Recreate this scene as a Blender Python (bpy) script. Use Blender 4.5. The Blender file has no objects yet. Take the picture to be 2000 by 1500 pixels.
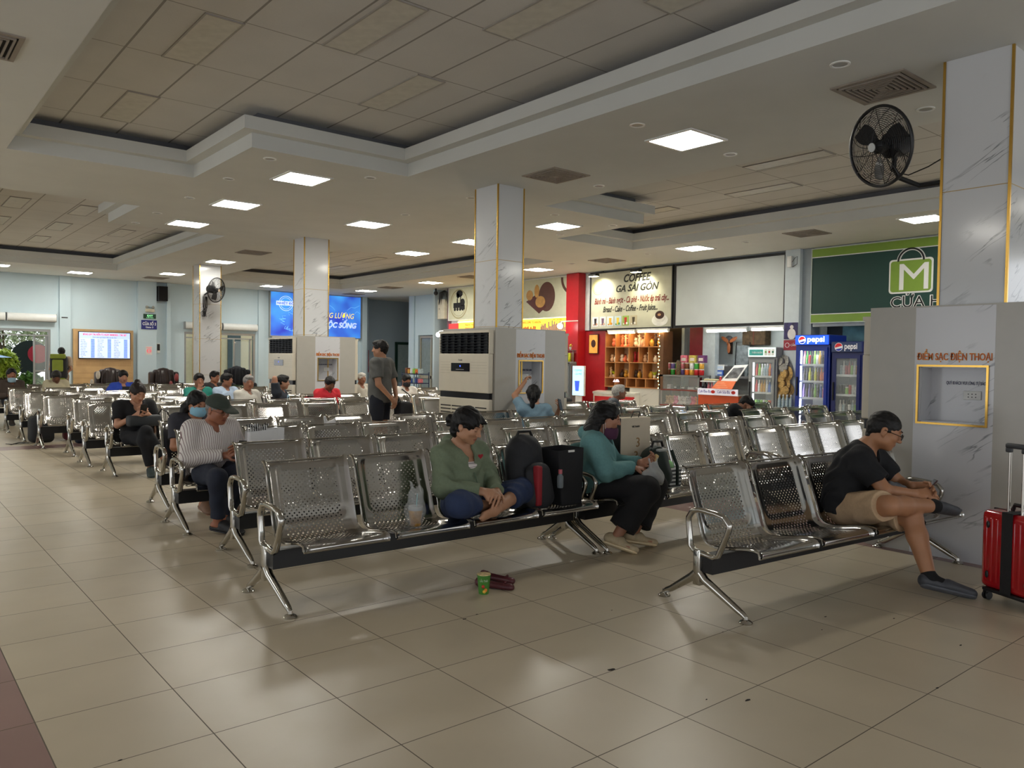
import bpy, bmesh, math, random
import numpy as np
from mathutils import Vector, Matrix
from math import sin, cos, pi, radians

SC = bpy.context.scene
COL = SC.collection
random.seed(7)

# ------------------------------------------------------------------ camera
cam_d = bpy.data.cameras.new('camera')
cam = bpy.data.objects.new('camera', cam_d)
COL.objects.link(cam)
CAM_O = Vector((-1.4951, -3.4014, 1.3942))
_r = Vector((0.76976688, -0.63816408, 0.01433719))
_u = Vector((0.00728302, 0.03123967, 0.99948539))
_f = Vector((0.63828356, 0.76926633, -0.02869502))
M = Matrix.Identity(4)
for i in range(3):
    M[i][0], M[i][1], M[i][2], M[i][3] = _r[i], _u[i], -_f[i], CAM_O[i]
cam.matrix_world = M
cam_d.sensor_width = 36
cam_d.lens = 27.559
cam_d.clip_start = 0.05
cam_d.clip_end = 200
SC.camera = cam

# ------------------------------------------------------------------ world, exposure
SC.view_settings.view_transform = 'Standard'
SC.view_settings.look = 'None'
SC.view_settings.gamma = 1
SC.view_settings.use_curve_mapping = False
SC.view_settings.exposure = 0.4
SC.cycles.max_bounces = 6
SC.cycles.diffuse_bounces = 3
SC.cycles.glossy_bounces = 4
SC.cycles.transmission_bounces = 4
SC.cycles.transparent_max_bounces = 8
SC.cycles.sample_clamp_indirect = 6
SC.cycles.caustics_reflective = False
SC.cycles.caustics_refractive = False
W = bpy.data.worlds.new('sky')
SC.world = W
W.use_nodes = True
W.node_tree.nodes['Background'].inputs[0].default_value = (0.93, 0.96, 1.0, 1)
W.node_tree.nodes['Background'].inputs[1].default_value = 1.7
PANEL_POWER = 36.0

# ------------------------------------------------------------------ materials
MATS = {}
def nodes_of(name):
    m = bpy.data.materials.new(name)
    m.use_nodes = True
    return m, m.node_tree, m.node_tree.nodes['Principled BSDF']

def lin(c):
    return tuple(((x/255)/12.92 if x/255 <= 0.04045 else ((x/255+0.055)/1.055)**2.4) for x in c)

def mat(name, rgb, rough=0.5, metal=0.0, emit=0.0, alpha=1.0, var=0.08, scale=9.0, bump=0.0, coat=0.0, spec=0.5, trans=0.0, emit_rgb=None):
    """rgb in sRGB 0..255; a little procedural tone variation and bump"""
    if name in MATS:
        return MATS[name]
    m, nt, b = nodes_of(name)
    L = lin(rgb)
    b.inputs['Base Color'].default_value = (*L, 1)
    b.inputs['Roughness'].default_value = rough
    b.inputs['Metallic'].default_value = metal
    b.inputs['Specular IOR Level'].default_value = spec
    b.inputs['Coat Weight'].default_value = coat
    b.inputs['Transmission Weight'].default_value = trans
    if alpha < 1:
        b.inputs['Alpha'].default_value = alpha
    if emit > 0:
        b.inputs['Emission Color'].default_value = (*(lin(emit_rgb) if emit_rgb else L), 1)
        b.inputs['Emission Strength'].default_value = emit
    tc = nt.nodes.new('ShaderNodeTexCoord')
    nz = nt.nodes.new('ShaderNodeTexNoise')
    nz.inputs['Scale'].default_value = scale
    nz.inputs['Detail'].default_value = 3
    nt.links.new(tc.outputs['Object'], nz.inputs['Vector'])
    if var > 0:
        r = nt.nodes.new('ShaderNodeMapRange')
        r.inputs[1].default_value = 0.3; r.inputs[2].default_value = 0.7
        r.inputs[3].default_value = 1 - var; r.inputs[4].default_value = 1 + var
        nt.links.new(nz.outputs[0], r.inputs[0])
        vm = nt.nodes.new('ShaderNodeVectorMath'); vm.operation = 'SCALE'
        vm.inputs[0].default_value = L
        nt.links.new(r.outputs[0], vm.inputs['Scale'])
        nt.links.new(vm.outputs[0], b.inputs['Base Color'])
    if bump > 0:
        bp = nt.nodes.new('ShaderNodeBump')
        bp.inputs['Strength'].default_value = bump
        bp.inputs['Distance'].default_value = 0.01
        nt.links.new(nz.outputs[0], bp.inputs['Height'])
        nt.links.new(bp.outputs[0], b.inputs['Normal'])
    MATS[name] = m
    return m

def nn(nt, kind, **kw):
    n = nt.nodes.new(kind)
    for k, v in kw.items():
        if k.startswith('i'):
            n.inputs[int(k[1:])].default_value = v
        else:
            setattr(n, k, v)
    return n

def math_node(nt, op, a, b=None):
    n = nt.nodes.new('ShaderNodeMath'); n.operation = op
    for i, v in enumerate((a, b)):
        if v is None: continue
        if isinstance(v, (int, float)): n.inputs[i].default_value = v
        else: nt.links.new(v, n.inputs[i])
    return n.outputs[0]

def floor_material():
    m, nt, b = nodes_of('beige_floor_tile')
    tc = nn(nt, 'ShaderNodeTexCoord')
    sp = nn(nt, 'ShaderNodeSeparateXYZ')
    nt.links.new(tc.outputs['Object'], sp.inputs[0])
    X, Y = sp.outputs[0], sp.outputs[1]
    tx = math_node(nt, 'DIVIDE', X, 0.5); ty = math_node(nt, 'DIVIDE', Y, 0.5)
    def grout(t):
        f = math_node(nt, 'FRACT', math_node(nt, 'ADD', t, 100.0))
        d = math_node(nt, 'ABSOLUTE', math_node(nt, 'SUBTRACT', f, 0.5))
        return math_node(nt, 'GREATER_THAN', d, 0.4955)
    g = math_node(nt, 'MAXIMUM', grout(tx), grout(ty))
    cb = nn(nt, 'ShaderNodeCombineXYZ')
    nt.links.new(math_node(nt, 'FLOOR', tx), cb.inputs[0]); nt.links.new(math_node(nt, 'FLOOR', ty), cb.inputs[1])
    wn = nn(nt, 'ShaderNodeTexWhiteNoise'); nt.links.new(cb.outputs[0], wn.inputs['Vector'])
    n1 = nn(nt, 'ShaderNodeTexNoise'); n1.inputs['Scale'].default_value = 2.2; n1.inputs['Detail'].default_value = 5
    nt.links.new(tc.outputs['Object'], n1.inputs['Vector'])
    tone = math_node(nt, 'ADD', math_node(nt, 'MULTIPLY', wn.outputs['Value'], 0.07), math_node(nt, 'MULTIPLY', n1.outputs[0], 0.22))
    tone = math_node(nt, 'ADD', tone, 0.84)
    # mauve border tiles along the column line and left of the aisle
    mx = math_node(nt, 'MULTIPLY', math_node(nt, 'GREATER_THAN', X, 4.5), math_node(nt, 'LESS_THAN', X, 5.5))
    ml = math_node(nt, 'MULTIPLY', math_node(nt, 'LESS_THAN', X, -1.0), math_node(nt, 'LESS_THAN', Y, 1.0))
    my = math_node(nt, 'MULTIPLY', math_node(nt, 'GREATER_THAN', Y, 10.0), math_node(nt, 'LESS_THAN', Y, 10.5))
    mm = math_node(nt, 'MAXIMUM', math_node(nt, 'MAXIMUM', mx, my), ml)
    mix = nn(nt, 'ShaderNodeMix', data_type='RGBA')
    mix.inputs[6].default_value = (*lin((198, 184, 159)), 1)
    mix.inputs[7].default_value = (*lin((150, 118, 112)), 1)
    nt.links.new(mm, mix.inputs[0])
    sc_ = nn(nt, 'ShaderNodeVectorMath', operation='SCALE')
    nt.links.new(mix.outputs[2], sc_.inputs[0]); nt.links.new(tone, sc_.inputs['Scale'])
    mg = nn(nt, 'ShaderNodeMix', data_type='RGBA')
    nt.links.new(g, mg.inputs[0]); nt.links.new(sc_.outputs[0], mg.inputs[6])
    mg.inputs[7].default_value = (*lin((96, 84, 70)), 1)
    nt.links.new(mg.outputs[2], b.inputs['Base Color'])
    n2 = nn(nt, 'ShaderNodeTexNoise'); n2.inputs['Scale'].default_value = 5; n2.inputs['Detail'].default_value = 6
    nt.links.new(tc.outputs['Object'], n2.inputs['Vector'])
    rr = math_node(nt, 'ADD', math_node(nt, 'MULTIPLY', n2.outputs[0], 0.14), 0.25)
    nt.links.new(math_node(nt, 'MAXIMUM', rr, math_node(nt, 'MULTIPLY', g, 0.7)), b.inputs['Roughness'])
    b.inputs['Specular IOR Level'].default_value = 0.55
    bp = nn(nt, 'ShaderNodeBump'); bp.inputs['Strength'].default_value = 0.25; bp.inputs['Distance'].default_value = 0.004
    h = math_node(nt, 'ADD', math_node(nt, 'MULTIPLY', g, -1.0), math_node(nt, 'MULTIPLY', wn.outputs['Value'], 0.0))
    nt.links.new(h, bp.inputs['Height']); nt.links.new(bp.outputs[0], b.inputs['Normal'])
    return m

def marble_material(name, base=(214, 215, 216), vein=(120, 122, 126), joint=None, gloss=0.12, freq=1.0):
    """white stone with thin slanting grey veins"""
    if name in MATS: return MATS[name]
    m, nt, b = nodes_of(name)
    tc = nn(nt, 'ShaderNodeTexCoord')
    sp = nn(nt, 'ShaderNodeSeparateXYZ'); nt.links.new(tc.outputs['Object'], sp.inputs[0])
    u = math_node(nt, 'SUBTRACT', sp.outputs[0], sp.outputs[1]); v = sp.outputs[2]
    a = math_node(nt, 'ADD', math_node(nt, 'MULTIPLY', u, 0.84), math_node(nt, 'MULTIPLY', v, 0.54))
    c = math_node(nt, 'SUBTRACT', math_node(nt, 'MULTIPLY', v, 0.84), math_node(nt, 'MULTIPLY', u, 0.54))
    cb = nn(nt, 'ShaderNodeCombineXYZ')
    nt.links.new(math_node(nt, 'MULTIPLY', a, 1.3*freq), cb.inputs[0]); nt.links.new(math_node(nt, 'MULTIPLY', c, 8.5*freq), cb.inputs[1])
    n = nn(nt, 'ShaderNodeTexNoise'); n.inputs['Scale'].default_value = 1.0; n.inputs['Detail'].default_value = 4; n.inputs['Distortion'].default_value = 0.35
    nt.links.new(cb.outputs[0], n.inputs['Vector'])
    d = math_node(nt, 'ABSOLUTE', math_node(nt, 'SUBTRACT', n.outputs[0], 0.5))
    line = nn(nt, 'ShaderNodeMapRange'); line.inputs[1].default_value = 0.0; line.inputs[2].default_value = 0.022; line.inputs[3].default_value = 1.0; line.inputs[4].default_value = 0.0
    nt.links.new(d, line.inputs[0])
    n2 = nn(nt, 'ShaderNodeTexNoise'); n2.inputs['Scale'].default_value = 2.6*freq; n2.inputs['Detail'].default_value = 1
    nt.links.new(tc.outputs['Object'], n2.inputs['Vector'])
    msk = nn(nt, 'ShaderNodeMapRange'); msk.inputs[1].default_value = 0.53; msk.inputs[2].default_value = 0.66; msk.inputs[3].default_value = 0; msk.inputs[4].default_value = 0.95
    nt.links.new(n2.outputs[0], msk.inputs[0])
    k = math_node(nt, 'MULTIPLY', line.outputs[0], msk.outputs[0])
    mix = nn(nt, 'ShaderNodeMix', data_type='RGBA')
    mix.inputs[6].default_value = (*lin(base), 1); mix.inputs[7].default_value = (*lin(vein), 1)
    nt.links.new(k, mix.inputs[0])
    nt.links.new(mix.outputs[2], b.inputs['Base Color'])
    b.inputs['Roughness'].default_value = gloss
    MATS[name] = m
    return m

def tile_ceiling_material():
    m, nt, b = nodes_of('ceiling_tile')
    tc = nn(nt, 'ShaderNodeTexCoord')
    sp = nn(nt, 'ShaderNodeSeparateXYZ'); nt.links.new(tc.outputs['Object'], sp.inputs[0])
    def line(o, per, off, w):
        t = math_node(nt, 'FRACT', math_node(nt, 'ADD', math_node(nt, 'DIVIDE', math_node(nt, 'SUBTRACT', o, off), per), 50.5))
        return math_node(nt, 'LESS_THAN', math_node(nt, 'ABSOLUTE', math_node(nt, 'SUBTRACT', t, 0.5)), w/per/2)
    g = math_node(nt, 'MAXIMUM', line(sp.outputs[0], 0.61, 0.31, 0.02), line(sp.outputs[1], 1.2, 4.17, 0.012))
    nz = nn(nt, 'ShaderNodeTexNoise'); nz.inputs['Scale'].default_value = 90; nz.inputs['Detail'].default_value = 2
    nt.links.new(tc.outputs['Object'], nz.inputs['Vector'])
    n1 = nn(nt, 'ShaderNodeTexNoise'); n1.inputs['Scale'].default_value = 1.3; n1.inputs['Detail'].default_value = 3
    nt.links.new(tc.outputs['Object'], n1.inputs['Vector'])
    t = math_node(nt, 'ADD', math_node(nt, 'MULTIPLY', nz.outputs[0], 0.08), math_node(nt, 'ADD', math_node(nt, 'MULTIPLY', n1.outputs[0], 0.2), 0.84))
    s = nn(nt, 'ShaderNodeVectorMath', operation='SCALE'); s.inputs[0].default_value = lin((212, 210, 205))
    nt.links.new(t, s.inputs['Scale'])
    mg = nn(nt, 'ShaderNodeMix', data_type='RGBA'); nt.links.new(g, mg.inputs[0]); nt.links.new(s.outputs[0], mg.inputs[6])
    mg.inputs[7].default_value = (*lin((150, 146, 140)), 1)
    nt.links.new(mg.outputs[2], b.inputs['Base Color']); b.inputs['Roughness'].default_value = 0.9
    return m

def steel_material():
    m, nt, b = nodes_of('polished_steel')
    b.inputs['Base Color'].default_value = (0.47, 0.455, 0.435, 1); b.inputs['Metallic'].default_value = 1
    tc = nn(nt, 'ShaderNodeTexCoord')
    nz = nn(nt, 'ShaderNodeTexNoise'); nz.inputs['Scale'].default_value = 7; nz.inputs['Detail'].default_value = 3
    nt.links.new(tc.outputs['Object'], nz.inputs['Vector'])
    nt.links.new(math_node(nt, 'ADD', math_node(nt, 'MULTIPLY', nz.outputs[0], 0.06), 0.13), b.inputs['Roughness'])
    return m

def stripe_material(name, base, stripe, period, width, axis='X', rough=0.85):
    m, nt, b = nodes_of(name)
    tc = nn(nt, 'ShaderNodeTexCoord'); sp = nn(nt, 'ShaderNodeSeparateXYZ')
    nz = nn(nt, 'ShaderNodeTexNoise'); nz.inputs['Scale'].default_value = 4
    nt.links.new(tc.outputs['Object'], nz.inputs['Vector'])
    nt.links.new(tc.outputs['Object'], sp.inputs[0])
    o = sp.outputs['XYZ'.index(axis)]
    o = math_node(nt, 'ADD', o, math_node(nt, 'MULTIPLY', nz.outputs[0], 0.03))
    t = math_node(nt, 'FRACT', math_node(nt, 'ADD', math_node(nt, 'DIVIDE', o, period), 50))
    g = math_node(nt, 'LESS_THAN', t, width)
    mg = nn(nt, 'ShaderNodeMix', data_type='RGBA'); nt.links.new(g, mg.inputs[0])
    mg.inputs[6].default_value = (*lin(base), 1); mg.inputs[7].default_value = (*lin(stripe), 1)
    nt.links.new(mg.outputs[2], b.inputs['Base Color']); b.inputs['Roughness'].default_value = rough
    MATS[name] = m
    return m

def glass(name='clear_glass', tint=(235, 245, 245), alpha=0.12, rough=0.02):
    if name in MATS: return MATS[name]
    m, nt, b = nodes_of(name)
    b.inputs['Base Color'].default_value = (*lin(tint), 1); b.inputs['Roughness'].default_value = rough
    b.inputs['Alpha'].default_value = alpha; b.inputs['Specular IOR Level'].default_value = 0.8
    MATS[name] = m
    return m

STEEL = steel_material()
CHROME = mat('chrome_tube', (190, 187, 180), 0.12, 1.0, var=0.03)
BLACK_METAL = mat('black_painted_steel', (14, 14, 16), 0.45)
GOLD = mat('gold_trim', (214, 170, 84), 0.25, 1.0, var=0.03)
WHITE_PL = mat('white_plastic', (228, 228, 224), 0.4)
BLACK_PL = mat('black_plastic', (22, 22, 24), 0.4)

# ------------------------------------------------------------------ mesh helper
class MB:
    """collects shapes and links them as ONE mesh object"""
    def __init__(self):
        self.v = []; self.f = []; self.mi = []; self.cur = 0
    def add(self, vs, fs):
        n = len(self.v)
        self.v += [tuple(p) for p in vs]
        self.f += [tuple(i+n for i in f) for f in fs]
        self.mi += [self.cur]*len(fs)
        return self
    def box(self, x0, x1, y0, y1, z0, z1):
        return self.add([(x0,y0,z0),(x1,y0,z0),(x1,y1,z0),(x0,y1,z0),(x0,y0,z1),(x1,y0,z1),(x1,y1,z1),(x0,y1,z1)],
                 [(0,3,2,1),(4,5,6,7),(0,1,5,4),(1,2,6,5),(2,3,7,6),(3,0,4,7)])
    def rbox(self, x0, x1, y0, y1, z0, z1, r=0.01, seg=3):
        """box with rounded edges"""
        bm = bmesh.new()
        bmesh.ops.create_cube(bm, size=1)
        for v in bm.verts:
            v.co = Vector(((x0+x1)/2 + v.co.x*(x1-x0), (y0+y1)/2 + v.co.y*(y1-y0), (z0+z1)/2 + v.co.z*(z1-z0)))
        bmesh.ops.bevel(bm, geom=list(bm.edges), offset=r, segments=seg, affect='EDGES', profile=0.5)
        return self.bm(bm)
    def bm(self, bm, M=None):
        bm.verts.index_update()
        vs = [(M @ v.co if M else v.co).copy() for v in bm.verts]
        self.add(vs, [[v.index for v in f.verts] for f in bm.faces])
        bm.free()
        return self
    def ring(self, c, n, r, seg=12, r2=None, up=None):
        n = Vector(n).normalized()
        a = Vector(up) if up else (Vector((0,0,1)) if abs(n.z) < 0.9 else Vector((1,0,0)))
        x = a.cross(n).normalized(); y = n.cross(x)
        r2 = r if r2 is None else r2
        return [Vector(c) + x*cos(2*pi*i/seg)*r + y*sin(2*pi*i/seg)*r2 for i in range(seg)]
    def tube(self, pts, r, seg=8, closed=False, cap=True, r2=None):
        pts = [Vector(p) for p in pts]; n = len(pts)
        vs = []; 
        rr = r if isinstance(r, (list, tuple)) else [r]*n
        prev = None
        for i, p in enumerate(pts):
            if closed: t = pts[(i+1) % n]-pts[i-1]
            else: t = (pts[min(i+1, n-1)]-pts[max(i-1, 0)])
            if t.length < 1e-9: t = Vector((0,0,1))
            t.normalize()
            if prev is None:
                a = Vector((0,0,1)) if abs(t.z) < 0.9 else Vector((1,0,0))
                x = a.cross(t).normalized()
            else:
                x = (prev - t*prev.dot(t)).normalized()
            prev = x; y = t.cross(x)
            q = rr[i]
            q2 = q if r2 is None else r2
            vs += [p + x*cos(2*pi*k/seg)*q + y*sin(2*pi*k/seg)*q2 for k in range(seg)]
        fs = []
        for i in range(n if closed else n-1):
            j = (i+1) % n
            for k in range(seg):
                l = (k+1) % seg
                fs.append((i*seg+k, i*seg+l, j*seg+l, j*seg+k))
        if cap and not closed:
            fs.append(tuple(range(seg-1, -1, -1))); fs.append(tuple((n-1)*seg+k for k in range(seg)))
        return self.add(vs, fs)
    def lathe(self, prof, c=(0,0,0), seg=16, axis='z', sx=1, sy=1):
        """prof: (radius, height) pairs bottom to top"""
        vs = []
        for r, h in prof:
            for k in range(seg):
                a = 2*pi*k/seg
                p = (r*cos(a)*sx, r*sin(a)*sy, h)
                if axis == 'x': p = (p[2], p[0], p[1])
                if axis == 'y': p = (p[1], p[2], p[0])
                vs.append((c[0]+p[0], c[1]+p[1], c[2]+p[2]))
        fs = []
        for i in range(len(prof)-1):
            for k in range(seg):
                l = (k+1) % seg
                fs.append((i*seg+k, i*seg+l, (i+1)*seg+l, (i+1)*seg+k))
        fs.append(tuple(range(seg-1, -1, -1))); fs.append(tuple((len(prof)-1)*seg+k for k in range(seg)))
        return self.add(vs, fs)
    def ell(self, c, r, M=None, seg=14, rings=9):
        prof = [(max(sin(pi*i/rings), 1e-4), -cos(pi*i/rings)) for i in range(rings+1)]
        vs = []; c = Vector(c)
        for q, h in prof:
            for k in range(seg):
                a = 2*pi*k/seg
                p = Vector((q*cos(a)*r[0], q*sin(a)*r[1], h*r[2]))
                if M: p = M @ p
                vs.append(c+p)
        fs = []
        for i in range(rings):
            for k in range(seg):
                l = (k+1) % seg
                fs.append((i*seg+k, i*seg+l, (i+1)*seg+l, (i+1)*seg+k))
        return self.add(vs, fs)
    def prism(self, poly, h0, h1, axis='z'):
        """poly 2D points CCW; extruded along axis"""
        n = len(poly)
        def P(p, h):
            return {'z': (p[0], p[1], h), 'y': (p[0], h, p[1]), 'x': (h, p[0], p[1])}[axis]
        vs = [P(p, h0) for p in poly]+[P(p, h1) for p in poly]
        fs = [tuple(range(n-1, -1, -1)), tuple(range(n, 2*n))]
        fs += [(i, (i+1) % n, n+(i+1) % n, n+i) for i in range(n)]
        return self.add(vs, fs)
    def disc(self, c, r, h, seg=20, r2=None):
        """flat disc facing local z (for signs), thickness h"""
        r2 = r if r2 is None else r2
        return self.prism([(c[0]+r*cos(2*pi*k/seg), c[1]+r2*sin(2*pi*k/seg)) for k in range(seg)], c[2], c[2]+h)
    def annulus(self, c, ro, ri, h, seg=28, sy=1.0, a0=0, a1=2*pi):
        n = seg
        vs = []
        full = abs(a1-a0-2*pi) < 1e-6
        cnt = n if full else n+1
        for k in range(cnt):
            a = a0+(a1-a0)*k/n
            for r in (ro, ri):
                for z in (c[2], c[2]+h):
                    vs.append((c[0]+r*cos(a), c[1]+r*sin(a)*sy, z))
        fs = []
        for k in range(n):
            i = 4*k; j = 4*((k+1) % cnt)
            fs += [(i+1, j+1, j+3, i+3), (i, i+2, j+2, j), (i, j, j+1, i+1), (i+2, i+3, j+3, j+2)]
        return self.add(vs, fs)
    def xf(self, M, start=0):
        self.v[start:] = [tuple(M @ Vector(p)) for p in self.v[start:]]
        return self
    def build(self, name, m, parent=None, smooth=False, angle=40, world=None, bevel=0):
        me = bpy.data.meshes.new(name)
        me.from_pydata(self.v, [], self.f)
        for q in (m if isinstance(m, (list, tuple)) else [m]):
            me.materials.append(q)
        if any(self.mi):
            me.polygons.foreach_set('material_index', self.mi)
        o = bpy.data.objects.new(name, me)
        COL.objects.link(o)
        bm = bmesh.new(); bm.from_mesh(me)
        bmesh.ops.recalc_face_normals(bm, faces=bm.faces)
        bm.to_mesh(me); bm.free()
        if smooth:
            me.shade_smooth()
            if angle: me.set_sharp_from_angle(angle=radians(angle))
        if bevel:
            md = o.modifiers.new('bevel', 'BEVEL'); md.width = bevel; md.segments = 2; md.limit_method = 'ANGLE'
        if parent: o.parent = parent
        if world is not None: o.matrix_world = world
        return o

def tag(o, label=None, cat=None, group=None, kind=None):
    if label: o['label'] = label
    if cat: o['category'] = cat
    if group: o['group'] = group
    if kind: o['kind'] = kind
    return o

def thing(name, label, cat, loc=(0,0,0), rot=0, group=None, world=None):
    o = bpy.data.objects.new(name, None); COL.objects.link(o)
    o.empty_display_size = 0.1
    if world is not None: o.matrix_world = world
    else:
        o.location = loc; o.rotation_euler = (0, 0, rot)
    return tag(o, label, cat, group)

def copy_tree(o, parent=None):
    c = o.copy(); COL.objects.link(c)
    if parent: c.parent = parent
    for ch in o.children:
        copy_tree(ch, c)
    return c

def face_mx(x, y, z):          # wall facing -X: local x -> world -Y, local y -> up, local z -> world -X
    return Matrix(((0,0,-1,x),(-1,0,0,y),(0,1,0,z),(0,0,0,1)))
def face_my(x, y, z):          # wall facing -Y: local x -> world X, local y -> up, local z -> -Y
    return Matrix(((1,0,0,x),(0,0,-1,y),(0,1,0,z),(0,0,0,1)))

def text(parent, s, m, u, v, size, w=None, z=0.004, shear=0.0, bold=0.0, ext=0.0015, align='LEFT', name='lettering', M=None, mono=None):
    """flat lettering in the parent's local xy plane; u,v = left/centre and baseline; w = fitted width"""
    cu = bpy.data.curves.new(name, 'FONT')
    cu.body = s; cu.size = size; cu.extrude = ext; cu.offset = bold; cu.shear = shear
    cu.resolution_u = 3
    cu.align_x = align
    cu.materials.append(m)
    o = bpy.data.objects.new(name, cu); COL.objects.link(o)
    bpy.context.view_layer.update()
    me = bpy.data.meshes.new_from_object(o)
    bpy.data.objects.remove(o)
    o = bpy.data.objects.new(name, me); COL.objects.link(o)
    o.parent = parent
    k = 1.0
    if w:
        xs = [q.co.x for q in me.vertices]
        k = w/max(1e-6, max(xs)-min(xs))
    for q in me.vertices:
        q.co = (q.co.x*k+u, q.co.y+v, q.co.z+z)
    return o
# ================================================================== the hall
CEIL = 3.7
XW = 12.9        # shop wall
YB = 22.65       # far wall
floor_m = floor_material()
ceil_m = mat('white_ceiling_paint', (212, 213, 208), 0.85, var=0.03, scale=1.5)
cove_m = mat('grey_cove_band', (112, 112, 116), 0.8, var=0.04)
tile_m = tile_ceiling_material()
wall_m = mat('pale_blue_wall_paint', (196, 214, 222), 0.75, var=0.03, scale=1.2)
wall_dk = mat('grey_blue_stair_wall', (150, 166, 178), 0.8, var=0.03, scale=1.2)  # hall wall blue in a darker tone, for the stair alcove

def struct(mb, name, m, **k):
    o = mb.build(name, m, **k); o['kind'] = 'structure'
    return o

struct(MB().box(-9, 19, -9, 34, -0.2, 0), 'floor', floor_m)

# ceiling with stepped trays (holes cut on a rectilinear grid)
TRAYS = [
    [(-0.23, -1.0), (3.81, -1.0), (3.81, 5.1), (1.81, 5.1), (1.81, 7.06), (-0.23, 7.06)],
    [(-0.23, 9.6), (1.81, 9.6), (1.81, 11.6), (3.83, 11.6), (3.83, 19.8), (-0.23, 19.8)],
    [(6.3, -6.0), (10.6, -6.0), (10.6, 7.39), (8.5, 7.39), (8.5, 5.29), (6.3, 5.29)],
    [(6.3, 11.7), (8.5, 11.7), (8.5, 9.9), (10.72, 9.9), (10.72, 20.2), (6.3, 20.2)],
]
TRAYS[0] = [(-0.23, -5.0), (3.81, -5.0), (3.81, 5.1), (1.81, 5.1), (1.81, 7.06), (-0.23, 7.06)]
def grow(poly, d):
    """offset a CCW rectilinear polygon outwards by d"""
    n = len(poly); out = []
    for i in range(n):
        a, b, c = Vector(poly[i-1]), Vector(poly[i]), Vector(poly[(i+1) % n])
        e1 = (b-a).normalized(); e2 = (c-b).normalized()
        n1 = Vector((e1.y, -e1.x)); n2 = Vector((e2.y, -e2.x))
        out.append(tuple(b + (n1+n2)*d))
    return out
def inside(poly, x, y):
    r = False; n = len(poly)
    for i in range(n):
        x1, y1 = poly[i]; x2, y2 = poly[(i+1) % n]
        if (y1 > y) != (y2 > y) and x < (x2-x1)*(y-y1)/(y2-y1)+x1: r = not r
    return r
def slab(polys, z0, z1, outer, name, m, lo=None):
    """slab filling `outer` rectangle minus polys, built as one mesh with solid boxes"""
    xs = sorted({outer[0], outer[1]} | {p[0] for q in polys for p in q if outer[0] < p[0] < outer[1]})
    ys = sorted({outer[2], outer[3]} | {p[1] for q in polys for p in q if outer[2] < p[1] < outer[3]})
    mb = MB()
    V = {}
    def vid(x, y, z):
        k = (round(x, 4), round(y, 4), z)
        if k not in V:
            V[k] = len(mb.v); mb.v.append((x, y, z))
        return V[k]
    solid = {}
    for i in range(len(xs)-1):
        for j in range(len(ys)-1):
            cx, cy = (xs[i]+xs[i+1])/2, (ys[j]+ys[j+1])/2
            solid[i, j] = not any(inside(q, cx, cy) for q in polys)
    for (i, j), s in solid.items():
        if not s: continue
        x0, x1, y0, y1 = xs[i], xs[i+1], ys[j], ys[j+1]
        mb.f.append((vid(x0,y0,z0), vid(x0,y1,z0), vid(x1,y1,z0), vid(x1,y0,z0)))
        mb.f.append((vid(x0,y0,z1), vid(x1,y0,z1), vid(x1,y1,z1), vid(x0,y1,z1)))
        for (di, dj), e in {(-1,0): ((x0,y0),(x0,y1)), (1,0): ((x1,y1),(x1,y0)), (0,-1): ((x1,y0),(x0,y0)), (0,1): ((x0,y1),(x1,y1))}.items():
            if not solid.get((i+di, j+dj), False):
                (ax, ay), (bx, by) = e
                mb.f.append((vid(ax,ay,z0), vid(ax,ay,z1), vid(bx,by,z1), vid(bx,by,z0)))
    mb.mi = [0]*len(mb.f)
    return struct(mb, name, m)
OUT = (-9, 17.5, -9, 25)
inner = [grow(p, -0.13) for p in TRAYS]
slab(TRAYS, CEIL, 3.86, OUT, 'ceiling', ceil_m)
slab(inner, 3.86, 4.0, OUT, 'ceiling', ceil_m)
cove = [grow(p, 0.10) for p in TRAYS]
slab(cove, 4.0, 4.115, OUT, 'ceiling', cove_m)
struct(MB().box(OUT[0], OUT[1], OUT[2], OUT[3], 4.115, 4.2), 'ceiling', tile_m)

# back wall with its doors, pilasters
mb = MB()
D1 = (-1.6, 2.72, 2.13)     # opening of the garden door
D2 = (6.46, 8.78, 2.2)
mb.box(-9, D1[0], YB, YB+0.25, 0, CEIL).box(D1[0], D1[1], YB, YB+0.25, D1[2], CEIL).box(D1[1], D2[0], YB, YB+0.25, 0, CEIL)
mb.box(D2[0], D2[1], YB, YB+0.25, D2[2], CEIL).box(D2[1], 13.05, YB, YB+0.25, 0, CEIL)
struct(mb, 'wall_back', wall_m)
for i, (a, b, d) in enumerate([(2.94, 3.23, 0.07), (5.04, 5.58, 0.16), (5.9, 6.02, 0.1), (8.86, 9.05, 0.08), (12.78, 12.98, 0.12)]):
    struct(MB().box(a, b, YB-d, YB, 0, CEIL), 'trim_%d' % (i+1), wall_m, bevel=0.006)
# stair alcove right of it
struct(MB().box(13.05, 17.5, 23.4, 23.6, 0, CEIL).box(12.98, 13.1, YB, 23.6, 0, CEIL), 'wall_stair', wall_dk)
struct(MB().box(13.85, 14.05, 18.05, 20.95, 2.28, CEIL).box(13.85, 14.05, 20.38, 20.95, 0, 2.28).box(13.85, 14.05, 18.05, 18.9, 0, 2.28).box(13.8, 13.86, 20.6, 20.95, 0, CEIL), 'wall_side', wall_m)
struct(MB().box(12.9, 14.05, 17.95, 18.05, 0, CEIL), 'wall_return', wall_m)
struct(MB().box(17.3, 17.5, 18, 23.6, 0, CEIL), 'wall_end', wall_dk)

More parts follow.
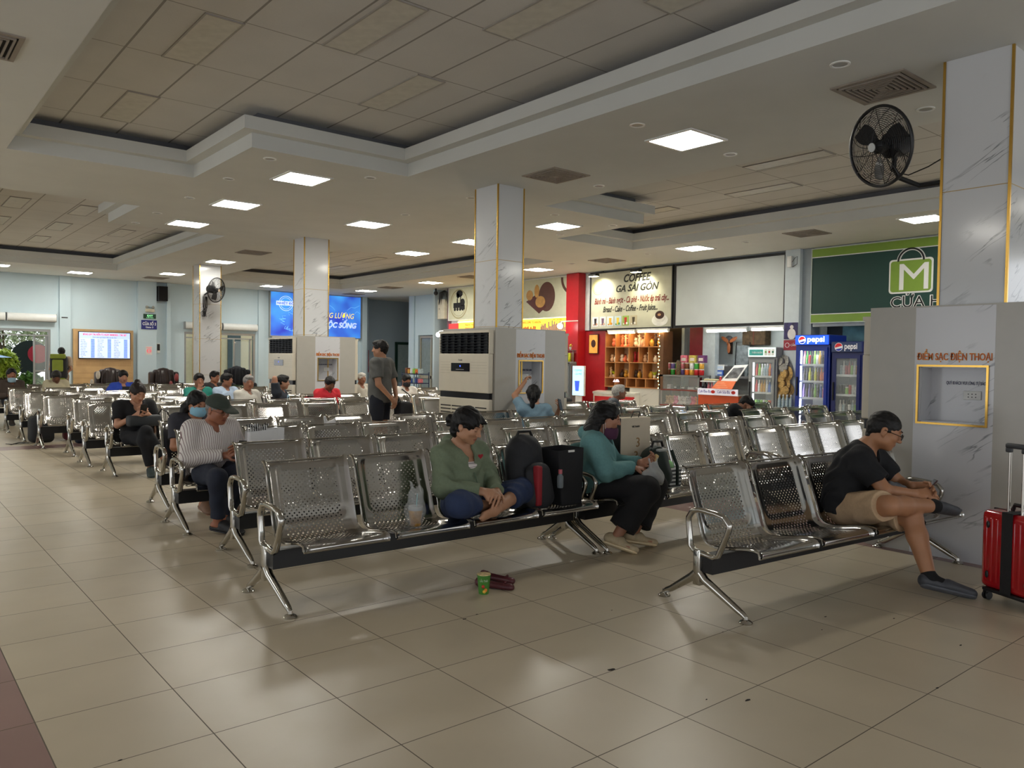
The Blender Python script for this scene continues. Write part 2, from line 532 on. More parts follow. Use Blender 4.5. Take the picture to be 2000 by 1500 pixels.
# surrounding hall sides out of frame: wall_left with openings, wall behind the camera with openings
mb = MB()
for y0, y1 in ((-9, -6), (-1.5, 0.5), (5, 7), (11.5, 13.5), (18, 22.65)):
    mb.box(-9.2, -9, y0, y1, 0, 3.0)
mb.box(-9.2, -9, -9, 22.65, 3.0, CEIL)
struct(mb, 'wall_left', wall_m)
mb = MB()
for x0, x1 in ((-9, -8), (-4, -2.5), (2, 4), (8.5, 17.5)):
    mb.box(x0, x1, -9.2, -9, 0, 3.0)
mb.box(-9, 17.5, -9.2, -9, 3.0, CEIL)
struct(mb, 'wall_front', wall_m)
# shop back walls
struct(MB().box(17.3, 17.5, -1.2, 18, 0, CEIL), 'wall_right', wall_m)

# marble columns with gold edge trims
col_m = marble_material('veined_marble_tile')
def column(x0, x1, y0, y1, label, zb=1.75):
    t = thing('marble_column', label, 'column', ((x0+x1)/2, (y0+y1)/2, 0), group='marble clad columns of the hall')
    hx, hy = (x1-x0)/2, (y1-y0)/2
    MB().box(-hx, hx, -hy, hy, 0, CEIL).build('shaft', col_m, t)
    g = MB()
    for sx in (-1, 1):
        for sy in (-1, 1):
            g.box(sx*hx-0.009, sx*hx+0.009, sy*hy-0.009, sy*hy+0.009, 0, CEIL-0.002)
    g.build('corner_trim', GOLD, t)
    g = MB()
    for z in (0.95, 1.85, 2.72):
        g.box(-hx-0.002, hx+0.002, -hy-0.002, hy+0.002, z-0.003, z+0.003)
    g.build('joint_strip', mat('dull_brass_joint', (176, 150, 100), 0.45, 0.6), t)
    return t
column(4.82, 5.30, -1.32, -0.86, 'white veined marble column with gold edges, nearest, at right with the fan')
column(4.88, 5.32, 4.62, 5.10, 'white veined marble column rising from the air conditioner kiosk in mid hall')
column(4.98, 5.48, 10.62, 11.08, 'white veined marble column in front of the blue advertising panel')
column(4.98, 5.50, 16.6, 17.1, 'white veined marble column farthest away, carrying a small fan')

# square LED panels
led_m = mat('led_diffuser', (255, 255, 250), 0.5, emit=PANEL_POWER, emit_rgb=(255, 251, 240), var=0)
frame_m = mat('panel_frame_white', (235, 235, 230), 0.4)
t0 = thing('ceiling_light', 'x', 'ceiling light', (0, 0, CEIL))
MB().box(-0.265, 0.265, -0.265, 0.265, -0.012, -0.006).build('diffuser', led_m, t0)
mb = MB()
mb.box(-0.3, 0.3, -0.3, -0.265, -0.014, 0).box(-0.3, 0.3, 0.265, 0.3, -0.014, 0).box(-0.3, -0.265, -0.265, 0.265, -0.014, 0).box(0.265, 0.3, -0.265, 0.265, -0.014, 0)
mb.build('frame', frame_m, t0)
LIGHTS = [(5.05, 1.74, 'nearest and largest'), (2.86, 6.13, 'panel left of centre beside the stepped ceiling tray'),
    (2.86, 8.42, 'second of the row at left'), (2.87, 10.7, 'last of the row at left'),
    (5.17, 8.53, 'panel between the two middle columns'), (7.6, 6.4, 'panel right of the middle column'), (7.65, 11.05, 'panel right of the blue panel column'),
    (11.26, 6.35, 'panel in front of the blank white sign board'), (11.2, 1.95, 'panel beside the green shop sign'), (11.5, 11.3, 'panel in front of the bread sign'),
    (11.5, 16.1, 'panel before the locomotive sign'), (1.2, 20.75, 'panel over the garden door'), (3.2, 21.15, 'panel over the timetable screen'),
    (5.17, 19.5, 'panel over the gate sign'), (5.17, 15.7, 'panel in front of the farthest column'), (11.55, 20.05, 'panel near the stair alcove'),
    (7.6, 8.85, 'panel half hidden by the middle column'), (8.6, 20.9, 'panel above the roller shutters'), (-2.0, 19.0, 'far left, beyond the picture edge'), (-3.4, 8.4, 'left, beyond the picture edge, middle'), (-3.4, 14.0, 'left, beyond the picture edge, farther'), (-3.4, 1.7, 'left, beyond the picture edge, nearest'),
    (11.2, -2.6, 'right, hidden by the nearest column')]
for i, (x, y, s) in enumerate(LIGHTS):
    o = t0 if i == 0 else copy_tree(t0)
    o.location = (x, y, CEIL)
    tag(o, 'glowing square LED ceiling panel, ' + (s or 'outside the picture'), 'ceiling light', 'LED ceiling panels')

# air vents
vent_m = mat('dusty_vent_grille', (150, 140, 128), 0.6)
vent_dk = mat('vent_shadow_gap', (30, 28, 26), 0.9)
v0 = thing('air_vent', 'x', 'air vent', (0, 0, CEIL))
MB().box(-0.29, 0.29, -0.29, 0.29, -0.004, -0.001).build('duct_shade', vent_dk, v0)  # near-black sheet stands in for the shade between the louvres
mb = MB()
def sq(mb, r, w, z0, z1):
    mb.box(-r, r, -r, -r+w, z0, z1).box(-r, r, r-w, r, z0, z1).box(-r, -r+w, -r+w, r-w, z0, z1).box(r-w, r, -r+w, r-w, z0, z1)
sq(mb, 0.3, 0.035, -0.012, 0)
for k in range(6):
    sq(mb, 0.25-k*0.038, 0.014, -0.022, -0.006)
mb.box(-0.03, 0.03, -0.03, 0.03, -0.022, -0.006)
mb.build('grille', vent_m, v0)
for i, (x, y, s) in enumerate([(5.12, 3.78, 'before the middle column'), (5.01, -0.3, 'largest in view, above the black fan'), (-0.86, 3.62, 'at the left edge of the picture'),
        (5.12, 13.5, 'left of the blue panel column'), (11.18, 3.9, 'above the lit drinks fridges'), (11.43, 8.9, 'lit yellow by the coffee sign spotlights'),
        (5.16, 21.05, 'above the black wall loudspeaker'), (11.5, 18.4, 'nearest the stair alcove'), (11.4, 13.9, 'in front of the locomotive sign'), (11.9, 21.6, 'far away above the blue panel')]):
    o = v0 if i == 0 else copy_tree(v0)
    o.location = (x, y, CEIL); o.rotation_euler = (0, 0, 0)
    tag(o, 'square louvred ceiling air vent ' + s, 'air vent', 'ceiling air vents')

# small round downlights (off)
dl_m = mat('downlight_dull_glass', (160, 158, 150), 0.4)
d0 = thing('downlight', 'x', 'downlight', (0, 0, CEIL))
mb = MB(); mb.annulus((0, 0, -0.008), 0.075, 0.056, 0.008, 24); mb.build('rim', frame_m, d0, smooth=True)
MB().disc((0, 0, -0.003), 0.057, 0.002).build('lens', dl_m, d0)
DL = [(4.27, -0.32), (5.83, -0.3), (4.3, 1.74), (5.85, 1.76), (5.92, 3.82), (6.86, 5.68), (8.21, 5.71), (5.16, 7.33), (3.49, 5.48), (2.16, 5.45), (2.17, 6.8), (2.18, 8.4), (2.18, 10.02), (2.17, 11.27), (5.15, 5.57), (8.23, 7.02), (11.26, 7.57), (11.3, 5.2), (11.3, 9.9)]
DLW = ['left of the big vent', 'right of the big vent', 'left of the nearest LED panel', 'right of the nearest LED panel', 'right of the middle vent', 'right of the middle column, nearer', 'beyond the middle column near the right tray', 'dark one left of the middle column', 'by the corner of the near tray', 'inside the step of the near tray', 'at the outer step of the near tray', 'beside the second LED panel of the left row', 'between the second and third left LED panels', 'beside the third LED panel of the left row', 'touching the top of the middle column', 'by the small tray notch at right', 'before the coffee sign', 'before the blank board', 'before the coffee sign vent']
for i, (x, y) in enumerate(DL):
    o = d0 if i == 0 else copy_tree(d0)
    o.location = (x, y, CEIL)
    nth = ['first', 'second', 'third', 'fourth', 'fifth', 'sixth', 'seventh', 'eighth', 'ninth', 'tenth', 'eleventh', 'twelfth', 'thirteenth', 'fourteenth', 'fifteenth', 'sixteenth', 'seventeenth', 'eighteenth', 'nineteenth'][i]
    side = 'above the right part of the hall' if x > 6 else ('above the column line' if x > 4 else 'along the left light row')
    near = 'near the camera' if y < 2.5 else ('in the middle distance' if y < 7 else 'far off')
    tag(o, 'small round unlit downlight %s, %s' % (DLW[i], near), 'downlight', 'unlit downlights ' + side)

# unlit tube panels laid into the tile ceiling
tp_m = mat('unlit_troffer_panel', (205, 202, 190), 0.5)
p0 = thing('troffer_panel', 'x', 'ceiling light')
MB().box(-0.145, 0.145, -0.575, 0.575, -0.008, 0).build('diffuser', tp_m, p0)
mb = MB(); mb.box(-0.16, -0.145, -0.59, 0.59, -0.012, 0).box(0.145, 0.16, -0.59, 0.59, -0.012, 0).box(-0.16, 0.16, -0.59, -0.575, -0.012, 0).box(-0.16, 0.16, 0.575, 0.59, -0.012, 0)
mb.build('frame', mat('troffer_frame', (165, 160, 152), 0.5), p0)
TP = []
for k, (x, y) in enumerate([(0.77, 3.58), (0.78, 5.97), (1.75, 2.37), (2.75, 3.58), (2.6, 1.2), (1.6, 0.0), (3.2, 0.0), (0.6, 1.2)]):
    TP.append((x, y, 'near tiled tray'))
for y in (10.77, 13.17, 15.57, 17.97):
    for x in (0.3, 1.38, 2.6, 3.3) if y > 11 else (0.3, 1.2):
        TP.append((x + (0.35 if int(y) % 2 else 0), y, 'far left tiled tray'))
for x, y in ((7.2, 3.58), (8.0, 2.37), (9.3, 3.58), (7.3, 0.0), (9.2, 0.0), (9.4, 5.97), (8.0, -1.3), (7.1, 1.2)):
    TP.append((x, y, 'right tiled tray'))
for x, y in ((7.6, 13.17), (9.2, 13.17), (7.6, 15.57), (9.2, 15.57), (7.6, 17.97), (9.4, 17.97)):
    TP.append((x, y, 'far right tiled tray'))
cnt_tp = {}
for i, (x, y, s) in enumerate(TP):
    o = p0 if i == 0 else copy_tree(p0)
    o.location = (x, y, 4.115)
    k = cnt_tp.get(s, 0); cnt_tp[s] = k+1
    tag(o, 'unlit light panel in the %s, %s' % (s, ['at its far corner', 'second by the step', 'near the long edge', 'by the right edge', 'over the front benches', 'overhead', 'overhead at right', 'by the left edge', 'third row left', 'third row middle', 'third row right', 'last row left', 'last row middle', 'last row right', 'spare'][k]), 'ceiling light', 'unlit light panels in the ' + s)
# ================================================================== steel benches
# side profile of a seat: (dy, z) from the front lip to the top of the back; bench faces -Y, column line at dy=0
PROF = [(-0.368, 0.348), (-0.372, 0.362), (-0.358, 0.376), (-0.32, 0.380), (-0.27, 0.375), (-0.20, 0.362), (-0.13, 0.350), (-0.07, 0.345), (-0.02, 0.350), (0.015, 0.368), (0.035, 0.40),
        (0.052, 0.45), (0.072, 0.51), (0.094, 0.57), (0.115, 0.63), (0.135, 0.69), (0.150, 0.735), (0.165, 0.762), (0.185, 0.776), (0.205, 0.775)]
def prof_fn():
    P = np.array(PROF); 
    # smooth resample by arc length
    seg = np.sqrt((np.diff(P, axis=0)**2).sum(1)); s = np.r_[0, np.cumsum(seg)]
    def at(t):
        return np.interp(t, s, P[:, 0]), np.interp(t, s, P[:, 1])
    return at, s[-1]
PAT, PLEN = prof_fn()
SW = 0.525     # seat width
def seat_mesh():
    nx = 34; ny = 58
    hx = SW/2
    us = np.linspace(-hx, hx, nx+1); ts = np.linspace(0, PLEN, ny+1)
    def P(u, t):
        y, z = PAT(t)
        y2, z2 = PAT(min(t+0.01, PLEN)); y1, z1 = PAT(max(t-0.01, 0))
        ty, tz = y2-y1, z2-z1; L = math.hypot(ty, tz); ny_, nz_ = -tz/L, ty/L   # normal towards the sitter
        # pressed panel inside a rounded frame, on the back
        def edge(d): return min(max(d/0.035, 0), 1)
        k = 0
        t0, t1 = 0.47, 0.865
        du = hx-0.045-abs(u); dt = min(t-t0, t1-t)
        r = 0.07
        if du > 0 and dt > 0:
            if du < r and dt < r: dd = r-math.hypot(r-du, r-dt)
            else: dd = min(du, dt)
            k = edge(dd)
        sag = 0.012*(1-(u/hx)**2)
        off = -0.010*k*k*(3-2*k)
        lip = 0.016*max(0, (abs(u)-hx+0.028)/0.028)**2      # rolled side edge
        taper = 1.0
        return (u*taper, y+ny_*(off-sag+lip), z+nz_*(off-sag+lip))
    mb = MB()
    vid = {}
    def V(i, j):
        if (i, j) not in vid:
            vid[i, j] = len(mb.v); mb.v.append(P(us[i], ts[j]))
        return vid[i, j]
    for j in range(ny):
        for i in range(nx):
            cu = (us[i]+us[i+1])/2; ct = (ts[j]+ts[j+1])/2
            hole = (i+j) % 2 == 0 and abs(cu) < 0.185 and (0.10 < ct < 0.80)
            if abs(cu) > 0.155 and (ct > 0.77 or ct < 0.13): hole = False
            c = [V(i, j), V(i+1, j), V(i+1, j+1), V(i, j+1)]
            if not hole:
                mb.f.append(tuple(c)); continue
            du, dt = (us[i+1]-us[i]), (ts[j+1]-ts[j])
            d = []
            for (ou, ot) in ((0, -0.42), (0.42, 0), (0, 0.42), (-0.42, 0)):
                d.append(len(mb.v)); mb.v.append(P(cu+ou*du, ct+ot*dt))
            for a in range(4):
                b = (a+1) % 4
                mb.f.append((c[a], c[b], d[a]))
                mb.f.append((d[a], c[b], d[b]))
    mb.mi = [0]*len(mb.f)
    return mb
seat_me = seat_mesh().build('seat', STEEL, smooth=True, angle=0)
bpy.data.objects.remove(seat_me, do_unlink=False) if False else None
SEAT_DATA = seat_me.data
# weld is unnecessary: vertices are shared by construction
rim = MB()
for s in (-1, 1):
    pts = []
    for t in np.linspace(0, PLEN, 30):
        y, z = PAT(t); pts.append((s*(SW/2+0.002), y-0.004, z+0.006))
    rim.tube(pts, 0.0075, 6)
y, z = PAT(0); rim.tube([(-SW/2, y, z), (SW/2, y, z)], 0.0075, 6)
y, z = PAT(PLEN); rim.tube([(-SW/2, y, z), (SW/2, y, z)], 0.007, 6)
rim_o = rim.build('seat_rim', CHROME, smooth=True, angle=60)
RIM_DATA = rim_o.data
bpy.data.objects.remove(seat_me); bpy.data.objects.remove(rim_o)

def mk(name, data, parent, loc=(0,0,0)):
    o = bpy.data.objects.new(name, data); COL.objects.link(o); o.parent = parent; o.location = loc
    return o

_parts = {}
def make_part(key, fn):
    if key not in _parts:
        o = fn(); _parts[key] = o.data; bpy.data.objects.remove(o)
    return _parts[key]

def leg_fn(sgn):
    """front (-1) or rear (+1) leg bar from the column down to its foot"""
    mb = MB()
    yf = -0.335 if sgn < 0 else 0.262
    pts = [(0, sgn*0.012, 0.20), (0, sgn*0.05, 0.165), (0, yf-sgn*0.055, 0.058), (0, yf-sgn*0.02, 0.042), (0, yf, 0.028)]
    mb.tube(pts, [0.026, 0.025, 0.020, 0.017, 0.014], 10)
    return mb.build('leg', CHROME, smooth=True, angle=60)
def foot_fn(sgn):
    yf = -0.335 if sgn < 0 else 0.262
    return MB().lathe([(0.036, 0.0), (0.037, 0.006), (0.030, 0.014), (0.014, 0.022), (0.012, 0.04)], (0, yf, 0), 18).build('foot', CHROME, smooth=True)
def arm_fn():
    pts = []
    ring = [(0.13, 0.30), (0.115, 0.50), (0.085, 0.552), (0.03, 0.562), (-0.11, 0.556), (-0.165, 0.548), (-0.215, 0.512), (-0.222, 0.478), (-0.14, 0.305)]
    ring = [(-0.04-y0*0 + y, z) for y, z in [(0.10, 0.325), (0.125, 0.50), (0.09, 0.552), (0.03, 0.562), (-0.08, 0.556), (-0.135, 0.545), (-0.172, 0.508), (-0.165, 0.47), (-0.09, 0.305)] for y0 in (0,)]
    n = len(ring)
    for i in range(n):
        a = Vector((0, *ring[i])); b = Vector((0, *ring[(i+1) % n])); 
        pts += [a.lerp(b, t) for t in (0.12, 0.5, 0.88)]
    mb = MB(); mb.tube(pts, 0.016, 10, closed=True, r2=0.020)
    return mb.build('armrest', CHROME, smooth=True, angle=80)
def bracket_fn():
    mb = MB()
    mb.rbox(-0.022, 0.022, -0.026, 0.026, 0.13, 0.33, 0.006, 2)
    return mb.build('leg_column', CHROME, smooth=True)
def strap_fn():
    mb = MB()
    mb.box(-0.022, 0.022, -0.26, 0.0, 0.31, 0.334)
    return mb.build('seat_bracket', BLACK_METAL, smooth=True)

def bench(x0, y0, label, seats=4, skew=0.0, rot=0.0, group=None):
    W_ = 0.585*seats
    t = thing('waiting_bench', label, 'bench', (x0, y0, 0), rot, group or 'perforated steel waiting benches')
    bm_ = make_part('beam%d' % seats, lambda: MB().box(0.0, W_, -0.10, -0.015, 0.208, 0.312).build('beam', BLACK_METAL, bevel=0.003))
    mk('beam', bm_, t)
    for i in range(seats):
        s = mk('seat', SEAT_DATA, t, (0.03+0.2925+i*0.575, 0, 0))
        mk('seat_rim', RIM_DATA, s)
        mk('seat_bracket', make_part('strap', strap_fn), t, (0.03+0.2925+i*0.575, 0, 0))
    for x in (0.0, W_+0.01):
        mk('armrest', make_part('arm', arm_fn), t, (x, 0, 0))
        c = mk('leg_column', make_part('brk', bracket_fn), t, (x, 0, 0))
        for s in (-1, 1):
            l = mk('leg', make_part('leg%d' % s, lambda: leg_fn(s)), t, (x, 0, 0))
            mk('foot', make_part('foot%d' % s, lambda: foot_fn(s)), l)
    return t

ROWS = [   # y0 per bench, x0, seats, description
    ('nearest bench at right, under the man in black', 2.19, -0.66, 4),
    ('front bench in the foreground with the cross-legged woman on it', 0.27, 0.90, 4),
    ('front row, under the woman in turquoise', 2.69, 0.86, 4),
    ('front row bench behind the man in black', 5.11, 0.80, 4),
    ('second row bench at the aisle, with the white bag behind it', 0.50, 2.02, 4),
    ('second row bench behind the black backpack', 2.92, 1.94, 4),
    ('second row bench seen between the green backpack and the man in black', 5.34, 1.82, 4),
    ('second row bench at the far right end', 7.76, 1.72, 4),
    ('third row bench at the aisle, with the man in the cap', 0.46, 3.24, 4),
    ('third row bench behind the woman in turquoise', 2.87, 2.95, 4),
    ('third row bench in front of the ponytailed woman at right', 5.28, 2.80, 4),
    ('third row bench at the far right end', 7.69, 2.66, 4),
    ('fourth row bench at the aisle, with the woman in the blue mask', 0.62, 4.28, 4),
    ('fourth row bench before the charging kiosk, with the ponytailed woman', 3.03, 4.02, 4),
    ('fourth row bench right of the charging kiosk', 5.44, 3.86, 4),
    ('fourth row bench before the shop counters', 7.86, 3.75, 4),
    ('fifth row bench at the aisle, with the girl in black', 0.74, 6.76, 4),
    ('fifth row short bench behind the standing man', 3.15, 6.66, 3),
    ('sixth row bench at the aisle', 0.69, 7.79, 4),
    ('sixth row bench left of the charging kiosk', 3.11, 7.75, 4),
    ('seventh row bench at the aisle', 0.74, 9.00, 4),
    ('seventh row bench with the man in the red polo', 3.15, 9.15, 4),
    ('eighth row bench at the aisle', 0.56, 10.23, 4),
    ('eighth row bench with the men in light shirts', 2.97, 10.45, 3),
    ('ninth row bench at the aisle with luggage stowed before it', 0.50, 11.55, 4),
    ('tenth row bench before the timetable screen', 0.5, 13.3, 4),
    ('tenth row bench in mid hall', 2.92, 12.8, 4),
    ('eleventh row bench at the garden door, end nearest the door', -1.9, 15.2, 4),
    ('eleventh row bench at the timetable screen', 0.5, 15.3, 4),
    ('eleventh row bench behind the farthest marble column', 2.92, 14.9, 3),
    ('right block bench behind the middle kiosk, nearest', 5.5, 7.3, 4),
    ('right block bench behind the middle kiosk, second', 5.5, 8.5, 4),
    ('right block bench with the masked man', 6.05, 9.75, 4),
    ('right block bench before the snack rack', 8.5, 10.3, 3),
    ('right block bench before the stairs', 6.3, 11.3, 4),
    ('right block bench under the blue advertising panel', 6.3, 14.2, 4),
]
BENCH = []
for lb, x, y, n in ROWS:
    BENCH.append(bench(x, y, 'steel bench, ' + lb, n, rot=-0.075 if lb.startswith('nearest') else 0.0))
# ================================================================== shops along the right wall (local frame: x = towards the camera side, y = up, z = out of the wall)
def FXF(y, z=0.0, x=XW):      # frame on the shop wall with local origin at world (x, y, z)
    return face_mx(x, y, z)
red_m = mat('red_painted_pillar', (176, 26, 34), 0.35, var=0.05)
dkred = mat('dark_red_partition', (124, 24, 36), 0.5)
blk = mat('black_sign_frame', (18, 18, 20), 0.4)
# wall_shop: solid bits behind and between the stalls
mb = MB()
mb.box(XW, XW+0.12, -0.9, 4.72, 2.16, CEIL).box(XW, XW+0.12, -9, -8.4, 0, CEIL).box(XW, XW+0.12, -8.4, -1.2, 3.35, CEIL).box(XW, XW+0.7, -1.2, -0.9, 0, CEIL).box(XW, XW+0.12, 5.28, 8.1, 2.22, CEIL).box(XW, XW+0.12, 8.1, 11.05, 2.22, CEIL).box(XW, XW+0.12, 11.45, 17.2, 2.2, CEIL)
struct(mb, 'wall_shop', mat('shop_wall_paint', (205, 212, 214), 0.7))
struct(MB().box(XW-0.12, XW+0.3, 4.95, 5.27, 0, CEIL), 'trim_6', mat('white_pillar_paint', (206, 216, 220), 0.6, var=0.03))
struct(MB().box(XW-0.02, XW+0.3, 4.74, 4.95, 0, CEIL), 'trim_7', mat('grey_pillar_paint', (150, 160, 166), 0.6, var=0.03))
struct(MB().box(XW-0.25, XW+0.3, 11.03, 11.48, 0, CEIL-0.01), 'trim_8', red_m)
struct(MB().box(XW-0.02, XW+0.3, 17.0, 17.2, 0, CEIL-0.01), 'trim_9', mat('purple_brown_pillar', (112, 70, 84), 0.6))
struct(MB().box(XW+0.5, XW+0.65, 7.70, 8.07, 0, 2.3).box(XW+0.65, XW+0.66, 7.72, 8.07, 0, 2.3), 'trim_10', dkred)
struct(MB().box(XW+0.5, XW+0.65, 7.36, 7.70, 0, 2.3), 'trim_11', mat('white_jamb', (206, 216, 218), 0.6))
struct(MB().box(XW+1.15, XW+1.25, 4.9, 8.43, 0, CEIL).box(XW+0.3, XW+1.15, 4.9, 4.98, 0, CEIL).box(XW+0.66, XW+1.15, 8.35, 8.43, 0, CEIL), 'wall_kitchen', mat('stall_wall_white', (210, 218, 216), 0.7, var=0.04))
struct(MB().box(XW+1.5, XW+1.6, 8.43, 17.5, 0, CEIL), 'wall_cafe', mat('cafe_back_wall', (150, 132, 112), 0.8))
struct(MB().box(XW+0.02, XW+0.12, 10.3, 11.03, 0, 2.2), 'trim_12', mat('red_wall_board', (170, 28, 36), 0.5))
struct(MB().box(XW+0.0, XW+0.1, 8.53, 9.16+0.3, 0, 0.82), 'trim_13', marble_material('counter_marble', (206, 204, 196), (120, 116, 108), gloss=0.25, freq=0.8))
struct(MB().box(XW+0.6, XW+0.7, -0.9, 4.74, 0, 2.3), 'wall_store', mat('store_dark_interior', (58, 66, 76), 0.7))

# ---------------- signs
def sign(label, y0, y1, z0, z1, m, name='sign_board', cat='sign', depth=0.06, frame=None, fw=0.03, dx=0.0):
    """board between world y0 (left in view, larger y) and y1"""
    t = thing(name, label, cat, world=FXF(y0, z0, XW-0.001-dx))
    w, h = y0-y1, z1-z0
    MB().box(0, w, 0, h, 0, depth).build('board', m, t)
    if frame:
        mb = MB(); d = depth+0.015
        mb.box(-fw, 0, -fw, h+fw, 0, d).box(w, w+fw, -fw, h+fw, 0, d).box(0, w, -fw, 0, 0, d).box(0, w, h, h+fw, 0, d)
        mb.build('frame', frame, t)
    return t, w, h
dark_green = mat('dark_green_sign', (22, 62, 54), 0.55, var=0.03)
lime = mat('lime_green_band', (128, 160, 56), 0.5, var=0.03)
white_l = mat('white_sign_paint', (235, 236, 232), 0.5, var=0)
black_l = mat('black_sign_ink', (16, 14, 14), 0.6, var=0)
# convenience store sign
t, w, h = sign('long dark green shop sign with lime bands and a lettered shopping bag logo', 4.72, -0.85, 2.24, 3.66, dark_green, frame=mat('pale_sign_edge', (190, 200, 190), 0.5), fw=0.018)
MB().box(0, w, h-0.15, h, 0.06, 0.07).box(0, w, 0, 0.15, 0.06, 0.07).build('band', lime, t)
MB().box(0, w, h-0.165, h-0.15, 0.06, 0.072).box(0, w, 0.15, 0.165, 0.06, 0.072).build('band_edge', white_l, t)
bx = 1.50
g = MB(); 
def rr(x0, x1, y0, y1, r, n=5):
    p = []
    for cx, cy, a0 in ((x1-r, y0+r, -pi/2), (x1-r, y1-r, 0), (x0+r, y1-r, pi/2), (x0+r, y0+r, pi)):
        p += [(cx+r*cos(a0+pi/2*k/n), cy+r*sin(a0+pi/2*k/n)) for k in range(n+1)]
    return p
g.prism(rr(bx, bx+0.76, 0.47, 1.08, 0.06), 0.06, 0.068)
g.annulus((bx+0.38, 1.04, 0.06), 0.25, 0.19, 0.009, 24, a0=0, a1=pi)
g.build('logo_outline', white_l, t)
MB().prism(rr(bx+0.03, bx+0.73, 0.50, 1.05, 0.05), 0.068, 0.076).build('bag_logo', lime, t)
MB().annulus((bx+0.38, 1.04, 0.069), 0.235, 0.205, 0.009, 24, a0=0, a1=pi).build('bag_handle', black_l, t)
text(t, 'M', white_l, bx+0.13, 0.53, 0.68, 0.5, z=0.078, bold=0.0)
text(t, 'STAR', white_l, bx+0.80, 0.57, 0.62, 1.5, z=0.064, bold=0.0)
text(t, 'CỬA HÀNG TIỆN LỢI', white_l, bx+0.03, 0.225, 0.27, 2.7, z=0.062, bold=0.012)
text(t, 'CỬA HÀNG TIỆN LỢI', black_l, bx+0.03, 0.225, 0.27, 2.7, z=0.066, bold=0.0)
# blank white board
t, w, h = sign('large blank white sign board in a black frame', 8.05, 5.32, 2.27, 3.62, mat('blank_board_vinyl', (206, 212, 210), 0.6, var=0.05, scale=2, bump=0.1), frame=blk, fw=0.055)
# coffee sign
cof_bg = mat('coffee_sign_print', (196, 194, 176), 0.45, var=0.12, scale=2.6)
t, w, h = sign('COFFEE GA SÀI GÒN sign with drink pictures, lit by two spotlights', 10.76, 8.17, 2.25, 3.64, cof_bg, frame=blk, fw=0.035)
COF = t
text(t, 'COFFEE', black_l, 1.08, 1.12, 0.26, 0.86, z=0.062, shear=0.3, bold=0.008)
text(t, 'GA SÀI GÒN', black_l, 0.83, 0.89, 0.23, 1.35, z=0.062, shear=0.3, bold=0.006)
text(t, 'Bánh mì - Bánh ngọt - Cà phê - Nước ép trái cây...', mat('dark_red_ink', (120, 20, 20), 0.6, var=0), 0.12, 0.62, 0.21, 2.38, z=0.062, shear=0.35, bold=0.004)
text(t, 'Bread - Cake - Coffee - Fruit Juice...', black_l, 0.42, 0.41, 0.20, 1.75, z=0.062, shear=0.35, bold=0.004)
MB().annulus((0.24, 1.05, 0.06), 0.20, 0.185, 0.003).annulus((0.24, 1.05, 0.06), 0.16, 0.15, 0.003).build('round_emblem', mat('emblem_ochre', (200, 196, 110), 0.6), t)
pic = [((226, 228, 230), (30, 20, 24), (200, 150, 120)), ((226, 228, 232), (110, 80, 110), (226, 190, 160)), ((216, 228, 236), (236, 176, 60), (226, 150, 50)),
       ((200, 220, 230), (236, 200, 70), (90, 160, 80)), ((150, 180, 90), (190, 50, 30), (240, 240, 236)), ((190, 178, 150), (70, 60, 40), (236, 232, 222))]
for i, (bgc, c1, c2) in enumerate(pic):
    x = 0.06+i*0.255
    p = MB().box(x, x+0.215, 0.06, 0.30, 0.06, 0.064).build('drink_picture', mat('pic_ground_%d' % i, bgc, 0.5, var=0.05), t)
    MB().prism([(x+0.08, 0.09), (x+0.135, 0.09), (x+0.15, 0.26), (x+0.065, 0.26)], 0.064, 0.067).build('drink', mat('pic_c1_%d' % i, c1, 0.5), p)
    MB().disc((x+0.15, 0.115, 0.064), 0.03, 0.004, 12).disc((x+0.05, 0.10, 0.064), 0.022, 0.004, 10).build('garnish', mat('pic_c2_%d' % i, c2, 0.5), p)
MB().disc((2.25, 0.16, 0.06), 0.24, 0.004, 28, 0.14).build('saucer', mat('cup_white', (238, 236, 230), 0.4), t)
MB().disc((2.25, 0.24, 0.064), 0.16, 0.004, 28, 0.13).build('cup', mat('cup_white2', (225, 222, 214), 0.4), t)
MB().disc((2.25, 0.28, 0.068), 0.135, 0.003, 28, 0.095).build('coffee', mat('coffee_brown', (58, 30, 22), 0.4), t)
MB().disc((2.24, 0.285, 0.071), 0.05, 0.002, 20, 0.03).build('foam', mat('foam_tan', (186, 140, 104), 0.5), t)
for i, u in enumerate((0.42, 1.80)):
    s = thing('spotlight', 'black spotlight on an arm, %s of the two lighting the coffee sign' % ('left' if i == 0 else 'right'), 'spotlight', world=FXF(10.76-u, CEIL-0.14, XW-0.06))
    MB().tube([(0, 0.12, 0), (0, 0.06, 0.2), (0, -0.02, 0.34)], 0.012, 8).build('arm', BLACK_METAL, s, smooth=True)
    mb = MB(); mb.rbox(-0.13, 0.13, -0.03, 0.03, 0.28, 0.42, 0.01)
    mb.xf(Matrix.Translation((0, 0, 0)) )
    mb.build('housing', BLACK_METAL, s)
    MB().box(-0.11, 0.11, -0.036, -0.031, 0.29, 0.41).build('lens', mat('warm_flood_lens', (255, 246, 190), 0.4, emit=30, var=0), s)
    L = bpy.data.lights.new('spot_lamp', 'SPOT'); L.energy = 60; L.color = (1, 0.95, 0.66); L.spot_size = radians(110); L.spot_blend = 0.8; L.shadow_soft_size = 0.06
    lo = bpy.data.objects.new('spot_lamp', L); COL.objects.link(lo); lo.parent = s; lo.location = (0, -0.05, 0.36)
    lo.rotation_euler = Vector((0, -0.75, -0.62)).to_track_quat('-Z', 'Y').to_euler()
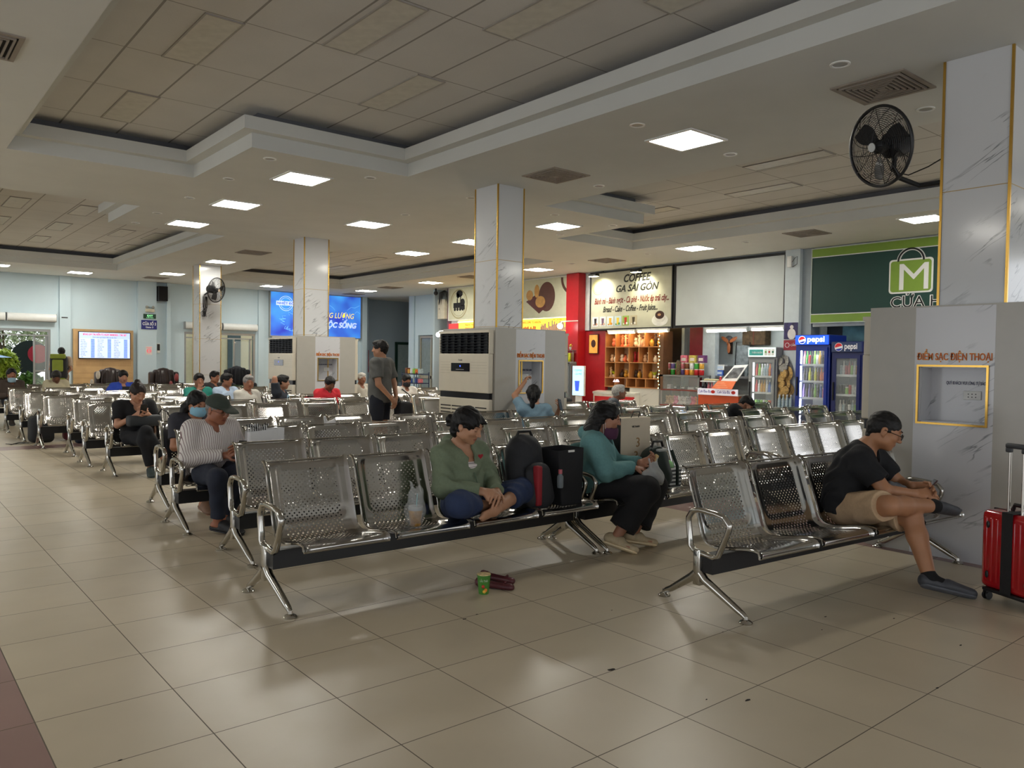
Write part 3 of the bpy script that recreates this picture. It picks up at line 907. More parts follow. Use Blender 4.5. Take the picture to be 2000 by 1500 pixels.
# bread sign, two halves seen beside the column
cream = mat('cream_sign_print', (206, 206, 178), 0.5, var=0.04)
t, w, h = sign('cream bakery sign with bread pictures above the red stall', 15.2, 11.62, 2.62, 3.66, cream, frame=mat('white_sign_edge', (226, 226, 220), 0.5), fw=0.03)
MB().disc((2.75, 0.55, 0.06), 0.33, 0.004, 28, 0.40).build('brown_disc', mat('cocoa_print', (96, 62, 52), 0.5), t)
MB().annulus((3.75, 1.0, 0.06), 0.44, 0.36, 0.004, 30, a0=pi*0.98, a1=pi*1.42).build('brown_arc', MATS['cocoa_print'], t)
MB().prism([(1.9, 0.45), (2.45, 0.10), (2.75, 0.28), (2.3, 0.62)], 0.064, 0.068).build('bread_box', mat('maroon_print', (94, 44, 40), 0.5), t)
MB().disc((2.5, 0.42, 0.068), 0.20, 0.004, 20, 0.16).disc((2.35, 0.72, 0.068), 0.10, 0.004, 20, 0.18).disc((2.05, 0.62, 0.068), 0.14, 0.004, 20, 0.14).build('bread_rolls', mat('bread_print', (198, 150, 82), 0.5, var=0.15), t)
text(t, 'COFFEE', black_l, 0.2, 0.33, 0.4, 1.5, z=0.062, bold=0.006)
t, w, h = sign('cream coffee stall sign with a round black locomotive emblem', 17.05, 15.25, 2.68, 3.66, cream, frame=MATS['white_sign_edge'], fw=0.03)
MB().annulus((0.52, 0.48, 0.06), 0.46, 0.42, 0.004, 40).annulus((0.52, 0.48, 0.06), 0.38, 0.365, 0.004, 40).build('emblem_ring', mat('ring_ochre', (170, 160, 120), 0.6), t)
g = MB(); g.box(0.24, 0.62, 0.36, 0.52, 0.06, 0.064).box(0.62, 0.84, 0.30, 0.44, 0.06, 0.064).disc((0.72, 0.52, 0.06), 0.12, 0.004).box(0.42, 0.47, 0.52, 0.66, 0.06, 0.064).box(0.6, 0.64, 0.52, 0.74, 0.06, 0.064)
for k in range(4): g.disc((0.32+k*0.14, 0.32, 0.06), 0.055, 0.005, 14)
g.disc((0.56, 0.80, 0.06), 0.17, 0.004, 20, 0.11).disc((0.48, 0.74, 0.06), 0.08, 0.004)
g.build('locomotive_emblem', black_l, t)
text(t, 'COFFEE', black_l, 1.25, 0.18, 0.42, 1.6, z=0.062, bold=0.008) if False else None
text(t, 'C', black_l, 1.42, 0.22, 0.38, 0.26, z=0.062, bold=0.008)
# yellow glowing menu friezes
yl = mat('glowing_amber_print', (255, 184, 60), 0.5, emit=1.5, var=0.2, scale=3)
yl_top = mat('warm_strip_light', (255, 222, 120), 0.5, emit=7, var=0)
for lb, y0, y1 in (('amber backlit panel with a skyline and WELCOME TO SAIGON beside the red pillar', 14.8, 11.52), ('amber backlit price list at the far end of the stalls', 16.55, 14.9)):
    t, w, h = sign(lb, y0, y1, 2.22, 2.60, yl, name='backlit_panel', depth=0.04)
    MB().box(0, w, h-0.02, h+0.01, 0.04, 0.07).build('strip_light', yl_top, t)
    if y0 < 15:
        g = MB(); rng = random.Random(3)
        for k in range(26):
            x = 2.1+k*0.045; g.box(x, x+0.03, 0.02, 0.1+rng.random()*0.2, 0.04, 0.045)
        g.build('skyline', mat('skyline_blue', (96, 104, 150), 0.5), t)
        g = MB()
        for k in range(12): x = 1.25+k*0.06; g.box(x, x+0.045, 0.02, 0.05+rng.random()*0.12, 0.04, 0.045)
        g.build('old_town', mat('skyline_orange', (224, 110, 50), 0.5), t)
        text(t, 'WELCOME TO SAIGON', mat('print_brown', (150, 60, 20), 0.5, var=0), 1.35, 0.24, 0.09, 0.75, z=0.046)
        text(t, 'Hồ Chí Minh', MATS['print_brown'], 2.6, 0.30, 0.06, 0.35, z=0.046)
    else:
        for k in range(3):
            text(t, 'Bánh mì          25.000', MATS['print_brown'] if 'print_brown' in MATS else mat('print_brown', (150, 60, 20), 0.5, var=0), 0.35, 0.26-k*0.1, 0.075, 1.1, z=0.046)
# bulb lamps
def bulb(label, y, z, d=0.35, e=90, r=0.07, col=(1, 0.93, 0.88)):
    t = thing('bulb_lamp', label, 'lamp', world=FXF(y, z, XW-0.25))
    MB().tube([(0.32, 0.14, 0.02), (0.02, 0.12, d-0.04), (0, 0.06, d)], 0.014, 8).build('arm', WHITE_PL, t, smooth=True)
    MB().ell((0, 0, d), (r, r, r)).build('bulb', mat('bright_bulb', (255, 250, 245), 0.4, emit=22, var=0), t, smooth=True)
bulb('glowing round bulb on a white arm on the red pillar', 11.33, 2.32)
bulb('glowing round bulb at the far end of the amber price list', 17.0, 2.2, 0.25)
# red sign poster on far end, electrical box
t = thing('utility_box', 'beige wall box beside the locomotive sign', 'box', world=FXF(17.55, 2.72, XW))
MB().rbox(0, 0.36, 0, 0.62, 0, 0.16, 0.01).build('case', mat('beige_box', (206, 200, 178), 0.5), t); MB().disc((0.1, 0.32, 0.16), 0.015, 0.01).build('lock', black_l, t)
t = thing('red_poster', 'red poster under the beige wall box at the end of the stalls', 'poster', world=FXF(17.1, 2.2, XW)); MB().box(0, 0.5, 0, 0.36, 0, 0.03).build('sheet', mat('bright_red_print', (226, 60, 60), 0.5, emit=0.25), t)
t = thing('hanging_plant', 'dark drooping plant hung in the corner by the locomotive sign', 'plant', world=FXF(17.2, 3.2, XW))
g = MB(); rng = random.Random(5)
for k in range(26):
    a = rng.uniform(0, 2*pi); l = rng.uniform(0.15, 0.4)
    g.tube([(0.0, 0.42, 0.14), (cos(a)*l*0.5, 0.34, 0.16+abs(sin(a))*l*0.3), (cos(a)*l*0.6, 0.34-l, 0.16+abs(sin(a))*l*0.4)], [0.006, 0.02, 0.003], 5)
g.build('leaves', mat('dark_leaf', (28, 30, 30), 0.7), t)
t = thing('security_camera', 'small black dome camera near the ceiling beside the stalls', 'camera', loc=(12.7, 17.6, 3.55)); MB().ell((0, 0, 0), (0.07, 0.07, 0.07)).box(-0.02, 0.02, -0.02, 0.02, 0.02, 0.15).build('body', BLACK_PL, t)

# ---------------- drink containers
def bottle_mesh(kind):
    g = MB()
    if kind == 'bottle':
        g.lathe([(0.030, 0), (0.032, 0.01), (0.032, 0.12), (0.028, 0.15), (0.014, 0.185), (0.013, 0.20), (0.014, 0.215)], seg=10)
    elif kind == 'can':
        g.lathe([(0.027, 0), (0.032, 0.008), (0.032, 0.155), (0.028, 0.165)], seg=10)
    elif kind == 'jar':
        g.lathe([(0.035, 0), (0.038, 0.01), (0.038, 0.09), (0.03, 0.1), (0.032, 0.12)], seg=10)
    else:
        g.box(-0.032, 0.032, -0.03, 0.03, 0, 0.16)
    return g
def cap_mesh(kind):
    g = MB()
    if kind == 'bottle': g.lathe([(0.016, 0.205), (0.016, 0.235)], seg=8)
    elif kind == 'can': g.lathe([(0.026, 0.162), (0.026, 0.168)], seg=8)
    elif kind == 'jar': g.lathe([(0.034, 0.118), (0.034, 0.135)], seg=8)
    else: g.box(-0.02, 0.02, -0.012, 0.012, 0.16, 0.172)
    return g
PAL = {'red': (190, 30, 34), 'dark': (34, 26, 34), 'green': (60, 160, 60), 'yellow': (222, 220, 50), 'orange': (240, 120, 40), 'white': (232, 234, 232), 'blue': (70, 110, 200), 'clear': (176, 196, 204), 'brown': (120, 70, 40), 'gold': (214, 160, 60), 'teal': (80, 170, 170), 'pink': (226, 130, 140), 'purple': (110, 90, 150), 'lime': (150, 205, 90)}
_bd = {}
def container(kind, colr, loc, label, group, scale=1.0, rot=0):
    k = (kind, colr)
    if k not in _bd:
        m = mat('drink_%s' % colr, PAL[colr], 0.25, var=0.25, scale=30)
        b = bottle_mesh(kind).build(kind, m, smooth=True); c = cap_mesh(kind).build('cap', mat('cap_%s' % ('white' if kind != 'bottle' or colr in ('blue', 'clear') else colr), (230, 230, 230) if kind != 'bottle' or colr in ('blue', 'clear') else tuple(int(q*0.8) for q in PAL[colr]), 0.4, var=0), None)
        _bd[k] = (b.data, c.data); bpy.data.objects.remove(b); bpy.data.objects.remove(c)
    o = bpy.data.objects.new('drink_'+kind, _bd[k][0]); COL.objects.link(o)
    o.location = loc; o.scale = (scale[0], scale[0], scale[1]) if isinstance(scale, tuple) else (scale,)*3; o.rotation_euler = (0, 0, rot)
    tag(o, label, kind, group)
    mk('cap', _bd[k][1], o)
    return o
ORD = ['top', 'second', 'third', 'fourth', 'lowest']
def fridge(label, yl_, yr, zt, body_rgb, header_rgb, lit, shelves, head_h, hd_emit, short, xf=XW-0.2, depth=0.6):
    w = yl_-yr; h = zt
    t = thing('drinks_fridge', label, 'fridge', world=FXF(yl_, 0, xf+0.0))
    bm_ = mat('fridge_'+short, body_rgb, 0.35, var=0.03)
    d = depth
    # local z out of the wall: the cabinet spans z -d..0 (front at 0)
    g = MB(); s = 0.05
    g.box(0, s, 0.06, h-head_h, -d, 0).box(w-s, w, 0.06, h-head_h, -d, 0).box(s, w-s, 0.06, 0.14, -d, 0).box(s, w-s, h-head_h-0.06, h-head_h, -d, 0).box(s, w-s, 0.06, h-head_h, -d, -d+0.03)
    g.box(0.02, 0.08, 0, 0.06, -0.1, -0.04).box(w-0.08, w-0.02, 0, 0.06, -0.1, -0.04)
    g.build('cabinet', bm_, t)
    g = MB(); g.box(s, w-s, 0.14, h-head_h-0.06, -d+0.03, -d+0.034)
    g.build('liner', mat('fridge_liner', (228, 232, 234), 0.5), t)
    g = MB(); fw = 0.045
    z0, z1 = 0.14, h-head_h-0.06
    g.box(s-0.01, s+fw, z0-0.02, z1+0.02, 0, 0.03).box(w-s-fw, w-s+0.01, z0-0.02, z1+0.02, 0, 0.03).box(s+fw, w-s-fw, z0-0.02, z0+fw, 0, 0.03).box(s+fw, w-s-fw, z1-fw, z1+0.02, 0, 0.03)
    dr = g.build('door', bm_, t)
    MB().box(s+fw, w-s-fw, z0+fw, z1-fw, 0.012, 0.018).build('door_glass', glass(), dr)
    MB().rbox(s-0.005, s+0.02, h*0.42, h*0.6, 0.03, 0.06, 0.006).build('door_handle', BLACK_PL, dr)
    MB().rbox(0, w, h-head_h, h, -d, 0.04, 0.015, 3).build('header', bm_, t); MB().rbox(0.01, w-0.01, h-head_h+0.01, h-0.01, 0.035, 0.05, 0.006, 2).build('header_panel', mat('fridge_header_'+short, header_rgb, 0.3, emit=hd_emit, var=0.04), t)
    if lit:
        MB().box(s+0.012, s+0.035, z0+0.03, z1-0.03, -0.08, -0.05).box(s+0.1, w-s-0.1, z1-0.03, z1-0.012, -0.1, -0.04).build('light_tube', mat('fridge_tube_%d' % int(lit), (245, 250, 255), 0.4, emit=lit, var=0), t)
    n = len(shelves)
    for i, (kinds, cols) in enumerate(shelves):
        zs = z0+0.02+(z1-z0-0.02)*(n-1-i)/n
        MB().box(s, w-s, zs-0.012, zs, -d+0.04, -0.05).box(s, w-s, zs-0.018, zs+0.022, -0.055, -0.045).build('shelf', mat('wire_shelf_white', (215, 220, 222), 0.4), t)
        m = len(cols)
        step = (w-2*s-0.07)/m
        sc_ = (min(1.0, step/0.066), min(1.12, ((z1-z0)/n-0.035)/(0.24 if 'bottle' in str(kinds) else 0.20)))
        for j, c in enumerate(cols):
            u = s+0.035+step*(j+0.5)
            k = kinds[j % len(kinds)] if isinstance(kinds, (list, tuple)) else kinds
            for row, zz in enumerate((-0.13, -0.24)):
                container(k, c, (xf-zz, yl_-u, zs+0.001), '%s %s, %s from the left on the %s shelf of the %s%s' % (c if c != 'clear' else 'colourless', k, ['first', 'second', 'third', 'fourth', 'fifth', 'sixth', 'seventh', 'eighth', 'ninth', 'tenth', 'eleventh'][j], ORD[i], short, '' if row == 0 else ', rear'), 'drinks in the '+short, sc_)
    return t, w, h
PB = 'bottle'
t, w, h = fridge('tall blue Pepsi drinks fridge with lit blue header'.replace('Pepsi ', ''), 4.62, 3.94, 1.97, (20, 50, 150), (20, 70, 220), 14,
    [(['bottle', 'bottle', 'can'], ['pink', 'green', 'red', 'dark', 'lime', 'white', 'gold', 'dark', 'dark', 'white']), (PB, ['dark', 'dark', 'yellow', 'dark', 'yellow', 'brown', 'orange', 'orange', 'white']),
     (PB, ['purple', 'dark', 'purple', 'dark', 'lime', 'dark', 'blue', 'pink', 'white']), (['jar', 'can'], ['clear', 'dark', 'blue', 'brown', 'orange', 'lime', 'teal', 'teal']), (['can'], ['brown', 'white', 'green', 'green', 'dark', 'pink', 'white', 'teal', 'lime'])],
    0.19, 1.6, 'lit blue fridge', xf=12.15)
def pepsi_logo(t, w, h, hh, e):
    y = h-hh/2; x = 0.15; r = hh*0.38
    MB().disc((x, y, 0.051), r, 0.004, 28).build('logo_ground', mat('logo_white_%d' % int(e*10), (245, 245, 250), 0.4, emit=e, var=0), t)
    top = [(x+r*0.9*cos(a), y+r*0.9*sin(a)) for a in np.linspace(radians(20), radians(190), 16)]
    MB().prism(top, 0.055, 0.058).build('logo_red', mat('logo_red_%d' % int(e*10), (226, 30, 40), 0.4, emit=e*0.6, var=0), t)
    bot = [(x+r*0.9*cos(a), y+r*0.9*sin(a)) for a in np.linspace(radians(215), radians(345), 14)]
    MB().prism(bot, 0.055, 0.058).build('logo_blue', mat('logo_blue_%d' % int(e*10), (20, 60, 180), 0.4, emit=e*0.4, var=0), t)
    text(t, 'pepsi', MATS['logo_white_%d' % int(e*10)], x+r+0.03, y-0.035, 0.15, w-x-r-0.12, z=0.056, bold=0.003)
pepsi_logo(t, w, h, 0.19, 1.5)
t, w, h = fridge('shorter blue drinks fridge with an unlit header, right of the lit one', 3.90, 3.32, 1.84, (24, 34, 96), (30, 50, 96), 0,
    [(['can', 'bottle'], ['clear', 'white', 'red', 'red', 'lime', 'white', 'gold', 'gold']), (['can', 'can', 'jar'], ['dark', 'dark', 'lime', 'red', 'white', 'white', 'blue']), (['bottle', 'can'], ['white', 'clear', 'dark', 'white', 'clear', 'lime', 'lime']), (['can', 'jar'], ['dark', 'clear', 'dark', 'white', 'gold', 'gold'])],
    0.20, 0.05, 'unlit blue fridge', xf=12.15)
pepsi_logo(t, w, h, 0.20, 0.05)
t, w, h = fridge('silver grey drinks fridge with a landscape header beside the orange counter', 5.94, 5.29, 1.76, (146, 150, 152), (206, 222, 216), 3,
    [(PB, ['red', 'lime', 'white', 'clear', 'clear', 'orange', 'blue', 'blue']), (PB, ['red', 'white', 'gold', 'gold', 'white', 'blue', 'white', 'clear']), (['can'], ['lime', 'green', 'lime', 'white', 'lime', 'orange', 'red', 'white']), (['jar'], ['dark', 'clear', 'dark', 'clear', 'lime', 'lime'])],
    0.21, 0.8, 'silver fridge', xf=12.6)
MB().box(0.04, 0.36, h-0.17, h-0.05, 0.051, 0.055).build('landscape_print', mat('lake_print', (60, 140, 130), 0.5, emit=0.4, var=0.3, scale=14), t)
text(t, 'THIÊN NHIÊN', mat('pale_print', (235, 245, 240), 0.5, var=0), 0.1, h-0.13, 0.05, 0.24, z=0.056)
for k, c in enumerate(((120, 190, 90), (200, 40, 40), (40, 120, 90))):
    MB().box(0.39+k*0.08, 0.455+k*0.08, h-0.17, h-0.04, 0.051, 0.054).build('label_card', white_l, t); MB().disc((0.422+k*0.08, h-0.10, 0.055), 0.02, 0.003, 14).build('card_mark', mat('card_%d' % k, c, 0.5), t)
MB().box(-0.0, 0.0, 0, 0, 0, 0) if False else None
t, w, h = fridge('small grey bottle fridge by the red pillar', 11.78, 11.06, 1.40, (120, 124, 126), (40, 40, 44), 2,
    [(['can'], ['blue', 'blue', 'brown', 'brown', 'orange', 'red', 'brown']), (PB, ['clear', 'blue', 'clear', 'blue', 'clear', 'clear', 'clear']), (PB, ['green', 'clear', 'green', 'clear', 'green', 'clear']), (PB, ['dark', 'clear', 'dark', 'clear', 'clear', 'dark'])],
    0.06, 0.0, 'small grey fridge', xf=XW-0.45, depth=0.5)

# tube lights over the stalls
for i, (y0, y1, z, c, e) in enumerate(((7.2, 6.15, 2.15, (250, 255, 255), 26), (6.07, 5.3, 2.16, (250, 255, 255), 26), (10.15, 9.25, 2.17, (255, 226, 170), 22), (9.2, 8.25, 2.18, (255, 226, 170), 22))):
    t = thing('tube_light', '%s fluorescent tube light, %s of the pair %s' % ('white' if i < 2 else 'warm', 'left' if i % 2 == 0 else 'right', 'under the blank white board' if i < 2 else 'under the coffee sign'), 'tube light', world=FXF(y0, z, XW+0.05))
    MB().tube([(0.02, -0.03, 0.1), (y0-y1-0.02, -0.03, 0.1)], 0.022, 8).build('tube', mat('tube_glow_%d' % i, c, 0.4, emit=e, var=0), t, smooth=True)
    MB().box(0, y0-y1, 0, 0.04, 0.06, 0.14).build('fitting', WHITE_PL, t)
    MB().box(0.0, 0.03, -0.05, 0, 0.07, 0.13).box(y0-y1-0.03, y0-y1, -0.05, 0, 0.07, 0.13).build('socket', WHITE_PL, t)
# ================================================================== charging kiosks with air conditioners
kiosk_m = mat('glossy_greige_panel', (176, 172, 162), 0.22, var=0.02)
kmarble = marble_material('kiosk_marble', (206, 206, 208), (132, 134, 138), gloss=0.15, freq=1.1)
ac_beige = mat('ac_beige_case', (206, 198, 180), 0.4, var=0.02)
ac_black = mat('ac_black_louvre', (12, 14, 20), 0.3)
orange_t = mat('orange_red_lettering', (214, 96, 34), 0.45, var=0)
navy_t = mat('navy_lettering', (36, 40, 90), 0.5, var=0)
def kiosk(label, x0, x1, y0, y1, h, side, m0, m1, n0, n1, nz0=0.99, nz1=1.40, col=None, aclabels=()):
    """side 'x': charging panel faces -X; 'y': faces -Y; m0..m1 marble strip, n0..n1 niche, measured from the face's left end in view"""
    t = thing('charging_kiosk', label, 'kiosk', ((x0+x1)/2, (y0+y1)/2, 0))
    cx, cy = (x0+x1)/2, (y0+y1)/2
    mb = MB(); d = 0.03
    hx, hy = (x1-x0)/2, (y1-y0)/2
    if side == 'x':
        F = face_mx(-hx, hy, 0); w = y1-y0
        mb.box(-hx+d, hx, hy-d, hy, 0, h).box(-hx+d, hx, -hy, -hy+d, 0, h).box(hx-d, hx, -hy+d, hy-d, 0, h)
    else:
        F = face_my(-hx, -hy, 0); w = x1-x0
        mb.box(-hx, -hx+d, -hy+d, hy, 0, h).box(hx-d, hx, -hy+d, hy, 0, h).box(-hx+d, hx-d, hy-d, hy, 0, h)
    mb.build('body', kiosk_m, t)
    def face(g, name, m, p=t): 
        g.xf(F); return g.build(name, m, p)
    face(MB().box(0, m0, 0, h, -d, 0).box(m1, w, 0, h, -d, 0), 'front_panel', kiosk_m)
    face(MB().box(m0, n0, 0, h, -d, 0.002).box(n1, m1, 0, h, -d, 0.002).box(n0, n1, 0, nz0, -d, 0.002).box(n0, n1, nz1, h, -d, 0.002), 'marble_strip', kmarble)
    n = face(MB().box(n0, n1, nz0, nz1, -0.21, -0.20).box(n0, n0+0.006, nz0, nz1, -0.20, -d).box(n1-0.006, n1, nz0, nz1, -0.20, -d).box(n0, n1, nz0, nz0+0.006, -0.20, -d).box(n0, n1, nz1-0.006, nz1, -0.20, -d), 'niche', kmarble)
    g = MB(); f = 0.015
    g.box(n0-f, n0, nz0-f, nz1+f, 0, 0.014).box(n1, n1+f, nz0-f, nz1+f, 0, 0.014).box(n0, n1, nz0-f, nz0, 0, 0.014).box(n0, n1, nz1, nz1+f, 0, 0.014)
    face(g, 'niche_frame', GOLD)
    # top lid round the column
    if col:
        a, b, c, e = col[0]-cx, col[1]-cx, col[2]-cy, col[3]-cy
        MB().box(-hx, hx, -hy, c, h, h+0.012).box(-hx, hx, e, hy, h, h+0.012).box(-hx, a, c, e, h, h+0.012).box(b, hx, c, e, h, h+0.012).build('lid', kiosk_m, t)
    holder = bpy.data.objects.new('inscription', MB().box(0, 0.001, 0, 0.001, 0, 0.0005).build('tmp', orange_t).data) if False else None
    def txt(s, m, u, v, sz, wd, z, bold=0):
        o = text(t, s, m, u, v, sz, wd, z=z, bold=bold)
        for q in o.data.vertices: q.co = F @ q.co
        return o
    txt('ĐIỂM SẠC ĐIỆN THOẠI', mat('gold_letter_edge', (226, 180, 70), 0.4, 0.3, var=0), m0+0.016, nz1+0.05, 0.072, m1-m0-0.03, 0.003, 0.002)
    txt('ĐIỂM SẠC ĐIỆN THOẠI', orange_t, m0+0.018, nz1+0.05, 0.072, m1-m0-0.034, 0.008, 0.0)
    txt('QUÝ KHÁCH VUI LÒNG TỰ BẢO QUẢN', navy_t, n0+(n1-n0)*0.25, nz1-0.13, 0.035, (n1-n0)*0.72, -0.198)
    s = face(MB().rbox(n0+(n1-n0)*0.52, n0+(n1-n0)*0.52+0.12, nz0+0.17, nz0+0.235, -0.20, -0.188, 0.004), 'socket', WHITE_PL)
    g = MB()
    for a in range(3):
        for b in range(2): g.disc((n0+(n1-n0)*0.52+0.035+a*0.025, nz0+0.19+b*0.022, -0.188), 0.004, 0.002, 8)
    face(g, 'socket_holes', black_l, s)
    return t
def aircon(label, F, w, h=1.79, deco=True):
    t = thing('floor_air_conditioner', label, 'air conditioner', world=F)
    d = 0.07
    g = MB(); g.rbox(0, w, 0, 0.90, 0.004, d, 0.012).rbox(0, w, 0.98, 1.49, 0.004, d+0.01, 0.012).box(0, w, 1.76, h, 0.004, d+0.015).box(0, 0.02, 1.49, 1.76, 0.004, d).box(w-0.02, w, 1.49, 1.76, 0.004, d).box(0.02, w-0.02, 1.49, 1.76, 0.004, 0.015)
    g.build('case', ac_beige, t)
    g = MB(); g.box(0.02, w-0.02, 0.90, 0.98, 0.004, d-0.01); g.build('band', ac_black, t)
    g = MB(); g.box(0.02, w-0.02, 1.49, 1.76, 0.015, 0.03)
    for k in range(7):
        z = 1.51+k*0.037; g.add([(0.02, z, 0.03), (w-0.02, z, 0.03), (w-0.02, z+0.004, d+0.008), (0.02, z+0.004, d+0.008), (0.02, z+0.006, 0.03), (w-0.02, z+0.006, 0.03), (w-0.02, z+0.010, d+0.008), (0.02, z+0.010, d+0.008)], [(0,1,2,3), (7,6,5,4), (0,4,5,1), (3,2,6,7), (0,3,7,4), (1,5,6,2)])
    for k in range(8): x = 0.05+(w-0.1)*k/7; g.box(x-0.002, x+0.002, 1.49, 1.76, 0.03, d-0.005)
    g.build('louvre', ac_black, t)
    MB().box(w*0.27, w*0.64, 1.255, 1.365, d+0.01, d+0.016).build('display', mat('ac_display', (24, 24, 30), 0.15), t)
    MB().disc((w*0.455, 1.325, d+0.016), 0.012, 0.001).build('indicator', mat('blue_led', (60, 90, 230), 0.4, emit=1.5, var=0), t)
    MB().box(w*0.37, w*0.53, 1.275, 1.282, d+0.016, d+0.017).build('display_line', mat('display_grey', (150, 150, 150), 0.4), t)
    text(t, 'Daikin' if False else 'Funiki', mat('grey_logo', (90, 90, 90), 0.4, var=0), w*0.41, 1.395, 0.03, 0.09, z=d+0.011, shear=0.2)
    g = MB()
    for k in range(5):
        z = 1.23+k*0.036
        g.box(0.04, w*0.25, z, z+0.003, d+0.01, d+0.0108).box(w*0.66, w-0.04, z, z+0.003, d+0.01, d+0.0108)
    g.build('groove', mat('ac_groove', (170, 162, 146), 0.5), t)
    g = MB()
    for i in range(4):
        u0 = 0.035+(w-0.07)*i/4
        for k in range(10):
            z = 0.78-k*0.045; g.box(u0+0.01, u0+(w-0.07)/4-0.012, z, z+0.016, d+0.0, d+0.002)
    g.build('intake_slots', mat('slot_shadow', (40, 36, 32), 0.8), t)
    return t
k1 = kiosk('phone charging kiosk at right around the nearest column', 4.60, 5.78, -1.68, -0.45, 1.84, 'x', 0.345, 0.886, 0.38, 0.838, col=(4.82, 5.30, -1.32, -0.86))
aircon('air conditioner at the back of the nearest kiosk, only its black louvre edge seen', Matrix(((-1,0,0,5.70),(0,0,1,-0.448),(0,1,0,0),(0,0,0,1))), 1.05)
k2 = kiosk('phone charging kiosk in mid hall around the middle column', 4.72, 5.94, 4.43, 5.60, 1.815, 'y', 0.34, 0.85, 0.40, 0.80, col=(4.88, 5.32, 4.62, 5.10))
aircon('beige floor standing air conditioner with black louvres on the middle kiosk', face_mx(4.718, 5.58, 0), 1.12)
aircon('air conditioner on the hidden side of the middle kiosk, edge only', Matrix(((0,0,1,5.942),(1,0,0,4.45),(0,1,0,0),(0,0,0,1))), 1.12)
k3 = kiosk('phone charging kiosk farthest away, behind the man in red', 4.76, 5.96, 10.42, 11.6, 1.81, 'y', 0.36, 0.87, 0.42, 0.82, col=(4.98, 5.48, 10.62, 11.08))
aircon('beige air conditioner on the farthest kiosk beside the man with his arm raised', face_mx(4.758, 11.58, 0), 1.12)
aircon('air conditioner on the right side of the farthest kiosk, edge only', Matrix(((0,0,1,5.962),(1,0,0,10.45),(0,1,0,0),(0,0,0,1))), 1.12)

# ================================================================== cage fans
def fan(label, M_, R, arm_pts, mats=BLACK_PL):
    """local +z is the blowing direction; origin at the hub"""
    t = thing('wall_fan', label, 'fan', world=M_)
    g = MB()
    D = 0.085*R/0.32
    for sgn in (1, -1):
        for k in range(1, 23):
            r = R*k/22.5; z = sgn*D*(1-(r/R)**2.2)
            g.tube([(r*cos(a), r*sin(a), z) for a in np.linspace(0, 2*pi, 37)[:-1]], 0.0020, 4, closed=True)
        for k in range(12 if sgn > 0 else 8):
            a = 2*pi*k/(12 if sgn > 0 else 8)
            g.tube([(r*cos(a+0.5*(1-r/R)), r*sin(a+0.5*(1-r/R)), sgn*(D*(1-(r/R)**2.2)+0.002)) for r in np.linspace(0.03, R, 7)], 0.003, 4)
    g.build('cage', BLACK_METAL, t, smooth=True)
    MB().tube([(R*cos(a), R*sin(a), 0) for a in np.linspace(0, 2*pi, 49)[:-1]], 0.013, 8, closed=True).build('cage_ring', BLACK_PL, t, smooth=True)
    MB().disc((0, 0, D+0.002), 0.035, 0.006).build('badge', mat('silver_badge', (190, 190, 190), 0.3, 0.8), t)
    hb = MB().lathe([(0.05, -0.05), (0.055, 0.03), (0.03, 0.05)], seg=16).build('hub', BLACK_PL, t, smooth=True)
    for b in range(3):
        g = MB(); a0 = 2*pi*b/3+0.3
        vs = []
        for i in range(7):
            r = 0.05+(R*0.85-0.05)*i/6; wd = 0.35+0.25*sin(pi*i/6)
            for s in (-1, 1):
                a = a0+s*wd*0.8*(1-0.25*i/6)
                vs.append((r*cos(a), r*sin(a), s*0.022))
        n = len(vs); vs += [(x, y, z-0.004) for x, y, z in vs]
        fs = []
        for i in range(6):
            k = 2*i; fs += [(k, k+1, k+3, k+2), (n+k, n+k+2, n+k+3, n+k+1), (k, k+2, n+k+2, n+k), (k+1, n+k+1, n+k+3, k+3)]
        fs += [(0, n, n+1, 1), (12, 13, n+13, n+12)]
        g.add(vs, fs).build('blade', mat('fan_blade_dark', (34, 34, 36), 0.4), hb, smooth=False)
    g = MB(); g.lathe([(0.09, -0.24), (0.10, -0.2), (0.10, -0.09), (0.075, -0.07)], seg=18); g.build('motor', BLACK_METAL, t, smooth=True)
    inv = M_.inverted()
    MB().tube([inv @ Vector(p) for p in arm_pts], 0.02, 8).build('arm', BLACK_METAL, t, smooth=True)
    return t
def look(pos, d, up=(0,0,1)):
    z = Vector(d).normalized(); x = Vector(up).cross(z).normalized(); y = z.cross(x)
    return Matrix(((x.x, y.x, z.x, pos[0]), (x.y, y.y, z.y, pos[1]), (x.z, y.z, z.z, pos[2]), (0,0,0,1)))
FP = Vector((4.70, -0.44, 3.13)); fd = Vector((-0.93, 0.33, -0.2)).normalized()
mp = FP-fd*0.16
fan('big black cage fan on the nearest marble column', look(FP, fd), 0.305, [tuple(mp), tuple(mp+Vector((0.02, 0.02, -0.18))), tuple(mp+Vector((0.04, -0.02, -0.26))), (5.0, -0.62, 2.84), (5.0, -0.86, 2.84)])
c = thing('fan_cable', 'thin black cable looping from the big fan to the column', 'cable', loc=(5, -0.5, 3)); MB().tube([Vector(p)-Vector((5, -0.5, 3)) for p in [(4.93, -0.38, 3.1), (4.95, -0.42, 2.98), (4.96, -0.55, 2.93), (4.96, -0.7, 2.97), (4.98, -0.86, 3.05)]], 0.005, 5).build('cable', BLACK_PL, c, smooth=True)
FP = Vector((5.25, 16.2, 3.05)); fd = Vector((0.5, -0.85, -0.15)).normalized(); mp = FP-fd*0.14
fan('small cage fan on the farthest marble column', look(FP, fd), 0.30, [tuple(mp), (5.05, 16.38, 2.95), (5.1, 16.6, 2.95)])
g = thing('cable_bundle', 'tangle of black cables hanging under the small fan on the farthest column', 'cable', loc=(5.1, 16.57, 2.5))
b = MB(); rng = random.Random(2)
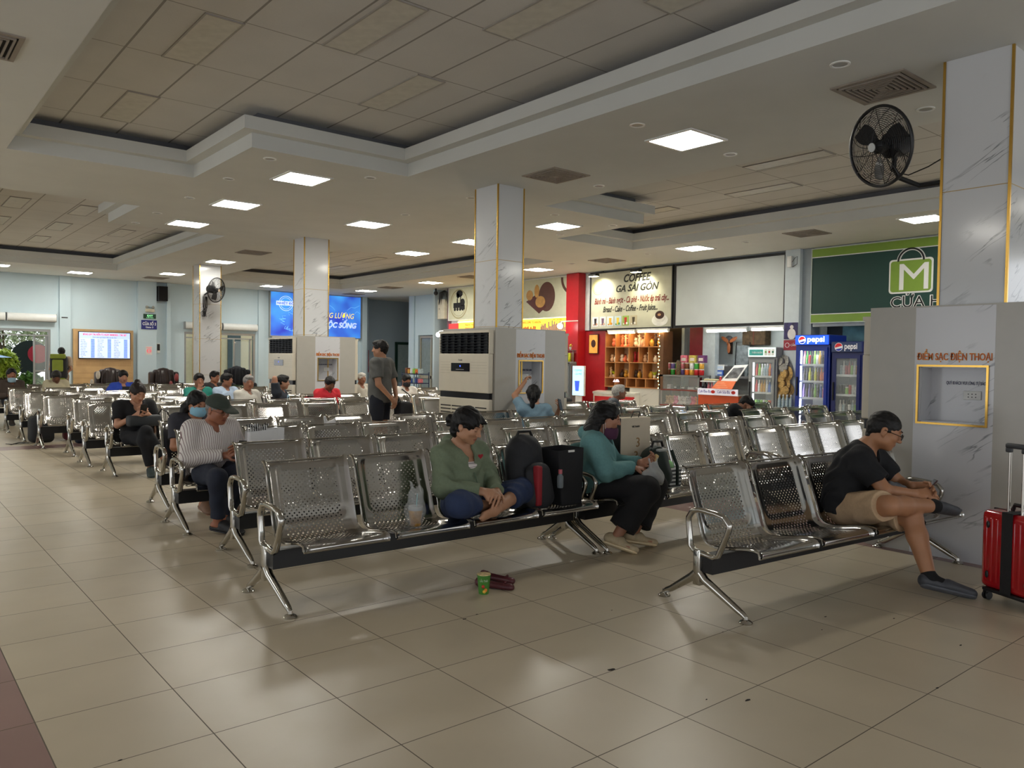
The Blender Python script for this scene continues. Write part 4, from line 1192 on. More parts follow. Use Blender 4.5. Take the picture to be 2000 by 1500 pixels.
for k in range(6):
    b.tube([(0.0+rng.uniform(-.05, .05), 0, 0.4), (rng.uniform(-.05, .05), -0.02, 0.15), (rng.uniform(-.12, .12), -0.02, 0.0), (rng.uniform(-.1, .1), -0.02, -0.1), (rng.uniform(-.05, .05), 0, 0.05)], 0.008, 5)
b.build('cables', BLACK_PL, g, smooth=True)

# ================================================================== far wall: frame origin at world (x, YB, z); x right, y up, z towards the hall
def BW(x, z=0.0, d=0.0): return face_my(x, YB-d-0.001, z)
alu = mat('aluminium_frame', (170, 172, 172), 0.3, 0.7, var=0.04)
# air curtains (long white rolls above the doors)
curt_m = mat('air_curtain_white', (226, 228, 226), 0.35, var=0.03)
def curtain(label, x0, x1, z):
    t = thing('air_curtain', label, 'air curtain', world=BW(x0, z))
    w = x1-x0
    prof = [(0.0, 0.0), (0.16, 0.0), (0.20, 0.04), (0.215, 0.11), (0.20, 0.18), (0.15, 0.225), (0.0, 0.23)]
    MB().prism([(b, a) for a, b in prof], 0.01, w-0.01, axis='x').build('case', curt_m, t, smooth=True, angle=50) if False else None
    g = MB(); n = len(prof)
    vs = [(x, b, a) for x in (0.01, w-0.01) for a, b in prof]
    g.add(vs, [tuple(range(n)), tuple(range(2*n-1, n-1, -1))]+[(i, n+i, n+(i+1) % n, (i+1) % n) for i in range(n)])
    g.build('case', curt_m, t, smooth=True, angle=50)
    for u_ in (0, w-0.01): MB().box(u_, u_+0.01, 0, 0.23, 0, 0.18).build('end_cap', mat('end_cap_grey', (150, 150, 150), 0.5), t)
    MB().box(0.03, w-0.03, -0.006, 0, 0.08, 0.16).build('outlet', mat('outlet_dark', (50, 50, 50), 0.6), t)
curtain('white air curtain over the garden door, left of the gap', -1.5, 1.60, 2.34)
curtain('white air curtain over the garden door, right of the gap', 1.63, 2.85, 2.34)
curtain('white air curtain over the gate door, left piece beside the far column', 6.44, 7.60, 2.29)
curtain('white air curtain over the gate door, right piece', 7.63, 8.80, 2.29)
# door frames / posts
def dframe(n, x0, x1, h):
    t = thing('door_%d' % n, None, None, world=BW(x0, 0)); t['kind'] = 'structure'
    w = x1-x0
    g = MB(); g.box(0, 0.06, 0, h, -0.15, -0.02).box(w-0.06, w, 0, h, -0.15, -0.02).box(0.06, w-0.06, h-0.07, h, -0.15, -0.02).box(0.06, w-0.06, h-0.2, h-0.16, -0.12, -0.04)
    g.build('door_frame', alu, t)
    return t, w
t, w = dframe(1, D1[0], D1[1], D1[2])
g = MB(); g.box(w-0.42, w-0.37, 0, 1.98, -0.14, -0.08).box(w-0.12, w-0.07, 0, 1.98, -0.14, -0.08).box(w-0.37, w-0.12, 0.9, 0.95, -0.13, -0.09); g.build('folded_leaf', alu, t)
MB().box(w-0.37, w-0.12, 0.02, 1.9, -0.115, -0.105).build('leaf_glass', glass(), t)
t, w = dframe(2, D2[0], D2[1], D2[2])
g = MB()
for x in (0.55, 0.60, 1.60, 2.15): g.box(x, x+0.05, 0, 2.0, -0.14, -0.08)
g.build('folded_leaf', alu, t)
MB().box(1.65, 2.15, 0.02, 1.95, -0.115, -0.105).build('leaf_glass', glass(), t)
# wooden timetable stand
wood = mat('light_oak_board', (196, 160, 112), 0.5, var=0.12, scale=3)
t = thing('timetable_board', 'light wood information board holding the timetable screen by the far wall', 'information board', world=BW(3.28))
MB().box(0, 1.63, 0, 2.17, 0.02, 0.14).build('board', wood, t)
g = MB()
for r in range(6):
    for c_ in range(44): g.box(0.08+c_*0.034, 0.10+c_*0.034, 1.08+r*0.028, 1.092+r*0.028, 0.14, 0.142)
g.build('speaker_slots', mat('wood_slot', (140, 104, 62), 0.7), t)
g = MB()
for k in range(6): g.box(0.02, 1.61, 0.12+k*0.15, 0.126+k*0.15, 0.14, 0.142)
g.build('board_joint', MATS['wood_slot'], t)
s = thing('timetable_screen', 'large lit timetable screen with red heading and rows of train times', 'screen', world=BW(3.40, 1.30, 0.142))
MB().rbox(0, 1.42, 0, 0.80, 0, 0.05, 0.008).build('bezel', BLACK_PL, s)
sw, sh = 1.42, 0.80
MB().box(0.02, sw-0.02, 0.02, sh-0.02, 0.05, 0.052).build('display', mat('screen_white', (206, 222, 250), 0.3, emit=0.55, var=0), s)
MB().box(0.02, sw-0.02, sh-0.20, sh-0.02, 0.052, 0.0525).build('heading_band', mat('screen_head', (190, 210, 250), 0.3, emit=0.5, var=0), s)
sred = mat('screen_red', (220, 50, 80), 0.4, emit=0.7, var=0); sblu = mat('screen_blue', (60, 90, 220), 0.4, emit=0.7, var=0); sdk = mat('screen_dark', (60, 70, 90), 0.4, emit=0.2, var=0); slb = mat('screen_cell', (150, 180, 246), 0.4, emit=0.5, var=0)
text(s, 'BẢNG GIỜ TÀU ĐẾN TỪ NGÀY 08/08/2023 - TÀU SE7', sred, 0.12, sh-0.105, 0.07, 1.18, z=0.054, bold=0.002)
text(s, 'Kính chào quý khách đến Ga Sài Gòn', sblu, 0.38, sh-0.18, 0.05, 0.64, z=0.054)
names = ['Sài Gòn', 'Biên Hòa', 'Long Khánh', 'Bình Thuận', 'Nha Trang', 'Tuy Hòa', 'Diêu Trì', 'Quảng Ngãi', 'Tam Kỳ', 'Đà Nẵng', 'Huế']
for c_ in range(3):
    MB().box(0.33+c_*0.45, 0.43+c_*0.45, 0.03, sh-0.21, 0.0525, 0.053).build('time_column', slb, s)
    for r in range(11):
        z = sh-0.255-r*0.050
        text(s, names[(r+c_*3) % 11], sdk, 0.06+c_*0.45, z, 0.036, None, z=0.054)
        text(s, '%02d:%02d' % ((6+r*2+c_) % 24, (r*17) % 60), sblu, 0.34+c_*0.45, z, 0.034, 0.08, z=0.054)
# gate sign, exit sign, lamp, speaker, notices
def plate(name, label, cat, x, z, w, h, m, d=0.03, off=0.0):
    t = thing(name, label, cat, world=BW(x, z, off)); MB().box(0, w, 0, h, 0, d).build('plate', m, t); return t
navy = mat('navy_sign', (34, 40, 120), 0.4, var=0.03)
t = plate('gate_sign', 'navy blue sign reading CỬA SỐ 3, Gate 3', 'sign', 5.13, 2.23, 0.45, 0.28, navy, off=0.16)
wl2 = mat('sign_white_ink', (236, 238, 240), 0.5, var=0)
text(t, 'CỬA SỐ 3', wl2, 0.03, 0.125, 0.12, 0.39, z=0.032, bold=0.004); text(t, 'Gate 3', wl2, 0.12, 0.04, 0.065, 0.22, z=0.032, bold=0.002)
t = plate('exit_sign', 'green EXIT sign above the gate sign', 'sign', 5.19, 2.56, 0.36, 0.14, mat('exit_green', (14, 60, 40), 0.4, var=0), off=0.16)
text(t, 'EXIT', mat('exit_glow', (150, 240, 170), 0.4, emit=0.6, var=0), 0.1, 0.065, 0.07, 0.17, z=0.032, bold=0.002); text(t, 'LỐI RA', MATS['exit_glow'], 0.08, 0.012, 0.045, 0.2, z=0.032)
t = thing('emergency_lamp', 'beige twin headed emergency lamp above the exit sign', 'lamp', world=BW(5.24, 2.76, 0.16)); MB().rbox(0, 0.26, 0, 0.10, 0, 0.09, 0.01).build('case', MATS['beige_box'], t)
MB().ell((0.04, 0.15, 0.06), (0.045, 0.045, 0.045)).ell((0.22, 0.15, 0.06), (0.045, 0.045, 0.045)).build('lamp_head', mat('lamp_head_grey', (160, 160, 150), 0.3), t, smooth=True)
t = thing('loudspeaker', 'black wall loudspeaker beside the pilaster above the gate sign', 'loudspeaker', world=BW(5.60, 3.12)); MB().rbox(0, 0.28, 0, 0.46, 0.03, 0.28, 0.01).build('cabinet', BLACK_PL, t); MB().box(0.02, 0.26, 0.02, 0.44, 0.28, 0.285).build('grille', mat('speaker_cloth', (12, 12, 14), 0.9), t); MB().box(0.1, 0.18, 0.2, 0.3, 0, 0.03).build('bracket', BLACK_METAL, t)
t = plate('no_smoking_sign', 'small white no smoking notice with a red ring', 'sign', 5.26, 1.44, 0.19, 0.26, mat('notice_white', (226, 222, 218), 0.5), 0.005, 0.16)
MB().annulus((0.095, 0.12, 0.005), 0.065, 0.05, 0.002).box(0.05, 0.14, 0.112, 0.128, 0.005, 0.007).build('ring', sred, t); text(t, 'NO SMOKING', sred, 0.02, 0.215, 0.028, 0.15, z=0.007)
t = thing('soap_dispenser', 'small black and white wall dispenser right of the no smoking notice', 'dispenser', world=BW(5.60, 1.50)); MB().rbox(0, 0.10, 0, 0.30, 0, 0.1, 0.015).build('case', WHITE_PL, t); MB().rbox(0.01, 0.09, 0.08, 0.28, 0.1, 0.12, 0.01).build('window', BLACK_PL, t)
t = plate('wall_label', 'small dark label on the pilaster by the garden door', 'label', 2.99, 2.47, 0.16, 0.035, mat('label_dark', (60, 62, 66), 0.5), 0.006, 0.07)
# blue backlit advertisement
t = thing('advertising_panel', 'blue backlit advertisement with ice splash and words LƯỢNG and CUỘC SỐNG', 'advertisement', world=BW(9.27, 2.17, 0.0))
m, nt, b_ = nodes_of('blue_ad_print')
tc = nn(nt, 'ShaderNodeTexCoord'); gr = nn(nt, 'ShaderNodeTexNoise'); gr.inputs['Scale'].default_value = 0.9; nt.links.new(tc.outputs['Object'], gr.inputs['Vector'])
cr = nn(nt, 'ShaderNodeValToRGB'); cr.color_ramp.elements[0].position = 0.35; cr.color_ramp.elements[0].color = (*lin((40, 50, 170)), 1); cr.color_ramp.elements[1].position = 0.68; cr.color_ramp.elements[1].color = (*lin((70, 160, 240)), 1)
nt.links.new(gr.outputs[0], cr.inputs[0]); nt.links.new(cr.outputs[0], b_.inputs['Base Color']); nt.links.new(cr.outputs[0], b_.inputs['Emission Color']); b_.inputs['Emission Strength'].default_value = 0.75
aw, ah = 3.44, 1.5
MB().box(0, aw, 0, ah, 0.0, 0.10).build('light_box', m, t)
g = MB(); g.box(-0.03, 0, -0.03, ah+0.03, 0, 0.12).box(aw, aw+0.03, -0.03, ah+0.03, 0, 0.12).box(0, aw, -0.03, 0, 0, 0.12).box(0, aw, ah, ah+0.03, 0, 0.12); g.build('frame', alu, t)
adw = mat('ad_white_print', (210, 230, 250), 0.4, emit=0.6, var=0); ady = mat('ad_yellow_print', (246, 226, 70), 0.4, emit=0.7, var=0); adl = mat('ad_light_blue', (120, 190, 250), 0.4, emit=0.6, var=0)
g = MB(); g.annulus((0.55, 1.12, 0.10), 0.26, 0.245, 0.003).annulus((0.55, 1.12, 0.10), 0.2, 0.19, 0.003).box(0.2, 0.9, 1.05, 1.2, 0.1, 0.102)
g.build('badge', adw, t); text(t, 'NHIỆT ĐỚI', m if False else MATS['screen_blue'], 0.23, 1.085, 0.11, 0.64, z=0.104, bold=0.003)
MB().disc((1.25, 0.62, 0.10), 0.36, 0.002, 28, 0.42).build('glow_disc', adl, t)
MB().prism([(1.1, 0.35), (1.5, 0.28), (1.62, 0.9), (1.35, 1.15), (1.12, 0.95)], 0.102, 0.104).build('ice_glass', adw, t)
MB().prism([(1.12, 0.5), (1.35, 0.35), (1.5, 0.55), (1.48, 0.8), (1.3, 0.85), (1.14, 0.72)], 0.104, 0.106).build('orange_flame', mat('ad_orange', (250, 150, 50), 0.4, emit=0.9, var=0.2), t)
g = MB(); rng = random.Random(11)
for k in range(26):
    a = rng.uniform(0.9, 5.2); r0 = rng.uniform(0.38, 0.5); r1 = r0+rng.uniform(0.04, 0.2)
    g.tube([(1.05+r0*cos(a)*1.2, 0.5+r0*sin(a)*0.8, 0.101), (1.05+r1*cos(a+0.12)*1.2, 0.5+r1*sin(a+0.12)*0.8, 0.101), (1.05+r0*cos(a+0.3)*1.25, 0.5+r0*sin(a+0.3)*0.85, 0.101)], 0.008, 4)
for p in ([(2.9, 1.0), (3.05, 1.12), (3.2, 1.1), (3.4, 1.2)], [(2.2, 1.15), (2.35, 1.05), (2.4, 0.98)], [(3.2, 0.9), (3.3, 0.98), (3.42, 0.9)]):
    g.tube([(x, y, 0.101) for x, y in p], 0.006, 4)
g.build('splash', adl, t)
text(t, 'NĂNG LƯỢNG', MATS['screen_blue'], 1.66, 0.70, 0.27, 1.5, z=0.101, shear=0.25, bold=0.01)
text(t, 'NĂNG LƯỢNG', ady, 1.66, 0.70, 0.27, 1.5, z=0.106, shear=0.25)
text(t, 'CUỘC SỐNG', adw, 1.75, 0.36, 0.27, 1.5, z=0.101, shear=0.25, bold=0.01)
text(t, 'CUỘC SỐNG', MATS['screen_blue'], 1.75, 0.36, 0.27, 1.5, z=0.103, shear=0.25, bold=0.005)
text(t, 'CUỘC SỐNG', adw, 1.75, 0.36, 0.27, 1.5, z=0.107, shear=0.25)
# massage chairs along the far wall
def massage(label, x, y, m, h=1.06, w=0.86):
    t = thing('massage_chair', label, 'armchair', (x, y, 0))
    g = MB(); g.ell((0, 0.12, h-0.42), (w*0.42, 0.20, 0.42)); g.rbox(-w*0.34, w*0.34, 0.0, 0.26, 0.3, h-0.06, 0.08, 4); g.build('backrest', m, t, smooth=True, angle=60)
    g = MB(); g.rbox(-w*0.32, w*0.32, -0.5, 0.05, 0.18, 0.46, 0.06, 3); g.build('seat', m, t, smooth=True)
    for s in (-1, 1):
        MB().rbox(s*w*0.42-0.09, s*w*0.42+0.09, -0.5, 0.15, 0.0, 0.62, 0.06, 3).build('arm', m, t, smooth=True)
        MB().rbox(s*w*0.40-0.07, s*w*0.40+0.07, -0.05, 0.22, 0.55, h-0.12, 0.06, 3).build('side_wing', m, t, smooth=True)
    g = MB()
    for k in range(5): x_ = (-0.5+k/4)*w*0.6; g.tube([(x_, -0.07, 0.5), (x_*1.02, -0.085, h-0.35), (x_*0.85, -0.02, h-0.08)], 0.02, 6)
    g.build('back_piping', m, t, smooth=True)
    g = MB(); g.rbox(-w*0.3, w*0.3, -0.75, -0.5, 0.06, 0.34, 0.05); g.build('leg_rest', m, t, smooth=True)
leather = mat('dark_brown_leather', (44, 32, 30), 0.35, var=0.1, bump=0.2)
massage('dark brown leather massage chair under the timetable screen', 4.0, 21.2, leather)
massage('dark brown leather massage chair beside the gate sign pilaster', 5.45, 21.2, leather)
massage('massage chair under a black cover before the gate door', 7.55, 20.9, mat('black_chair_cover', (24, 26, 34), 0.8, bump=0.3), 1.14, 0.8)
massage('maroon massage chair behind the man with the raised arm', 7.6, 17.4, mat('maroon_leather', (84, 26, 36), 0.5), 1.12, 0.8)
# planters near the chairs
leaf_m = mat('planter_leaf', (52, 84, 46), 0.5, var=0.3)
def spiky(label, x, y, h=0.55, col=(226, 214, 196)):
    t = thing('potted_plant', label, 'plant', (x, y, 0))
    MB().lathe([(0.12, 0), (0.17, 0.32), (0.19, 0.34), (0.17, 0.36), (0.15, 0.33)], seg=16).build('pot', WHITE_PL, t, smooth=True)
    g = MB(); rng = random.Random(int(x*100))
    for k in range(22):
        a = rng.uniform(0, 2*pi); l = rng.uniform(0.3, 0.5); hh = rng.uniform(0.25, 1)*h
        g.tube([(0, 0, 0.33), (cos(a)*l*0.4, sin(a)*l*0.4, 0.36+hh*0.7), (cos(a)*l, sin(a)*l, 0.36+hh*0.75)], [0.012, 0.034, 0.004], 5, r2=0.006)
    g.build('leaves', leaf_m, t)
    g = MB(); g.ell((0.03, 0, 0.36+h*1.05), (0.05, 0.05, 0.1)).ell((-0.1, 0, 0.36+h*0.75), (0.04, 0.04, 0.07)); g.build('flower', mat('flower_%d' % int(x*10), col, 0.5), t, smooth=True)
spiky('potted lily plant with a cream flower in front of the timetable screen', 2.75, 17.0)
spiky('potted plant with orange flower spikes left of the man with the raised arm', 6.0, 16.0, 0.5, (196, 120, 90))
spiky('potted plant beside the farthest marble column', 4.4, 16.6, 0.5, (150, 60, 60))
# fire hose box, stairs, glazed door, rack at far right
t = thing('fire_hose_box', 'red fire hose box on the grey stair wall', 'fire box', world=face_my(13.12, 23.39, 0.9)); MB().rbox(0, 0.34, 0, 0.85, 0, 0.16, 0.01).build('case', mat('fire_red', (150, 24, 34), 0.4), t); MB().annulus((0.17, 0.45, 0.16), 0.1, 0.08, 0.004).build('emblem', wl2, t)
t = thing('staircase', 'stair flight with a black steel railing in the alcove', 'stairs', (14.2, 22.2, 0))
g = MB()
for k in range(9): g.box(0.0+k*0.28, 0.28+k*0.28, -0.7, 1.0, 0, 0.17*(k+1))
g.build('steps', wall_dk, t)
g = MB(); 
for k in range(9): x = 0.1+k*0.28; g.tube([(x, -0.72, 0.17*(k+1)), (x, -0.72, 0.17*(k+1)+0.85)], 0.016, 6)
for q in (0.25, 0.45, 0.65): g.tube([(0.1, -0.72, 0.17+q), (2.34, -0.72, 1.53+q)], 0.012, 6)
g.box(0.02, 0.08, -0.75, -0.69, 0, 1.0); g.tube([(0.05, -0.72, 1.0), (2.4, -0.72, 2.43)], 0.04, 8)
g.build('railing', BLACK_METAL, t)
t = thing('stair_door', 'green framed glazed door beyond the stairs', 'door', world=face_my(14.7, 23.39, 0.0)); g = MB(); g.box(0, 0.1, 0, 2.1, 0, 0.06).box(0.8, 0.9, 0, 2.1, 0, 0.06).box(0.1, 0.8, 2.0, 2.1, 0, 0.06); g.build('door_frame', mat('dark_green_paint', (20, 50, 40), 0.5), t); MB().box(0.1, 0.8, 0, 2.0, 0, 0.02).build('pane', mat('frosted_pane', (150, 166, 166), 0.4), t)
t = thing('door_3', None, None, world=face_mx(13.95, 20.35, 0)); t['kind'] = 'structure'
g = MB(); g.box(0, 0.06, 0, 2.26, -0.05, 0.05).box(1.4, 1.46, 0, 2.26, -0.05, 0.05).box(0.06, 1.4, 2.18, 2.26, -0.05, 0.05).box(0.66, 0.74, 0, 2.18, -0.04, 0.04).box(0.06, 1.4, 0.75, 0.85, -0.04, 0.04); g.build('door_frame', mat('champagne_aluminium', (176, 168, 150), 0.4, 0.4), t)
MB().box(0.06, 1.4, 0, 2.18, -0.01, 0.01).build('pane', mat('grey_door_glass', (128, 140, 142), 0.2), t)
MB().box(0.85, 1.15, 1.1, 1.5, 0.012, 0.014).build('paper_notice', wl2, t)
t = thing('toilet_sign', 'small navy sign above the aluminium door at the far right', 'sign', world=face_mx(13.84, 19.41, 2.3)); MB().box(0, 0.42, 0, 0.15, 0, 0.02).build('plate', mat('blue_sign_small', (40, 70, 150), 0.4), t); text(t, 'NHÀ VỆ SINH', wl2, 0.04, 0.08, 0.05, 0.34, z=0.022); text(t, 'WC', wl2, 0.17, 0.02, 0.04, 0.08, z=0.022)
t = thing('snack_rack', 'low metal rack of colourful snack packs by the aluminium door', 'rack', (12.6, 18.6, 0))
g = MB()
for z in (0.35, 0.62, 0.92): g.box(-0.25, 0.25, -0.45, 0.45, z, z+0.025)
for x in (-0.25, 0.23):
    for y in (-0.45, 0.43): g.box(x, x+0.02, y, y+0.02, 0, 1.0)
g.build('shelf', mat('rack_blue', (50, 56, 90), 0.5), t)
rng = random.Random(9)
for lv, z in (('top', 0.945), ('middle', 0.645)):
    for k in range(6):
        c_ = list(PAL)[rng.randrange(len(PAL))]
        o = MB().rbox(-0.07, 0.07, -0.06, 0.06, 0, 0.14+0.05*rng.random(), 0.015).build('snack_pack', mat('pack_'+c_, PAL[c_], 0.4, var=0.3, scale=30))
        o.location = (12.55, 18.22+k*0.155, z); tag(o, '%s snack pack, %s from the right on the %s tier of the rack' % (c_, ORD[k] if k < 4 and k > 0 else ['first', '', '', '', 'fifth', 'sixth'][k], lv), 'snack pack', 'snack packs on the rack')

# ---------------- outside the garden door
t = thing('ground_outside', None, None); t['kind'] = 'structure'; MB().box(-9, 17, YB+0.25, 34, -0.02, 0.01).build('paving', mat('outdoor_paving', (190, 186, 176), 0.8), t)
t = thing('facade_outside', None, None); t['kind'] = 'structure'
MB().box(6.0, 10.5, 27.0, 27.4, 0, 4.5).build('facade', mat('cream_facade', (206, 196, 160), 0.8, var=0.05), t)
g = MB()
for x in (6.3, 7.2, 8.1, 9.4): g.box(x, x+0.5, 26.95, 27, 0.7, 2.3)
g.build('facade_window', mat('facade_window_dark', (70, 84, 84), 0.3), t)
MB().box(5.2, 7.2, 25.5, 27, 1.75, 1.8).add([(5.2, 25.4, 1.35), (7.2, 25.4, 1.35), (7.2, 26.2, 1.95), (5.2, 26.2, 1.95), (5.2, 25.4, 1.33), (7.2, 25.4, 1.33), (7.2, 26.2, 1.93), (5.2, 26.2, 1.93)], [(0,1,2,3), (7,6,5,4), (0,4,5,1), (1,5,6,2), (2,6,7,3), (3,7,4,0)]).build('awning', stripe_material('green_awning', (90, 190, 150), (200, 236, 214), 0.16, 0.4), t)
def shrub(label, x, y, z0, rx, ry, rz, n, rgb, seed, group='garden shrubs outside the door'):
    t = thing('garden_shrub', label, 'shrub', (x, y, 0), group=group)
    rng = random.Random(seed); g = MB()
    for k in range(n):
        a, b_ = rng.uniform(0, 2*pi), math.acos(rng.uniform(-0.6, 1)); r = rng.uniform(0.6, 1.0)
        p = Vector((rx*r*cos(a)*sin(b_), ry*r*sin(a)*sin(b_), z0+rz*r*cos(b_)))
        M_ = Matrix.Rotation(rng.uniform(0, 6), 3, 'Z') @ Matrix.Rotation(rng.uniform(-1, 1), 3, 'X')
        s = rng.uniform(0.07, 0.13)
        q = [M_ @ Vector(v)*s for v in ((0, -1, 0), (0.45, 0, 0.1), (0, 1, 0), (-0.45, 0, 0.1))]
        g.add([p+v for v in q], [(0, 1, 2, 3)])
    g.build('foliage', mat('shrub_%d' % seed, rgb, 0.5, var=0.35, scale=4), t)
    g = MB()
    for k in range(5): g.tube([(0, 0, 0), (rng.uniform(-.5, .5)*rx, rng.uniform(-.5, .5)*ry, z0), (rng.uniform(-.8, .8)*rx, rng.uniform(-.8, .8)*ry, z0+rz*0.7)], [0.05, 0.03, 0.01], 6)
    g.build('stem', mat('bark', (90, 76, 60), 0.9), t)
shrub('tall yellow green shrub outside the garden door', 1.75, 24.3, 1.0, 0.42, 0.4, 0.55, 1300, (188, 206, 80), 21)
shrub('low mid green shrub at the right of the garden doorway', 2.45, 24.3, 0.42, 0.40, 0.4, 0.42, 1100, (110, 150, 70), 22)
shrub('low dark green shrub at the left of the garden doorway', 0.75, 24.9, 0.5, 0.55, 0.5, 0.6, 1000, (76, 116, 54), 23)
shrub('pale blossoming tree crown high behind the doorway', 2.3, 28.3, 2.3, 1.9, 0.9, 1.3, 3200, (176, 190, 150), 24)
shrub('dark green tree crown behind the black round board outside', 4.9, 30.5, 2.0, 2.2, 1.0, 1.8, 2600, (86, 116, 70), 25)
shrub('broad dark hedge behind the pale tree outside', 1.0, 31.2, 1.2, 2.6, 0.9, 1.6, 3000, (70, 96, 56), 26)
t = thing('stall_board', 'black round board with a red disc standing in the garden', 'board', world=face_my(2.15, 26.0, 0)); MB().disc((0.55, 1.30, 0), 0.55, 0.05, 32).build('board', mat('stall_black', (22, 34, 30), 0.7), t); MB().disc((0.76, 1.42, 0.05), 0.30, 0.01, 32).build('red_disc', mat('stall_red', (180, 30, 50), 0.6), t); MB().box(0.5, 0.6, 0, 0.6, 0.0, 0.05).build('post', BLACK_METAL, t)
t = thing('blue_parasol', 'pale blue parasol top at the left edge outside the door', 'parasol', (0.95, 23.6, 0)); MB().lathe([(0.95, 1.30), (0.02, 1.52), (0.01, 1.54)], seg=8).build('canopy', mat('parasol_blue', (150, 190, 236), 0.6), t); MB().tube([(0, 0, 0), (0, 0, 1.75)], 0.02, 8).build('pole', alu, t)
# ================================================================== things on and around the stall counters
shelf_wood = mat('warm_shelf_wood', (190, 130, 76), 0.5, var=0.15, scale=4)
t = thing('display_shelf', 'warm lit wooden cubby shelf behind the marble counter of the coffee stall', 'shelf', world=FXF(10.28, 0.80, XW-0.02))
w, h, d = 1.74, 1.36, 0.34
g = MB(); g.box(0, w, 0, h, -d, -d+0.015); g.build('back', mat('shelf_back_panel', (206, 168, 128), 0.6, var=0.1), t)
zz = [0, 0.22, 0.60, 0.98, h-0.02]
g = MB()
for z in zz: MB().box(0, w, z, z+0.02, -d+0.015, 0).build('board', shelf_wood, t)
cols = [[0, 0.34, 0.72, 1.02, 1.32, w-0.02], [0, 0.34, 0.80, 1.24, w-0.02], [0, 0.34, 0.78, 1.10, 1.40, w-0.02], [0, 0.34, 0.80, 1.28, w-0.02]]
for r in range(4):
    for x in cols[r]: MB().box(x, x+0.02, zz[r]+0.02, zz[r+1], -d+0.015, -0.002).build('divider', shelf_wood, t)
MB().box(w, w+0.12, 0, h, -d, 0.0).build('end_panel', mat('dark_walnut', (104, 70, 44), 0.5, var=0.12), t)
# fairy lights
f = thing('fairy_lights', 'string of tiny green white lights down the right edge of the cubby shelf', 'string lights', world=FXF(8.55, 0.80, XW-0.01))
g = MB()
for k in range(17): g.ell((0.02*sin(k*1.7), 0.02+k*0.082, 0.01), (0.012, 0.012, 0.012), seg=6, rings=4)
g.build('bulbs', mat('fairy_glow', (190, 255, 190), 0.4, emit=6, var=0), f); MB().tube([(0.02*sin(k*1.7), 0.02+k*0.082, 0.0) for k in range(17)], 0.003, 4).build('wire', BLACK_PL, f)
# figurines
fg_cols = {'peach': (240, 196, 150), 'coral': (236, 120, 80), 'ivory': (250, 232, 200), 'gold': (214, 160, 60), 'red': (190, 40, 44), 'dark': (60, 40, 30), 'lime': (200, 216, 50)}
def figurine(kind, col, y, z, label, group='trinkets on the cubby shelf', s=1.0, x=XW+0.14):
    t = thing('figurine' if kind != 'plant' else 'small_plant', label, 'figurine' if kind != 'plant' else 'plant', (x, y, z), group=group)
    m = mat('fig_'+col, fg_cols[col], 0.4, var=0.15, scale=30)
    g = MB()
    if kind == 'cat':
        g.ell((0, 0, 0.055*s), (0.045*s, 0.05*s, 0.055*s)).ell((0, 0, 0.13*s), (0.036*s, 0.04*s, 0.036*s)); g.build('body', m, t, smooth=True)
        MB().lathe([(0.012*s, 0), (0.002, 0.03*s)], (0, 0.022*s, 0.155*s), 6).lathe([(0.012*s, 0), (0.002, 0.03*s)], (0, -0.022*s, 0.155*s), 6).build('ears', m, t)
    elif kind == 'vase':
        g.lathe([(0.03*s, 0), (0.055*s, 0.05*s), (0.045*s, 0.1*s), (0.02*s, 0.13*s), (0.03*s, 0.15*s)], seg=12); g.build('body', m, t, smooth=True)
        MB().ell((0, 0, 0.17*s), (0.03*s, 0.03*s, 0.02*s), seg=8, rings=5).build('mouth', mat('fig_mouth', (120, 60, 40), 0.5), t)
    elif kind == 'statue':
        g.lathe([(0.04*s, 0), (0.045*s, 0.03*s), (0.02*s, 0.05*s), (0.032*s, 0.12*s), (0.02*s, 0.19*s)], seg=10).ell((0, 0, 0.215*s), (0.022*s, 0.022*s, 0.028*s), seg=8, rings=6); g.build('body', m, t, smooth=True)
        MB().tube([(0, -0.045*s, 0.16*s), (0, 0, 0.18*s), (0, 0.05*s, 0.21*s)], 0.01*s, 6).build('arms', m, t)
    else:
        g.lathe([(0.03*s, 0), (0.04*s, 0.06*s), (0.035*s, 0.065*s)], seg=10); g.build('pot', mat('fig_ivory', fg_cols['ivory'], 0.4), t, smooth=True)
        b = MB(); rng = random.Random(int(y*100))
        for k in range(14):
            a = rng.uniform(0, 2*pi); b.tube([(0, 0, 0.06*s), (cos(a)*0.03*s, sin(a)*0.03*s, 0.11*s), (cos(a)*0.07*s, sin(a)*0.07*s, 0.13*s+0.03*s*rng.random())], [0.004, 0.014*s, 0.002], 4)
        b.build('leaves', m, t)
